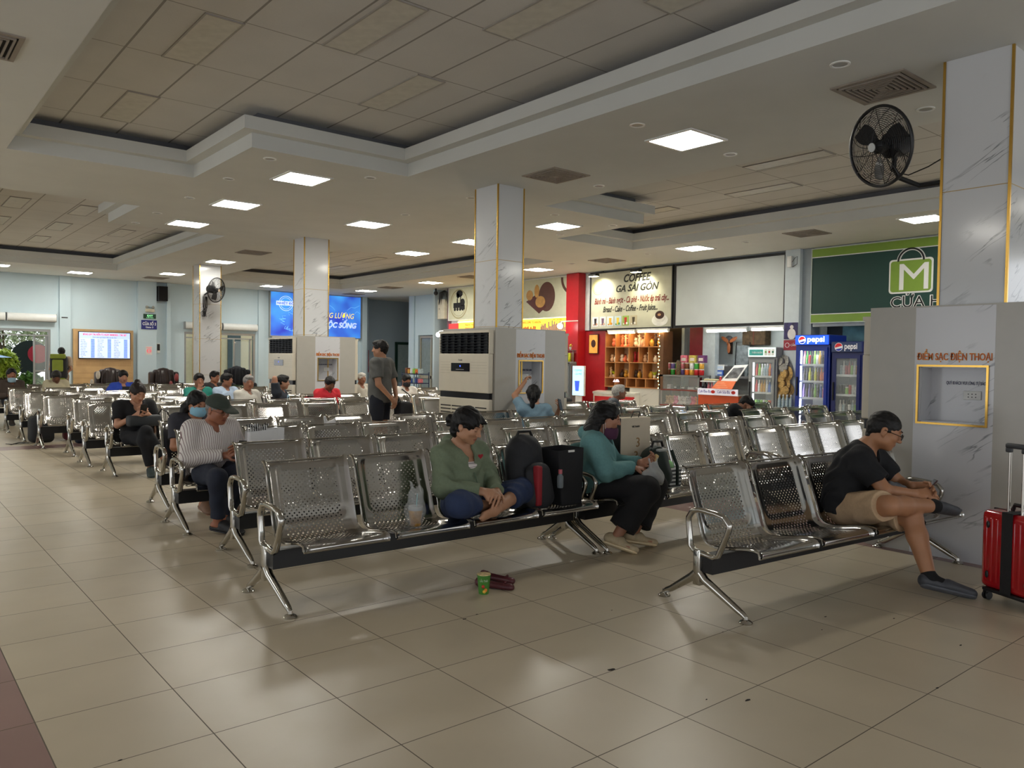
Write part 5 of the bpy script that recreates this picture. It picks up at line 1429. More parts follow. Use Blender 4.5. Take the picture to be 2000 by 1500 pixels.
rows_ = [('top', 0.80+0.98+0.02, [(0.16, 'cat', 'coral'), (0.27, 'cat', 'ivory'), (0.44, 'statue', 'coral'), (0.55, 'statue', 'peach'), (0.66, 'statue', 'coral'), (0.88, 'cat', 'ivory'), (0.99, 'statue', 'ivory'), (1.09, 'vase', 'peach'), (1.17, 'statue', 'peach'), (1.38, 'vase', 'gold'), (1.50, 'statue', 'dark'), (1.62, 'vase', 'gold')]),
    ('second', 0.80+0.60+0.02, [(0.1, 'cat', 'peach'), (0.22, 'vase', 'ivory'), (0.43, 'cat', 'ivory'), (0.54, 'vase', 'coral'), (0.66, 'cat', 'peach'), (0.86, 'statue', 'red'), (0.97, 'statue', 'red'), (1.05, 'vase', 'peach'), (1.18, 'cat', 'peach'), (1.29, 'statue', 'ivory'), (1.50, 'vase', 'ivory'), (1.62, 'cat', 'peach')]),
    ('third', 0.80+0.22+0.02, [(0.07, 'statue', 'peach'), (0.17, 'plant', 'lime'), (0.27, 'vase', 'peach'), (0.44, 'vase', 'dark'), (0.57, 'cat', 'gold'), (0.70, 'vase', 'gold'), (0.90, 'cat', 'dark'), (1.01, 'vase', 'gold'), (1.14, 'cat', 'dark'), (1.36, 'vase', 'gold'), (1.48, 'plant', 'lime'), (1.60, 'cat', 'dark')])]
for nm, z, L in rows_:
    for k, (u, kd, c_) in enumerate(L):
        figurine(kd, c_, 10.28-u, z, '%s %s, number %s from the left on the %s level of the cubby shelf' % (c_, 'potted plant' if kd == 'plant' else kd, ['one', 'two', 'three', 'four', 'five', 'six', 'seven', 'eight', 'nine', 'ten', 'eleven', 'twelve'][k], nm), s=1.25 if nm == 'top' else 1.1)
# menu light board and phone picture
t = thing('menu_lightbox', 'upright light blue lit drinks board beside the red pillar', 'light box', world=FXF(11.0, 0.55, XW-0.45)); MB().rbox(0, 0.42, 0, 0.76, -0.06, 0, 0.008).build('case', WHITE_PL, t); MB().box(0.015, 0.405, 0.015, 0.745, 0, 0.004).build('face', mat('lightbox_blue', (150, 206, 240), 0.4, emit=1.6, var=0.15, scale=5), t)
text(t, 'COFFEE', MATS['screen_blue'], 0.08, 0.62, 0.07, 0.26, z=0.006); text(t, 'CÀ PHÊ', MATS['screen_blue'], 0.1, 0.53, 0.07, 0.24, z=0.006); MB().prism([(0.12, 0.12), (0.24, 0.12), (0.27, 0.38), (0.09, 0.38)], 0.004, 0.006).build('cup_picture', MATS['screen_blue'], t)
MB().box(0.1, 0.32, -0.55, 0, -0.05, -0.02).build('stand', WHITE_PL, t)
t = thing('coffee_picture', 'small orange coffee cup picture on the red wall board', 'picture', world=FXF(10.86, 1.62, XW+0.0)); MB().rbox(0, 0.33, 0, 0.50, 0, 0.02, 0.004).build('frame', mat('picture_edge', (70, 36, 20), 0.5), t); MB().box(0.02, 0.31, 0.02, 0.48, 0.02, 0.023).build('print', mat('picture_orange', (236, 160, 70), 0.5, emit=0.3, var=0.3, scale=8), t); MB().disc((0.17, 0.26, 0.023), 0.08, 0.003, 20, 0.10).build('cup', mat('cup_brown', (60, 30, 20), 0.5), t)
# ice cream freezer
t = thing('chest_freezer', 'white chest freezer with red panels and a sliding glass lid', 'freezer', world=FXF(10.55, 0, XW-0.15))
w = 1.42
g = MB(); g.rbox(0, w, 0.08, 0.64, -0.62, 0, 0.02); g.build('body', mat('freezer_white', (226, 222, 212), 0.3), t)
g = MB(); pts = [(0, 0.62), (0.02, 0.66), (0.5, 0.74), (0.56, 0.70), (0.6, 0.62)]
g.add([(x, z, -0.62+y) for x in (0, w) for y, z in ((0, 0.64), (0, 0.76), (0.45, 0.70), (0.64, 0.67), (0.64, 0.62))], [(0,1,2,3,4), (9,8,7,6,5), (0,5,6,1), (1,6,7,2), (2,7,8,3), (3,8,9,4), (4,9,5,0)]); g.build('lid', mat('freezer_lid', (214, 214, 206), 0.15, var=0.02), t)
MB().box(0.06, 0.86, 0.2, 0.56, 0, 0.006).box(0.92, w-0.04, 0.16, 0.58, 0, 0.006).build('red_panel', mat('freezer_red', (196, 30, 36), 0.35, var=0.05), t)
MB().disc((1.12, 0.36, 0.006), 0.07, 0.004, 20, 0.15).build('bottle_picture', mat('cola_dark', (50, 16, 16), 0.4), t); MB().disc((1.28, 0.34, 0.006), 0.07, 0.004, 20, 0.13).build('glass_picture', mat('cola_cream', (214, 196, 170), 0.4, var=0.5, scale=40), t)
MB().box(0.08, 0.16, 0, 0.08, -0.1, -0.04).box(w-0.16, w-0.08, 0, 0.08, -0.1, -0.04).box(0.08, 0.16, 0, 0.08, -0.55, -0.5).box(w-0.16, w-0.08, 0, 0.08, -0.55, -0.5).build('caster', BLACK_PL, t)
t = thing('desk_lamp', 'small white lamp with a violet glow standing on the freezer', 'lamp', (12.95, 9.95, 0.704)); MB().lathe([(0.07, 0), (0.07, 0.015), (0.012, 0.04), (0.012, 0.22)], seg=14).build('stand', WHITE_PL, t, smooth=True); MB().lathe([(0.08, 0.22), (0.05, 0.28), (0.01, 0.29)], seg=14).build('shade', mat('violet_shade', (240, 226, 255), 0.4, emit=1.2, var=0), t, smooth=True)
t = thing('snack_box', 'small beige box on the right end of the freezer', 'box', (12.98, 9.32, 0.702)); MB().rbox(-0.05, 0.05, -0.09, 0.09, 0, 0.07, 0.01).build('box', mat('box_beige', (216, 190, 150), 0.6), t)
# crate of yellow flowers and drink packs above the small fridge
for k, y in enumerate((11.52, 11.30)):
    t = thing('flower_pot', 'white pot of yellow flowers above the small grey fridge, %s one' % ('left' if k == 0 else 'right'), 'flower pot', (12.7, y, 1.712))
    MB().lathe([(0.05, 0), (0.075, 0.06), (0.06, 0.08)], seg=14).build('pot', WHITE_PL, t, smooth=True)
    g = MB(); rng = random.Random(k)
    for q in range(26): a = rng.uniform(0, 2*pi); r = rng.uniform(0, 0.085); g.ell((r*cos(a), r*sin(a), 0.1+0.05*rng.random()), (0.02, 0.02, 0.016), seg=6, rings=4)
    g.build('blossoms', mat('yellow_blossom', (226, 226, 80), 0.5, var=0.2), t)
t = thing('wire_rack', 'two tier wire rack on the small grey fridge', 'rack', (12.7, 11.42, 1.40))
g = MB()
for z in (0.0, 0.30): g.box(-0.16, 0.16, -0.34, 0.34, z, z+0.012)
for x in (-0.16, 0.15):
    for y in (-0.34, 0.33): g.box(x, x+0.012, y, y+0.012, 0, 0.31)
g.build('frame', mat('rack_grey', (120, 120, 120), 0.4), t)
for k, c_ in enumerate(('red', 'green', 'red', 'lime', 'yellow', 'brown')):
    container('can', c_, (12.6, 11.68-k*0.105, 1.413), '%s tall drink can, number %s from the left on the wire rack' % (c_, ['one', 'two', 'three', 'four', 'five', 'six'][k]), 'cans on the wire rack', 1.35)
# glass show counter with plush toys
t = thing('glass_counter', 'glass fronted show counter with plush toys and cameras, grey metal frame', 'display counter', world=FXF(8.53, 0, XW-0.02))
w, h, d = 1.13, 1.14, 0.45
g = MB()
for x in (0, w-0.03):
    for z in (-d, -0.03): g.box(x, x+0.03, 0, h, z, z+0.03)
g.box(0, w, h-0.04, h, -d, 0).box(0, w, 0, 0.06, -d, 0); g.build('frame', mat('counter_frame_grey', (140, 140, 138), 0.4, 0.4), t)
g = MB()
for z in (0.42, 0.78): g.box(0.03, w-0.03, z, z+0.03, -d, -0.005)
g.build('shelf', mat('counter_shelf_red', (130, 60, 52), 0.5), t)
MB().box(0.03, w-0.03, 0.06, h-0.04, -0.012, -0.006).build('glass_front', glass(), t)
MB().box(0.3, w-0.3, 0.40, 0.415, -0.2, -0.16).build('light_strip', mat('strip_cold', (240, 248, 255), 0.4, emit=10, var=0), t)
def plush(col, rgb, y, z, label, s=1.0, ear=(1,1)):
    t = thing('plush_toy', label, 'plush toy', (XW+0.2, y, z), group='plush toys in the show counter')
    m = mat('plush_'+col, rgb, 0.9, var=0.1, bump=0.3, scale=40)
    MB().ell((0, 0, 0.07*s), (0.07*s, 0.08*s, 0.07*s)).ell((-0.03*s, 0, 0.17*s), (0.06*s, 0.07*s, 0.06*s)).build('body', m, t, smooth=True)
    MB().ell((-0.02, 0.055*s, 0.22*s), (0.02*s, 0.03*s, 0.03*s), seg=8, rings=6).ell((-0.02, -0.055*s, 0.22*s), (0.02*s, 0.03*s, 0.03*s), seg=8, rings=6).build('ears', m, t, smooth=True)
    MB().ell((-0.085*s, 0.025*s, 0.18*s), (0.008, 0.009, 0.009), seg=6, rings=4).ell((-0.085*s, -0.025*s, 0.18*s), (0.008, 0.009, 0.009), seg=6, rings=4).build('eyes', black_l, t)
    MB().ell((-0.06*s, 0.05*s, 0.03*s), (0.05*s, 0.025*s, 0.025*s), seg=8, rings=6).ell((-0.06*s, -0.05*s, 0.03*s), (0.05*s, 0.025*s, 0.025*s), seg=8, rings=6).build('feet', m, t, smooth=True)
plc = {'tan': (206, 170, 130), 'pink': (236, 140, 170), 'white': (236, 232, 228), 'grey': (190, 190, 192), 'orange': (236, 140, 60), 'rose': (230, 90, 120), 'brown': (140, 96, 70), 'blue': (150, 190, 226), 'black': (40, 40, 44)}
for lv, z, L in (('upper', 0.45, ['tan', 'tan', 'pink', 'white', 'white', 'grey', 'rose', 'orange', 'brown']), ('lower', 0.061, ['pink', 'black', 'white', 'blue', 'white', 'blue', 'black'])):
    for k, c_ in enumerate(L):
        plush(c_, plc[c_], 8.48-(k+0.5)*1.10/len(L), z, '%s plush toy, %s from the left on the %s level of the show counter' % (c_, ['first', 'second', 'third', 'fourth', 'fifth', 'sixth', 'seventh', 'eighth', 'ninth'][k], lv), 1.05 if lv == 'lower' else 0.85)
for k, (c_, rgb, ww, hh) in enumerate((('white', (220, 222, 224), 0.16, 0.10), ('black', (30, 30, 34), 0.10, 0.08), ('black', (30, 30, 34), 0.12, 0.07), ('silver', (170, 174, 178), 0.18, 0.06), ('black', (36, 38, 40), 0.24, 0.09))):
    t = thing('boxed_gadget', '%s boxed gadget, %s from the left on the top level of the show counter' % (c_, ORD[k] if k else 'first'), 'gadget', (XW+0.2, 8.4-k*0.22, 0.811), group='gadgets in the show counter'); MB().rbox(-0.06, 0.06, -ww/2, ww/2, 0, hh, 0.008).build('box', mat('gadget_'+c_, rgb, 0.4), t); MB().box(-0.062, -0.06, -ww/3, ww/3, hh*0.3, hh*0.7).build('label', mat('gadget_label', (200, 200, 196), 0.5), t)
# snacks heaped on the counter top
rng = random.Random(4)
sn = ['pink', 'red', 'gold', 'brown', 'green', 'white', 'purple', 'orange']
for k in range(16):
    c_ = sn[rng.randrange(8)]
    lay = k // 8; u = (k % 8)*0.135+0.08
    t = thing('snack_tub', '%s snack tub, %s from the left in the %s layer on the show counter' % (c_, ['first', 'second', 'third', 'fourth', 'fifth', 'sixth', 'seventh', 'eighth'][k % 8], 'bottom' if lay == 0 else 'upper'), 'snack tub', (XW+0.22, 8.53-u, 1.141+lay*0.142), group='snacks on the show counter')
    MB().lathe([(0.048, 0), (0.055, 0.01), (0.058, 0.11), (0.055, 0.12)], seg=12).build('tub', mat('tub_'+c_, PAL[c_], 0.4, var=0.35, scale=28), t, smooth=True); MB().lathe([(0.058, 0.12), (0.056, 0.14)], seg=12).build('lid', mat('tub_lid', (220, 212, 196), 0.5), t)
t = thing('patterned_canister', 'tall black canister with gold dots on the show counter', 'canister', (XW+0.08, 8.05, 1.141)); MB().lathe([(0.05, 0), (0.055, 0.02), (0.055, 0.30), (0.04, 0.32)], seg=14).build('tin', mat('dotted_tin', (90, 70, 40), 0.4, var=0.9, scale=45), t, smooth=True); MB().lathe([(0.045, 0.32), (0.03, 0.34)], seg=12).build('lid', BLACK_PL, t)
for k in range(3):
    t = thing('juice_carton', '%s carton on the upper stack of the show counter' % ('pink', 'yellow', 'purple')[k], 'carton', (XW+0.26, 8.0-k*0.24, 1.425), group='cartons above the tubs'); MB().box(-0.06, 0.06, -0.09, 0.09, 0, 0.17).build('carton', mat('carton_%d' % k, ((226, 120, 140), (206, 190, 90), (110, 60, 110))[k], 0.5, var=0.3, scale=20), t); MB().box(-0.062, -0.06, -0.06, 0.06, 0.04, 0.11).build('print', mat('carton_print', (230, 220, 210), 0.5), t)
t = thing('bread_tray', 'flat tray of pale bread packs at the right end of the show counter', 'tray', (XW+0.15, 7.18, 1.0)); MB().rbox(-0.15, 0.15, -0.2, 0.2, 0, 0.03, 0.01).build('tray', WHITE_PL, t); g = MB(); [g.ell((0, -0.14+k*0.07, 0.05), (0.1, 0.035, 0.025), seg=8, rings=6) for k in range(5)]; g.build('packs', mat('pale_pack', (216, 204, 160), 0.5), t, smooth=True)
t = thing('side_table', 'grey metal table behind the orange counter', 'table', (XW+0.75, 7.0, 0)); MB().box(-0.22, 0.30, -0.72, 0.72, 1.09, 1.14).build('tabletop', mat('table_grey', (120, 122, 124), 0.4, 0.3), t)
for sx in (-0.20, 0.26):
    for sy in (-0.68, 0.66): MB().box(sx, sx+0.03, sy, sy+0.03, 0, 1.09).build('leg', BLACK_METAL, t)
for k, (y, z, c_) in enumerate(((7.56, 1.14, 'blue'), (7.32, 1.14, 'blue'), (7.52, 1.267, 'white'), (7.29, 1.267, 'white'))):
    t = thing('tissue_box', '%s box, %s, stacked on the table behind the orange counter' % (c_, ('lower left', 'lower right', 'upper left', 'upper right')[k]), 'box', (XW+0.68, y, z+0.001), group='boxes behind the orange counter'); MB().box(-0.07, 0.07, -0.11, 0.11, 0, 0.125).build('box', mat('tissue_'+c_, PAL[c_], 0.5, var=0.25, scale=18), t); MB().box(-0.072, -0.07, -0.08, 0.08, 0.03, 0.09).build('label', mat('tissue_label', (206, 222, 240), 0.5), t)
t = thing('cash_box', 'dark grey cash box behind the bottles of the orange counter', 'box', (XW+0.75, 6.98, 1.141)); MB().rbox(-0.15, 0.15, -0.2, 0.2, 0, 0.22, 0.01).build('case', mat('dark_grey_box', (70, 72, 76), 0.5), t); MB().disc((0, 0, 0), 0.01, 0.01).build('knob', CHROME, t)
t = thing('backpack_small', 'small dark backpack hanging by the stall window', 'bag', (XW+1.0, 8.05, 1.2)); MB().ell((0, 0, 0.2), (0.09, 0.13, 0.24)).build('body', mat('camo_bag', (36, 44, 36), 0.8, var=0.5, scale=12), t, smooth=True); MB().tube([(0, -0.08, 0.42), (0, 0, 0.56), (0, 0.08, 0.42)], 0.012, 6).build('handle', BLACK_PL, t)
# wall fan with copper blades, wicker box, plastic bags
t = thing('orbit_fan', 'wall fan with copper coloured blades inside the white stall', 'fan', world=FXF(7.38, 1.80, XW+1.14)); MB().rbox(-0.05, 0.05, -0.16, 0.16, 0, 0.05, 0.01).build('wall_plate', mat('dark_brown_pl', (60, 40, 32), 0.5), t); MB().tube([(0, 0, 0.05), (0.06, 0.04, 0.2), (0.12, 0.08, 0.3)], 0.025, 8).build('arm', mat('copper_pl', (176, 104, 62), 0.35), t, smooth=True); MB().ell((0.10, 0.18, 0.22), (0.09, 0.08, 0.08)).build('motor', mat('fan_grey', (90, 90, 92), 0.5), t, smooth=True)
for k in range(3):
    a = 2*pi*k/3+0.5; MB().ell((0.18+0.13*cos(a), 0.10+0.13*sin(a), 0.34), (0.12, 0.045, 0.012), Matrix.Rotation(a, 3, 'Z'), seg=10, rings=6).build('blade', MATS['copper_pl'], t, smooth=True)
t = thing('wicker_box', 'brown woven box fixed high on the white stall wall', 'box', world=FXF(6.92, 1.84, XW+1.14)); MB().rbox(0, 0.58, 0, 0.32, 0, 0.25, 0.02).build('box', mat('wicker_brown', (96, 76, 52), 0.8, var=0.45, scale=14, bump=0.5), t); MB().box(0.28, 0.31, 0, 0.32, 0.25, 0.255).build('strap', mat('wicker_strap', (120, 60, 40), 0.6), t)
t = thing('plastic_bag_rack', 'wire stand of hanging clear plastic bags in the white stall', 'rack', world=FXF(7.15, 0.95, XW+0.8)); g = MB(); 
for k in range(6): g.prism([(0.02+k*0.012, 0.1+k*0.05), (0.42+k*0.012, 0.12+k*0.05), (0.48, 0.85), (0.12, 0.88)], -0.02-k*0.03, -0.01-k*0.03)
g.build('bags', mat('clear_bag_grey', (170, 180, 184), 0.2, alpha=0.55, var=0.3, scale=10), t); MB().tube([(0.1, 0.0, 0), (0.15, 0.95, 0), (0.5, 0.95, 0), (0.5, 0, 0)], 0.01, 6).build('stand', BLACK_METAL, t)
# orange counter
org = mat('orange_counter_front', (196, 78, 36), 0.5, var=0.05)
t = thing('orange_counter', 'orange coffee counter with a strip reading Café Đen Đá and Café Sữa Đá', 'counter', world=FXF(7.38, 0, XW-0.05)); w = 1.04
MB().box(0, w, 0, 0.72, -0.5, 0).build('body', org, t); MB().box(-0.02, w+0.02, 0.72, 0.74, -0.5, 0.02).build('worktop', mat('worktop_pale', (196, 190, 180), 0.4), t)
MB().box(0, w, 0.725, 0.865, 0.02, 0.03).build('menu_strip', mat('strip_pink_white', (226, 226, 240), 0.5, emit=0.25), t)
text(t, 'Café Đen Đá', mat('ink_violet', (60, 40, 140), 0.5, var=0), 0.03, 0.77, 0.085, 0.32, z=0.032); text(t, 'Café Sữa Đá', MATS['ink_violet'], 0.52, 0.77, 0.085, 0.32, z=0.032)
for u_ in (0.41, 0.93): MB().disc((u_, 0.795, 0.03), 0.052, 0.003, 20, 0.036).build('red_spot', mat('spot_red', (200, 40, 30), 0.5), t)
t = thing('menu_stand', 'sloping orange price board on the orange counter', 'menu board', world=FXF(6.95, 0.87, XW-0.12)); g = MB(); g.add([(0.0, 0.0, 0.05), (0.52, 0.0, 0.05), (0.52, 0.17, -0.1), (0.06, 0.17, -0.1), (0.0, 0.0, 0.03), (0.52, 0.0, 0.03), (0.52, 0.17, -0.12), (0.06, 0.17, -0.12)], [(0,1,2,3), (7,6,5,4), (0,4,5,1), (1,5,6,2), (2,6,7,3), (3,7,4,0)]); g.build('board', mat('menu_orange', (226, 112, 60), 0.5), t)
g = MB(); [g.add([(0.06, 0.03+k*0.035, 0.027-k*0.031), (0.4-k*0.05, 0.03+k*0.035, 0.027-k*0.031), (0.4-k*0.05, 0.036+k*0.035, 0.022-k*0.031), (0.06, 0.036+k*0.035, 0.022-k*0.031)], [(0, 1, 2, 3)]) for k in range(4)]; g.xf(Matrix.Translation((0, 0.002, 0.002))); g.build('print_line', mat('menu_print', (240, 190, 160), 0.5), t)
t = thing('photo_menu', 'tilted white framed food picture board behind the orange price board', 'menu board', world=FXF(6.85, 1.02, XW-0.02)); g = MB(); g.add([(0.0, 0.0, -0.02), (0.42, 0.02, -0.02), (0.56, 0.38, -0.22), (0.22, 0.36, -0.22), (0.0, 0.0, -0.04), (0.42, 0.02, -0.04), (0.56, 0.38, -0.24), (0.22, 0.36, -0.24)], [(0,1,2,3), (7,6,5,4), (0,4,5,1), (1,5,6,2), (2,6,7,3), (3,7,4,0)]); g.build('board', WHITE_PL, t); MB().box(0.18, 0.22, -0.28, 0.06, -0.1, -0.06).build('post', BLACK_METAL, t); g = MB(); g.add([(0.09, 0.07, -0.053), (0.41, 0.085, -0.053), (0.50, 0.32, -0.182), (0.23, 0.30, -0.178)], [(0, 1, 2, 3)]); g.build('picture', mat('menu_photo', (90, 90, 92), 0.5, var=0.7, scale=9), t)
for k, (y, kd, c_, s) in enumerate(((7.33, 'bottle', 'dark', 1.3), (7.24, 'bottle', 'pink', 1.1), (7.15, 'bottle', 'pink', 1.1), (7.05, 'jar', 'orange', 1.0), (6.98, 'bottle', 'white', 1.2))):
    container(kd, c_, (XW+0.13, y, 0.742), '%s %s, %s from the left on the orange counter' % (c_, kd, ORD[k] if k else 'first'), 'bottles on the orange counter', s)
t = thing('red_sauce_dispenser', 'round red dispenser behind the bottles on the orange counter', 'dispenser', (XW+0.3, 7.05, 0.742)); MB().lathe([(0.09, 0), (0.10, 0.1), (0.08, 0.28), (0.03, 0.34), (0.02, 0.38)], seg=16).build('body', mat('sauce_red', (190, 24, 30), 0.3), t, smooth=True); MB().lathe([(0.025, 0.38), (0.02, 0.40)], seg=10).build('cap', WHITE_PL, t)
# white pillar with posters and hanging hats
t = thing('singer_poster', 'poster of people in white on dark blue on the white pillar', 'poster', world=FXF(5.26, 1.92, XW-0.125)); MB().box(0, 0.30, 0, 0.33, 0, 0.006).build('sheet', mat('poster_navy', (54, 48, 96), 0.5, var=0.5, scale=12), t); MB().disc((0.17, 0.10, 0.006), 0.09, 0.001, 16, 0.11).disc((0.17, 0.24, 0.006), 0.04, 0.001, 14).build('figure', mat('poster_white', (226, 222, 220), 0.5), t)
t = thing('red_notice', 'red no smoking notice under the poster on the white pillar', 'poster', world=FXF(5.26, 1.70, XW-0.125)); MB().box(0, 0.30, 0, 0.2, 0, 0.006).build('sheet', mat('notice_red', (160, 44, 56), 0.5), t); MB().annulus((0.08, 0.10, 0.006), 0.05, 0.04, 0.002, 20).build('ring', wl2, t); text(t, 'CẤM', wl2, 0.15, 0.08, 0.06, 0.12, z=0.007)
t = thing('small_wall_camera', 'white camera with cables at the top of the white pillar', 'camera', world=FXF(5.2, 3.35, XW-0.125)); MB().rbox(0.0, 0.1, 0, 0.22, 0, 0.06, 0.01).build('box', WHITE_PL, t); MB().tube([(0.1, 0.1, 0.03), (0.18, 0.16, 0.08), (0.22, 0.2, 0.05), (0.2, 0.05, 0.02), (0.1, 0.0, 0.02)], 0.006, 5).build('cable', BLACK_PL, t)
for k in range(7):
    y = 5.14-0.05*(k % 3); z = 1.45-k*0.11
    t = thing('straw_hat', 'woven straw hat hanging on the white pillar, number %s from the top' % ['one', 'two', 'three', 'four', 'five', 'six', 'seven'][k], 'hat', world=FXF(y+0.12, z, XW-0.16), group='hats hanging on the white pillar')
    m = mat('straw_%d' % (k > 1), (196, 160, 96) if k > 1 else (176, 174, 166), 0.7, var=0.4, scale=30, bump=0.4)
    M3 = Matrix.Rotation(-0.25+0.12*(k % 3), 4, 'X') @ Matrix.Rotation(0.2*((k % 2)*2-1), 4, 'Y')
    MB().lathe([(0.16, 0), (0.162, 0.01), (0.09, 0.03), (0.085, 0.09), (0.03, 0.10)], seg=20).xf(M3).build('crown', m, t, smooth=True, angle=50); MB().lathe([(0.091, 0.032), (0.088, 0.05)], seg=20).xf(M3).build('band', mat('hat_band', (90, 70, 50), 0.6), t)
for k in range(4):
    container('bottle', 'clear', (XW-0.3, 5.22-k*0.085, 0.56), 'empty clear bottle, %s from the left on the ledge under the straw hats' % ORD[k].replace('top', 'first'), 'empty bottles under the hats', 1.1)
t = thing('low_ledge', 'low white ledge under the straw hats', 'ledge', (XW-0.3, 5.08, 0)); MB().box(-0.1, 0.15, -0.13, 0.2, 0, 0.56).build('ledge', mat('ledge_white', (206, 204, 196), 0.6), t)
# store window behind the blue fridges
t = thing('store_poster', 'blue and sandy seaside poster in the shop window above the blue fridges', 'poster', world=FXF(4.4, 1.72, XW+0.58)); MB().box(0, 0.9, 0, 0.48, 0, 0.01).build('sheet', mat('poster_sea', (96, 150, 170), 0.5, var=0.5, scale=3), t); MB().box(0.3, 0.9, 0.1, 0.16, 0.01, 0.012).build('red_stripe', mat('poster_red', (170, 60, 60), 0.5), t)
t = thing('shop_shelves', 'dim shelving with goods inside the shop behind the nearest kiosk', 'shelf', (13.2, 1.0, 0)); g = MB()
for z in (0.3, 0.7, 1.1, 1.5): g.box(-0.2, 0.2, -1.7, 2.2, z, z+0.03)
g.box(0.18, 0.2, -1.7, 2.2, 0, 1.9); g.build('shelf', mat('shop_shelf', (120, 124, 128), 0.5), t)
# ================================================================== people: smooth signed-distance bodies meshed by surface nets
class SDF:
    def __init__(s, lo, hi, h):
        s.lo = np.array(lo, float); s.h = h
        s.n = np.ceil((np.array(hi)-s.lo)/h).astype(int)+1
        s.D = np.full(s.n, 1.0, np.float32)
    def _box(s, lo, hi):
        a = np.clip(np.floor((lo-s.lo)/s.h).astype(int), 0, s.n); b = np.clip(np.ceil((hi-s.lo)/s.h).astype(int)+1, 0, s.n)
        if np.any(b <= a): return None
        ax = [s.lo[i]+np.arange(a[i], b[i])*s.h for i in range(3)]
        X, Y, Z = np.meshgrid(*ax, indexing='ij', sparse=True)
        return tuple(slice(a[i], b[i]) for i in range(3)), X, Y, Z
    def _mix(s, sl, d, k, op):
        A = s.D[sl]
        if op == 'add':
            hh = np.clip(0.5+0.5*(A-d)/k, 0, 1); s.D[sl] = A*(1-hh)+d*hh-k*hh*(1-hh)
        elif op == 'sub':
            s.D[sl] = np.maximum(A, -d) if k <= 0 else -_smin(-A, d, k)
        elif op == 'int':
            s.D[sl] = np.maximum(A, d)
    def cone(s, a, b, r1, r2, k=0.02, flat=(1, 1), cut=None, op='add', up=None):
        """round cone a->b; flat squashes the cross-section (across, along `up`)"""
        a = np.array(a, float); b = np.array(b, float); R = max(r1, r2)*max(1, *flat)+k+3*s.h
        q = s._box(np.minimum(a, b)-R, np.maximum(a, b)+R)
        if q is None: return s
        sl, X, Y, Z = q
        ab = b-a; L2 = ab@ab
        px, py, pz = X-a[0], Y-a[1], Z-a[2]
        t = np.clip((px*ab[0]+py*ab[1]+pz*ab[2])/max(L2, 1e-9), 0, 1)
        qx, qy, qz = px-t*ab[0], py-t*ab[1], pz-t*ab[2]
        if flat != (1, 1):
            u = np.array(up if up is not None else (0, 0, 1.0)); v = np.cross(ab/np.sqrt(L2), u); v /= np.linalg.norm(v); u = np.cross(v, ab/np.sqrt(L2))
            cu = qx*u[0]+qy*u[1]+qz*u[2]; cv = qx*v[0]+qy*v[1]+qz*v[2]
            rest2 = np.maximum(qx*qx+qy*qy+qz*qz-cu*cu-cv*cv, 0)
            d = np.sqrt((cv/flat[0])**2+(cu/flat[1])**2+rest2)-(r1+(r2-r1)*t)
            d = d*min(flat)
        else:
            d = np.sqrt(qx*qx+qy*qy+qz*qz)-(r1+(r2-r1)*t)
        if cut is not None:
            for c, n in cut:
                d = np.maximum(d, (X-c[0])*n[0]+(Y-c[1])*n[1]+(Z-c[2])*n[2])
        s._mix(sl, d.astype(np.float32), k, op); return s
    def ell(s, c, r, R=None, k=0.02, op='add'):
        c = np.array(c, float); r = np.array(r, float); m = r.max()+k+3*s.h
        q = s._box(c-m, c+m)
        if q is None: return s
        sl, X, Y, Z = q
        x, y, z = X-c[0], Y-c[1], Z-c[2]
        if R is not None:
            x, y, z = (R[0][0]*x+R[1][0]*y+R[2][0]*z, R[0][1]*x+R[1][1]*y+R[2][1]*z, R[0][2]*x+R[1][2]*y+R[2][2]*z)
        k0 = np.sqrt((x/r[0])**2+(y/r[1])**2+(z/r[2])**2); k1 = np.sqrt((x/r[0]**2)**2+(y/r[1]**2)**2+(z/r[2]**2)**2)
        d = k0*(k0-1)/np.maximum(k1, 1e-6)
        s._mix(sl, d.astype(np.float32), k, op); return s
    def plane(s, c, n):
        X, Y, Z = np.meshgrid(*[s.lo[i]+np.arange(s.n[i])*s.h for i in range(3)], indexing='ij', sparse=True)
        s.D = np.maximum(s.D, ((X-c[0])*n[0]+(Y-c[1])*n[1]+(Z-c[2])*n[2]).astype(np.float32)); return s
    def folds(s, amp, freq=22, seed=0, noise=1.0):
        X, Y, Z = np.meshgrid(*[s.lo[i]+np.arange(s.n[i])*s.h for i in range(3)], indexing='ij', sparse=True)
        rg = np.random.RandomState(seed); p = rg.uniform(0, 6, 8)
        w = np.sin(X*freq*0.6+p[0])+np.cos(Z*freq*0.45+p[1]); w2 = np.sin(Y*freq*0.7+p[2]+w)
        s.D += (amp*np.sin(Z*freq+2.2*w+1.5*w2+p[3])*np.sin(X*freq*0.8+1.7*w2+p[4])).astype(np.float32)
        s.D += (amp*0.5*np.sin(Z*freq*2.1+X*freq*1.4+w*2+p[5])).astype(np.float32); return s
    def mesh(s):
        D = s.D; D[0] = D[-1] = 1; D[:, 0] = D[:, -1] = 1; D[:, :, 0] = D[:, :, -1] = 1
        S = D < 0
        nx, ny, nz = S.shape
        cs = np.zeros((nx-1, ny-1, nz-1), np.uint8)
        for i in (0, 1):
            for j in (0, 1):
                for k in (0, 1): cs += S[i:nx-1+i, j:ny-1+j, k:nz-1+k]
        act = (cs > 0) & (cs < 8)
        I = np.argwhere(act); idx = -np.ones(act.shape, np.int64); idx[tuple(I.T)] = np.arange(len(I))
        acc = np.zeros((len(I), 3)); cnt = np.zeros(len(I))
        C = [(0,0,0),(1,0,0),(0,1,0),(1,1,0),(0,0,1),(1,0,1),(0,1,1),(1,1,1)]
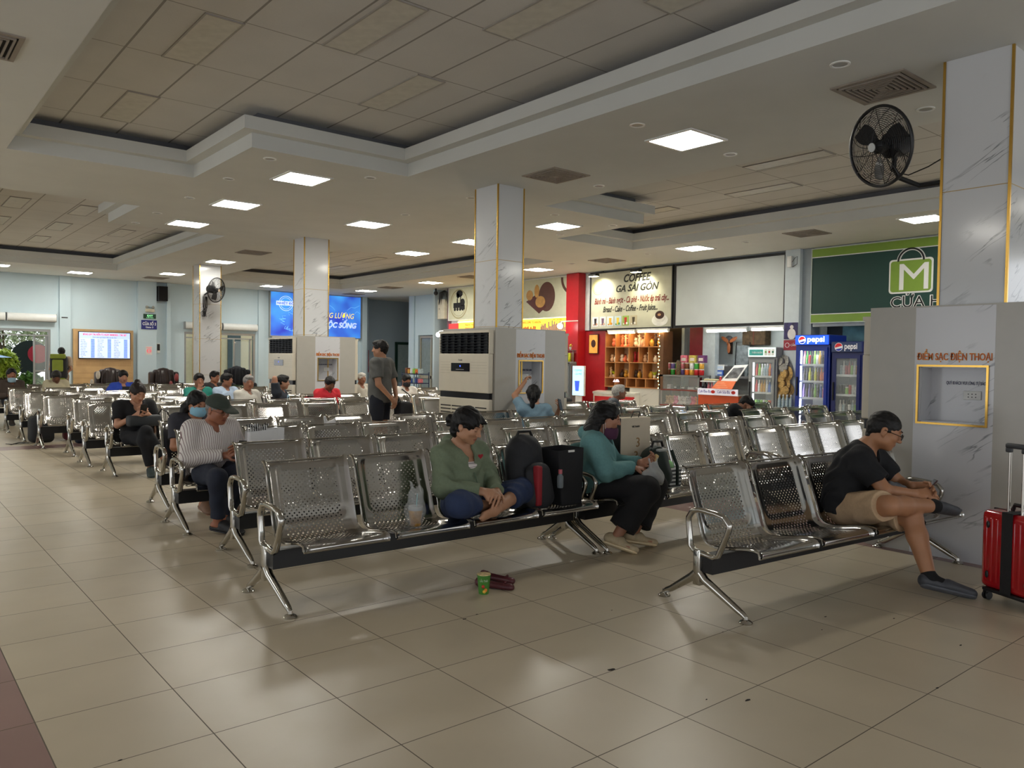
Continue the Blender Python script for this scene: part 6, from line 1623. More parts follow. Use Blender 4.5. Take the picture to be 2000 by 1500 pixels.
        for a in range(8):
            for b in range(a+1, 8):
                if sum(abs(C[a][q]-C[b][q]) for q in range(3)) != 1: continue
                da = D[tuple((I+C[a]).T)]; db = D[tuple((I+C[b]).T)]
                m = (da < 0) != (db < 0); t = np.where(m, da/np.where(m, da-db, 1), 0)
                P = np.array(C[a])+t[:, None]*(np.array(C[b])-np.array(C[a]))
                acc[m] += P[m]; cnt[m] += 1
        V = s.lo+(I+acc/np.maximum(cnt, 1)[:, None])*s.h
        F = []
        for ax in range(3):
            A = [slice(1, -1)]*3; B = [slice(1, -1)]*3
            A[ax] = slice(0, -1); B[ax] = slice(1, None)
            e = S[tuple(A)] != S[tuple(B)]
            E = np.argwhere(e); o = np.ones(3, int); o[ax] = 0; E = E+o
            u, v = [(1, 2), (2, 0), (0, 1)][ax]
            du = np.zeros(3, int); du[u] = 1; dv = np.zeros(3, int); dv[v] = 1
            q = np.stack([idx[tuple((E-du-dv).T)], idx[tuple((E-dv).T)], idx[tuple(E.T)], idx[tuple((E-du).T)]], 1)
            fl = ~S[tuple(E.T)]; q[fl] = q[fl][:, ::-1]
            F.append(q[(q >= 0).all(1)])
        return V, np.concatenate(F)[:, ::-1]
def _smin(a, b, k):
    h = np.clip(0.5+0.5*(b-a)/k, 0, 1); return b*(1-h)+a*h-k*h*(1-h)
def sdf_obj(name, sd, m, parent, M=None, regions=None):
    V, F = sd.mesh() if isinstance(sd, SDF) else sd
    if len(F) == 0: return None
    me = bpy.data.meshes.new(name)
    me.vertices.add(len(V)); me.vertices.foreach_set('co', V.astype(np.float32).ravel())
    me.loops.add(len(F)*4); me.loops.foreach_set('vertex_index', F.astype(np.int32).ravel())
    me.polygons.add(len(F)); me.polygons.foreach_set('loop_start', np.arange(len(F), dtype=np.int32)*4)
    for q in (m if isinstance(m, (list, tuple)) else [m]): me.materials.append(q)
    if regions is not None:
        c = V[F].mean(1); me.polygons.foreach_set('material_index', regions(c).astype(np.int32))
    me.update(calc_edges=True); me.validate(); me.shade_smooth()
    o = bpy.data.objects.new(name, me); COL.objects.link(o); o.parent = parent
    return o

def A(*v): return np.array(v, float)
def rotm(yaw=0, pitch=0, roll=0):
    """head/hand frame: yaw turns to the person's left (+), pitch nods down (+), roll tips"""
    return np.array(Matrix.Rotation(yaw, 3, 'Z') @ Matrix.Rotation(pitch, 3, 'X') @ Matrix.Rotation(roll, 3, 'Y'))
# person frame: faces -Y, left hand at +X.
def skin_mat(name, rgb): 
    m = mat(name, rgb, 0.5, var=0.05, scale=18)
    m.node_tree.nodes['Principled BSDF'].inputs['Subsurface Weight'].default_value = 0.0
    return m
def hand(sd, w, d, n, side, size=1.0, curl=0.5, spread=1.0, thumb_in=0.0, k=0.006):
    """w wrist, d pointing direction, n = back-of-hand normal, side=+1 thumb towards cross(d,n)"""
    w = A(*w); d = A(*d); d /= np.linalg.norm(d); n = A(*n); n -= d*(n@d); n /= np.linalg.norm(n)
    s = np.cross(d, n)*side   # towards the thumb
    S = size
    c = w+d*0.048*S
    sd.cone(w-d*0.01, w+d*0.075*S, 0.0175*S, 0.019*S, k=0.012, flat=(1.75, 0.72), up=n)
    root0 = w+d*0.082*S
    L = [0.040, 0.045, 0.042, 0.034]
    for i in range(4):
        off = (1.5-i)*0.0195*S
        p = root0+s*off-d*abs(1.2-i)*0.004*S
        dd = d+s*0.08*(1.5-i)*spread; cur = 0.0
        cj = curl[i] if isinstance(curl, (list, tuple)) else curl
        r = [0.0092, 0.0086, 0.0078, 0.0068]
        dd = dd/np.linalg.norm(dd)
        for j, (l, a) in enumerate(((L[i], 0.7), (L[i]*0.68, 1.0), (L[i]*0.55, 0.7))):
            cur += cj*a
            v = dd*cos(cur)-n*sin(cur)
            q = p+v*l*S
            sd.cone(p, q, r[j]*S*(0.92 if i == 3 else 1), r[j+1]*S*(0.92 if i == 3 else 1), k=0.004)
            p = q
    # thumb leaves the side of the palm near its base
    p = w+d*0.022*S+s*0.020*S
    q = p+(d*0.55+s*0.75-n*(0.25+thumb_in))*0.042*S
    sd.cone(p, q, 0.0135*S, 0.0105*S, k=0.010)
    v = d*0.9+s*(0.35-thumb_in)-n*(0.3+thumb_in); v /= np.linalg.norm(v)
    q2 = q+v*0.032*S; sd.cone(q, q2, 0.0102*S, 0.0092*S, k=0.005)
    v = v-n*0.2; v /= np.linalg.norm(v); sd.cone(q2, q2+v*0.024*S, 0.0092*S, 0.0075*S, k=0.004)
def head(sd, c, R, S=1.0, male=True, chin=1.0, nose=1.0, k=0.018):
    """c = centre of the skull between the ears; R columns: local x (left), y (back), z (up)"""
    def P(x, y, z): return c+R@(A(x, y, z)*S)
    E = lambda p, r, kk=k, op='add': sd.ell(P(*p), A(*r)*S, R, kk, op)
    E((0, 0.012, 0.028), (0.073, 0.090, 0.083))
    E((0, -0.022, -0.012), (0.064, 0.066, 0.078), 0.025)
    E((0, -0.044, -0.062), (0.042*chin, 0.036, 0.038), 0.028)          # jaw, chin
    E((0, -0.068, -0.082), (0.018*chin, 0.014, 0.014), 0.018)
    for sx in (-1, 1):
        E((sx*0.050, -0.012, -0.050), (0.018*chin, 0.036, 0.026), 0.025)   # jaw angle
        E((sx*0.036, -0.062, -0.016), (0.022, 0.018, 0.018), 0.020)        # cheek
        E((sx*0.030, -0.090, 0.012), (0.016, 0.010, 0.010), 0.010, 'sub')   # eye socket
        E((sx*0.030, -0.0745, 0.0115), (0.0145, 0.0115, 0.0110), 0.003)     # closed lid / eye mound
        E((sx*0.030, -0.080, 0.031), (0.022, 0.008, 0.006), 0.010)          # brow ridge
        E((sx*0.074, 0.006, 0.000), (0.007, 0.017, 0.029), 0.004)           # ear
        E((sx*0.079, 0.002, 0.004), (0.004, 0.009, 0.016), 0.002, 'sub')
        sd.cone(P(sx*0.073, 0.0, -0.018), P(sx*0.070, -0.002, -0.028), 0.007*S, 0.005*S, k=0.004)
    sd.cone(P(0, -0.082, 0.016), P(0, -0.100*1.0, -0.018), 0.0075*S, 0.0105*S*nose, k=0.012)
    E((0, -0.103, -0.022), (0.0105*nose, 0.010, 0.008), 0.006)
    for sx in (-1, 1):
        E((sx*0.0115, -0.093, -0.025), (0.0075, 0.009, 0.0065), 0.004)
    E((0, -0.081, -0.047), (0.021, 0.010, 0.0055), 0.005)                  # upper lip
    E((0, -0.080, -0.0575), (0.018, 0.010, 0.006), 0.005)                   # lower lip
    E((0, -0.0935, -0.052), (0.024, 0.008, 0.0012), 0.002, 'sub')
    return P
def lips_region(c, R, S):
    def f(V):
        q = (V-c)@R/S
        return ((q[:, 0]/0.021)**2+((q[:, 2]+0.0525)/0.0105)**2 < 1) & (q[:, 1] < -0.078)
    return f
def rotate_pts(P, a, about):
    c, s = cos(a), sin(a)
    return about+np.array([[c, -s, 0], [s, c, 0], [0, 0, 1]])@(P-about)

SEAT_Z = 0.355
def default_pose():
    return dict(pelvis=A(0, -0.06, SEAT_Z+0.095), waist=A(0, -0.045, SEAT_Z+0.23), chest=A(0, -0.03, SEAT_Z+0.37), neck=A(0, -0.01, SEAT_Z+0.50), head=A(0, -0.045, SEAT_Z+0.625),
        shL=A(0.165, -0.015, SEAT_Z+0.445), shR=A(-0.165, -0.015, SEAT_Z+0.445), elL=A(0.22, -0.08, SEAT_Z+0.20), elR=A(-0.22, -0.08, SEAT_Z+0.20),
        wrL=A(0.09, -0.27, SEAT_Z+0.22), wrR=A(-0.09, -0.27, SEAT_Z+0.22),
        hipL=A(0.085, -0.09, SEAT_Z+0.085), hipR=A(-0.085, -0.09, SEAT_Z+0.085), knL=A(0.10, -0.46, SEAT_Z+0.075), knR=A(-0.10, -0.46, SEAT_Z+0.075),
        anL=A(0.10, -0.46, 0.085), anR=A(-0.10, -0.46, 0.085), ftL=A(0.12, -0.62, 0.03), ftR=A(-0.12, -0.62, 0.03),
        hand_l=dict(d=(-0.4, -0.8, 0.1), n=(0.2, -0.1, 1), curl=0.45), hand_r=dict(d=(0.4, -0.8, 0.1), n=(-0.2, -0.1, 1), curl=0.45), yaw=0.0, pitch=0.35, roll=0.0)
def person(name_label, x, y, rot, pose=None, vox=0.006, S=1.05, skin=(196, 146, 112), hair=(24, 20, 20), hairstyle='short', male=True,
           top=None, top_rgb=(60, 60, 60), sleeve='short', loose=0.012, pants_rgb=(34, 36, 44), pants='long', pant_len=1.0, shoes=None, cat='person', parts=None, z0=0.0, group=None, build=1.06, hood=False, collar=None, top_mat=None, legs=True, fold=0.004, neckcut=0.0, lids=True, eyes=False, brow=True):
    p = default_pose(); p.update(pose or {})
    sk = skin_mat('skin_%d_%d_%d' % skin, skin)
    lip = mat('lips_%d' % skin[0], (int(skin[0]*0.84), int(skin[1]*0.70), int(skin[2]*0.72)), 0.4, var=0.02)
    t = thing('person', name_label, cat, (x, y, z0), rot, group)
    P = p; B = build
    allp = np.array([v for k, v in P.items() if isinstance(v, np.ndarray) and (legs or k[:2] not in ('kn', 'an', 'ft'))])
    lo = allp.min(0)-0.17; hi = allp.max(0)+0.17; lo[2] = max(lo[2], -0.01)
    R = rotm(P['yaw'], P['pitch'], P['roll'])
    # ---- body
    sd = SDF(lo, hi, vox)
    hs = S
    head(sd, P['head'], R, hs, male, chin=1.08 if male else 0.94, nose=1.1 if male else 0.92)
    nb = P['head']+R@(A(0, 0.022, -0.06)*hs)
    sd.cone(P['neck'], nb, 0.052*B, 0.050*B if male else 0.043*B, k=0.03)
    sd.cone(P['neck']+A(0, 0.01, -0.04), P['chest'], 0.07*B, 0.10*B, k=0.05, flat=(1.2, 0.8), up=(0, -1, 0.01))
    sd.cone(P['chest'], P['waist'], 0.11*B, 0.105*B, k=0.05, flat=(1.2, 0.85), up=(0, -1, 0.01))
    sd.cone(P['waist'], P['pelvis'], 0.105*B, 0.12*B, k=0.05, flat=(1.2, 0.9), up=(0, -1, 0.01))
    for s_ in 'LR':
        sh, el, wr = P['sh'+s_], P['el'+s_], P['wr'+s_]
        sd.cone(P['neck']+A(0, 0.01, -0.03), sh, 0.045*B, 0.05*B, k=0.04)
        sd.cone(sh, el, 0.050*B, 0.038*B, k=0.03); sd.cone(el, wr, 0.037*B, 0.024*B, k=0.015)
        h = P['hand_'+s_.lower()]
        if h: hand(sd, wr, h['d'], h['n'], 1 if s_ == 'R' else -1, S*h.get('size', 1.0), h.get('curl', 0.4), h.get('spread', 1), h.get('thumb', 0.0))
        if legs:
            hp, kn, an, ft = P['hip'+s_], P['kn'+s_], P['an'+s_], P['ft'+s_]
            sd.cone(hp, kn, 0.082*B, 0.056*B, k=0.03); m1 = kn+(an-kn)*0.3
            sd.cone(kn, m1, 0.052*B, 0.054*B, k=0.02); sd.cone(m1, an, 0.053*B, 0.034*B, k=0.02)
            f = ft-an; up_ = np.cross(np.cross(an-kn, f), f)
            heel = an+(an-kn)/np.linalg.norm(an-kn)*0.035-f/np.linalg.norm(f)*0.03
            sd.cone(an, heel, 0.032, 0.028, k=0.02)
            sd.cone(heel, ft, 0.030, 0.030, k=0.02, flat=(1.25, 0.7), up=an-kn) ; 
            fd_ = (ft-heel)/np.linalg.norm(ft-heel); sx = np.cross(fd_, (an-kn)/np.linalg.norm(an-kn))
            if not shoes or shoes[0] in ('bare', 'slipper'):
                for q in range(5):
                    b0 = ft+sx*(q-2)*0.0135; sd.cone(b0, b0+fd_*(0.038-0.004*abs(q-1)), 0.0088, 0.0075, k=0.004)
    lr = lips_region(P['head'], R, hs)
    sdf_obj('body', sd, [sk, lip], t, regions=lambda c: np.where(lr(c), 1, 0))
    HP = lambda x_, y_, z_: P['head']+R@(A(x_, y_, z_)*hs)
    RM = Matrix([list(r) for r in R])
    if eyes:
        MB().ell(HP(0.030, -0.0865, 0.012), (0.0085*hs, 0.004, 0.0035*hs), RM, 10, 6).ell(HP(-0.030, -0.0865, 0.012), (0.0085*hs, 0.004, 0.0035*hs), RM, 10, 6).build('eyes', mat('eye_dark', (30, 22, 20), 0.2, var=0), t, smooth=True)
    else:
        g = MB()
        for sx in (-1, 1): g.tube([HP(sx*(0.030+0.0135*cos(a)), -0.0862+0.006*abs(cos(a)), 0.0085-0.004*sin(a)) for a in np.linspace(0, pi, 7)], 0.0012, 5)
        g.build('eyelashes', mat('lash_dark', (24, 18, 16), 0.5, var=0), t)
    if brow:
        g = MB()
        for sx in (-1, 1): g.tube([HP(sx*(0.014+0.034*u), -0.0905+0.016*u*u, 0.033+0.006*sin(u*2.6)) for u in np.linspace(0, 1, 6)], [0.0016, 0.003, 0.003, 0.0028, 0.002, 0.001], 5)
        g.build('eyebrows', mat('brow_%d' % hair[0], hair, 0.8, var=0), t)
    # ---- hair
    hm = mat('hair_%d_%d' % (hair[0], hair[1]), tuple(int(c*0.62) for c in hair) if hair[0] < 100 else hair, 0.5, var=0.3, scale=60, bump=0.35, spec=0.3)
    if hairstyle != 'none':
        c = P['head']; rad = 0.20 if hairstyle in ('short', 'buzz') else 0.30
        hd = SDF(c-A(rad, rad, rad+0.05), c+A(rad, rad, 0.17), min(vox, 0.006))
        th = 0.004 if hairstyle in ('buzz', 'under_cap') else 0.012
        hd.ell(HP(0, 0.014, 0.030), (A(0.073, 0.090, 0.083)+th)*hs, R, 0.01)
        if hairstyle in ('short', 'buzz', 'under_cap'):
            hd.cone(HP(0, 0.055, 0.0), HP(0, 0.05, -0.045), 0.045*hs, 0.038*hs, k=0.02)
            if hairstyle == 'short': hd.ell(HP(0, -0.045, 0.085), A(0.058, 0.045, 0.030)*hs, R, 0.02)
        else:
            hd.cone(HP(0, 0.05, 0.0), HP(0, 0.055, -0.06), 0.062*hs, 0.05*hs, k=0.03)
            for sx in (-1, 1): hd.cone(HP(sx*0.066, 0.012, 0.03), HP(sx*0.070, 0.014, -0.03), 0.022*hs, 0.014*hs, k=0.02)
        # face opening
        hd.ell(HP(0, -0.095, -0.03), A(0.068 if male else 0.060, 0.055, 0.088 if hairstyle != 'buzz' else 0.092)*hs, R, 0.008, 'sub')
        for sx in (-1, 1):
            hd.ell(HP(sx*0.080, -0.030, -0.045), A(0.03, 0.034, 0.055)*hs, R, 0.006, 'sub')
            if hairstyle in ('short', 'buzz', 'under_cap', 'ponytail', 'bun'): hd.ell(HP(sx*0.082, 0.008, -0.016), A(0.016, 0.024, 0.034)*hs, R, 0.006, 'sub')
        hd.ell(HP(0, -0.02, -0.10), A(0.055, 0.06, 0.07)*hs, R, 0.01, 'sub')
        if hairstyle == 'ponytail':
            q = P.get('pony', [(0, 0.105, 0.0), (0, 0.14, -0.03), (0, 0.135, -0.10)])
            for a, b in zip(q[:-1], q[1:]): hd.cone(HP(*a), HP(*b), 0.024*hs, 0.030*hs if b is not q[-1] else 0.016, k=0.012)
            hd.cone(HP(0, -0.02, 0.10), HP(0.045, -0.085, 0.055), 0.018, 0.012, k=0.012); hd.cone(HP(0, -0.02, 0.10), HP(-0.045, -0.085, 0.055), 0.018, 0.012, k=0.012)
        if hairstyle == 'bun':
            hd.ell(HP(0, 0.06, 0.115), A(0.035, 0.035, 0.028)*hs, R, 0.012)
        if hairstyle == 'bob':
            for a in np.linspace(0.15, pi-0.15, 9):
                x_, y_ = 0.078*cos(a), 0.02+0.075*sin(a)
                hd.cone(HP(x_, y_, 0.02), HP(x_*1.05, y_*1.1+0.015, -0.115), 0.022*hs, 0.026*hs, k=0.02)
            hd.cone(HP(0, -0.03, 0.10), HP(0.07, -0.05, 0.03), 0.018, 0.016, k=0.015); hd.cone(HP(0, -0.03, 0.10), HP(-0.07, -0.05, 0.03), 0.018, 0.016, k=0.015)
        if hairstyle == 'long':
            q = P.get('tail', [(0.0, 0.10, 0.02), (0.0, 0.115, -0.10), (0.02, 0.10, -0.24)])
            for a, b in zip(q[:-1], q[1:]): hd.cone(HP(*a), HP(*b), 0.042*hs, 0.034*hs, k=0.02)
        hd.folds(0.0022, 90, 3)
        sdf_obj('hair', hd, hm, t)
    # ---- upper garment
    if top:
        tm = top_mat or mat('cloth_%d_%d_%d' % top_rgb, top_rgb, 0.85, var=0.06, bump=0.15, scale=60)
        vt = max(vox, 0.0055); T = SDF(lo-0.02, hi+0.02, vt); g_ = loose
        down = (P['pelvis']-P['waist']); down = down/np.linalg.norm(down)
        T.cone(P['neck']+A(0, 0.015, -0.055), P['chest'], (0.075+g_)*B, (0.108+g_)*B, k=0.05, flat=(1.25, 0.82), up=(0, -1, 0.01))
        T.cone(P['chest'], P['waist'], (0.112+g_)*B, (0.112+g_)*B, k=0.04, flat=(1.22, 0.92), up=(0, -1, 0.01))
        T.cone(P['waist'], P['pelvis'], (0.112+g_)*B, (0.125+g_)*B, k=0.04, flat=(1.2, 0.95), up=(0, -1, 0.01), cut=[(P['pelvis']+down*P.get('hem', 0.03), down)])
        for s_ in 'LR':
            sh, el, wr = P['sh'+s_], P['el'+s_], P['wr'+s_]
            T.cone(P['neck']+A(0, 0.012, -0.035), sh, (0.046+g_*0.6)*B, (0.054+g_)*B, k=0.04)
            if sleeve == 'short':
                e = sh+(el-sh)*0.72; n_ = (el-sh)/np.linalg.norm(el-sh)
                T.cone(sh, e+n_*0.06, (0.055+g_)*B, (0.046+g_*1.0)*B, k=0.03, cut=[(e, n_)])
            elif sleeve == 'long':
                n_ = (wr-el)/np.linalg.norm(wr-el); e = wr-n_*0.015
                T.cone(sh, el, (0.055+g_)*B, (0.046+g_)*B, k=0.03); T.cone(el, e+n_*0.05, (0.046+g_)*B, (0.034+g_*0.6)*B, k=0.02, cut=[(e, n_)])
        # neckline
        if hood:
            T.cone(P['neck']+A(-0.09, 0.04, -0.01), P['neck']+A(0, 0.10, 0.0), 0.035, 0.05, k=0.03); T.cone(P['neck']+A(0.09, 0.04, -0.01), P['neck']+A(0, 0.10, 0.0), 0.035, 0.05, k=0.03)
            T.cone(P['neck']+A(-0.09, 0.03, -0.01), P['neck']+A(-0.05, -0.06, -0.06), 0.032, 0.026, k=0.03); T.cone(P['neck']+A(0.09, 0.03, -0.01), P['neck']+A(0.05, -0.06, -0.06), 0.032, 0.026, k=0.03)
        T.cone(P['neck']+A(0, 0.0, -0.01), P['head']+A(0, 0, -0.02), 0.058+0.012*(not male), 0.075, k=0.006, op='sub')
        T.ell(P['neck']+A(0, -0.075, (-0.03 if collar else -0.045)-neckcut*0.5), A(0.030 if collar else 0.045, 0.05, (0.035 if collar else 0.05)+neckcut), None, 0.01, 'sub')
        T.folds(fold, 24, int(abs(x*31+y*17)) % 99)
        sdf_obj('shirt', T, tm, t)
        if collar:
            C = SDF(P['neck']-0.14, P['neck']+0.14, 0.005); N = P['neck']
            ring = [N+A(0.068*sin(a), 0.062*cos(a)+0.004, 0.020-0.024*(1-cos(a))) for a in np.linspace(-2.5, 2.5, 13)]
            for a, b in zip(ring[:-1], ring[1:]): C.cone(a, b, 0.009, 0.009, k=0.01, flat=(1, 1.9))
            for sx in (-1, 1): C.cone(N+A(sx*0.052, -0.045, -0.02), N+A(sx*0.050, -0.095, -0.065), 0.021, 0.009, k=0.012, flat=(1.2, 0.45), up=(0, -1, 0.4))
            sdf_obj('collar', C, tm, t)
    # ---- trousers
    if legs and pants:
        pm = mat('cloth_%d_%d_%d' % pants_rgb, pants_rgb, 0.85, var=0.06, bump=0.15, scale=60)
        T = SDF(lo-0.02, hi+0.02, max(vox, 0.0055))
        T.cone(P['waist']+(P['pelvis']-P['waist'])*0.55, P['pelvis'], 0.115*B, 0.128*B, k=0.03, flat=(1.2, 0.92), up=(0, -1, 0.01))
        for s_ in 'LR':
            hp, kn, an = P['hip'+s_], P['kn'+s_], P['an'+s_]
            w_ = P.get('flare', 0.0)
            if pants == 'long':
                e = kn+(an-kn)*pant_len; n_ = (an-kn)/np.linalg.norm(an-kn)
                T.cone(hp, kn, 0.096*B, (0.070+w_*0.5)*B, k=0.035); T.cone(kn, e+n_*0.1, (0.068+w_*0.6)*B, (0.048+w_)*B, k=0.03, cut=[(e, n_)])
            else:
                e = hp+(kn-hp)*pant_len; n_ = (kn-hp)/np.linalg.norm(kn-hp)
                T.cone(hp, e+n_*0.12, 0.100*B, 0.082*B, k=0.035, cut=[(e, n_)])
        T.folds(fold, 20, int(abs(x*13+y*7)) % 99)
        sdf_obj('trousers', T, pm, t)
    if legs and shoes and shoes[0] != 'bare':
        kind, rgb = shoes
        for s_ in 'LR':
            kn, an, ft = P['kn'+s_], P['an'+s_], P['ft'+s_]
            ax_ = (an-kn)/np.linalg.norm(an-kn); f = (ft-an); f = f-ax_*(f@ax_)*0.0; 
            heel = an+ax_*0.042-(ft-an)/np.linalg.norm(ft-an)*0.035
            fd_ = (ft-heel)/np.linalg.norm(ft-heel); toe = ft+fd_*0.035
            Q = SDF(np.minimum(heel, toe)-0.11, np.maximum(heel, toe)+0.11, 0.005)
            r0 = 0.040
            if kind == 'sneaker':
                Q.cone(heel-ax_*0.01, toe, 0.040, 0.034, k=0.02, flat=(1.05, 0.78), up=ax_); Q.cone(heel-ax_*0.02, an+(ft-an)*0.35-ax_*0.0, 0.043, 0.040, k=0.02)
                Q.cone(an-ax_*0.055, an-ax_*0.0, 0.034, 0.036, k=0.006, op='sub')
            elif kind == 'loafer':
                Q.cone(heel, toe+fd_*0.012, 0.040, 0.030, k=0.02, flat=(1.2, 0.85), up=ax_); Q.cone(an+(ft-an)*0.55, toe, 0.040, 0.030, k=0.02, flat=(1.15, 0.9), up=ax_); Q.cone(heel-ax_*0.015, heel+fd_*0.05-ax_*0.015, 0.037, 0.036, k=0.015)
                Q.cone(an-ax_*0.06, an+(ft-an)*0.18-ax_*0.01, 0.034, 0.036, k=0.006, op='sub')
            else:
                Q.cone(heel+ax_*0.012, toe+ax_*0.004, 0.036, 0.036, k=0.02, flat=(1.3, 0.55), up=ax_)
                Q.cone(an+(ft-an)*0.35, ft, 0.046, 0.042, k=0.02, flat=(1.1, 0.8), up=ax_)
            if kind == 'loafer':
                Z = SDF(np.minimum(heel, toe)-0.13, np.maximum(heel, toe)+0.13, 0.005)
                Z.cone(an-ax_*0.055, an, 0.041, 0.041, k=0.01, cut=[(an-ax_*0.055, -ax_)]); Z.cone(an, heel, 0.040, 0.034, k=0.02); Z.cone(an+ax_*0.01, ft-fd_*0.02, 0.038, 0.030, k=0.02); Z.cone(heel, ft, 0.034, 0.034, k=0.02, flat=(1.2, 0.75), up=ax_)
                sdf_obj('sock', Z, mat('black_sock', (14, 14, 16), 0.9), t)
            sh = sdf_obj('shoe', Q, mat('shoe_%d_%d_%d' % rgb, rgb, 0.6, var=0.12, scale=30), t)
            S2 = SDF(np.minimum(heel, toe)-0.11, np.maximum(heel, toe)+0.11, 0.005)
            S2.cone(heel+ax_*0.028, toe+ax_*0.022, 0.037, 0.033, k=0.01, flat=(1.2, 0.34), up=ax_)
            sdf_obj('sole', S2, mat('sole_%d' % rgb[0], tuple(min(255, int(c*1.25+12)) for c in rgb), 0.7), sh)
            if kind == 'sneaker':
                g = MB(); si = np.cross(fd_, ax_)
                for q in range(4):
                    c0 = an+(ft-an)*(0.25+0.14*q)-ax_*(0.028-0.008*q)
                    g.tube([c0-si*0.022, c0-ax_*0.006, c0+si*0.022], 0.003, 5)
                g.build('laces', mat('lace_cream', (226, 220, 200), 0.8), sh)
    if parts: parts(t, P, HP, R, RM)
    return t
def phone(label, x, y, z, rot, rgb=(24, 24, 28), s=1.0):
    t = thing('mobile_phone', label, 'phone', (x, y, z)); t.rotation_euler = rot
    MB().rbox(-0.037*s, 0.037*s, -0.076*s, 0.076*s, -0.004, 0.004, 0.0035).build('case', mat('phone_%d' % rgb[0], rgb, 0.3), t)
    MB().box(-0.033*s, 0.033*s, -0.071*s, 0.071*s, 0.0042, 0.0047).build('screen', mat('phone_screen', (60, 66, 76), 0.15, emit=0.2), t)
    return t
def mask_part(rgb, low=False):
    def f(t, P, HP, R, RM):
        c = P['head']; S = 1.045
        Q = SDF(c-0.17, c+0.13, 0.005); dz = -0.058 if low else 0.0
        Q.ell(HP(0, -0.030, -0.044+dz), A(0.070, 0.084, 0.095)*S, R, 0.01)
        Q.ell(HP(0, -0.026, -0.044+dz), A(0.063, 0.077, 0.12)*S, R, 0.002, 'sub')
        for zc, n_ in ((-0.008+dz, (0, 0.15, 1)), (-0.088+dz, (0, 0, -1))):
            nn_ = R@A(*n_); nn_ /= np.linalg.norm(nn_); Q.plane(HP(0, 0, zc), nn_)
        Q.plane(HP(0, -0.012, 0), R@A(0, 1, 0))
        o = sdf_obj('face_mask', Q, mat('mask_%d_%d' % (rgb[0], rgb[1]), rgb, 0.8, var=0.04), t)
        g = MB()
        for sx in (-1, 1):
            g.tube([HP(sx*0.063, -0.015, -0.02+dz), HP(sx*0.078, 0.012, 0.015), HP(sx*0.082, 0.022, 0.0), HP(sx*0.062, -0.012, -0.06+dz)], 0.0016, 5)
        g.build('ear_loop', mat('mask_loop', (226, 226, 226), 0.7), t)
    return f
def W2L(x, y, rot, d, z0=0.0):
    c, s = cos(rot), sin(rot)
    return {k: A(c*(v[0]-x)+s*(v[1]-y), -s*(v[0]-x)+c*(v[1]-y), v[2]-z0) for k, v in d.items()}
def L2W(x, y, rot, p):
    c, s = cos(rot), sin(rot); return (x+c*p[0]-s*p[1], y+s*p[0]+c*p[1], p[2])
# -- woman in green jacket, cross-legged
def extra_green(t, P, HP, R, RM):
    Q = SDF(P['chest']-0.2, P['neck']+0.16, 0.005)
    Q.cone(P['neck']+A(0, -0.040, -0.02), P['chest']+A(0, -0.062, -0.02), 0.060, 0.088, k=0.02, flat=(1.1, 0.7), up=(0, -1, 0.01))
    Q.plane(P['neck']+A(0, 0, -0.03), A(0, -0.6, 0.8))
    Q.plane(P['chest']+A(0, 0, -0.06), A(0, 0, -1.0))
    sdf_obj('striped_shirt', Q, stripe_material('pinstripe_white', (222, 214, 210), (90, 80, 90), 0.022, 0.12, 'Z'), t)
    g = MB(); c = P['chest']+A(0.035, -0.150, 0.055)
    g.add([], []); pts = [(0.022*sin(a)**3*1.0, 0.018*(0.8*cos(a)-0.32*cos(2*a)-0.12*cos(3*a))+0.0) for a in np.linspace(0, 2*pi, 21)[:-1]]
    g.prism([(x, z) for x, z in pts][::-1], -0.002, 0.002, axis='y'); g.xf(Matrix.Translation(tuple(c)))
    g.build('heart_patch', mat('heart_red', (150, 20, 34), 0.7, var=0.1), t)
    g = MB(); g.tube([P['chest']+A(-0.01, -0.140, -0.05), P['waist']+A(0, -0.150, 0.02), P['pelvis']+A(0, -0.165, 0.06)], 0.004, 6); g.build('zip', mat('zip_green', (70, 90, 66), 0.5), t)
person('woman in green hooded jacket and blue trousers sitting cross-legged on the front bench', 1.60, 0.90, 0.1, dict(
    head=A(-0.03, -0.135, 0.965), neck=A(-0.01, -0.035, 0.835), chest=A(0, -0.045, 0.71), waist=A(0, -0.055, 0.57), pelvis=A(0, -0.06, 0.455),
    shL=A(0.155, -0.03, 0.775), shR=A(-0.155, -0.03, 0.775), elL=A(0.22, -0.11, 0.57), elR=A(-0.21, -0.10, 0.56), wrL=A(0.10, -0.29, 0.535), wrR=A(-0.035, -0.285, 0.55),
    hipL=A(0.09, -0.08, 0.44), hipR=A(-0.09, -0.08, 0.44), knL=A(0.38, -0.24, 0.505), knR=A(-0.24, -0.30, 0.49), anL=A(0.03, -0.34, 0.425), anR=A(0.13, -0.21, 0.42), ftL=A(-0.085, -0.36, 0.405), ftR=A(0.22, -0.15, 0.41),
    yaw=0.35, pitch=0.42, roll=-0.05, hem=0.05, flare=0.03, pony=[(0, 0.095, 0.0), (-0.01, 0.125, -0.01), (-0.02, 0.12, -0.045)],
    hand_l=dict(d=(-0.75, -0.6, -0.05), n=(0.3, -0.2, 0.9), curl=0.55, size=0.92), hand_r=dict(d=(0.75, -0.6, -0.15), n=(-0.5, -0.5, 0.7), curl=0.6, size=0.92)),
    vox=0.0045, S=1.05, skin=(181, 134, 104), hairstyle='ponytail', male=False, top=True, top_rgb=(110, 122, 98), sleeve='long', loose=0.020, hood=True, pants_rgb=(38, 52, 84), pants='long', pant_len=0.42, shoes=('bare', (0, 0, 0)), build=0.97, parts=extra_green, fold=0.006, neckcut=0.06)
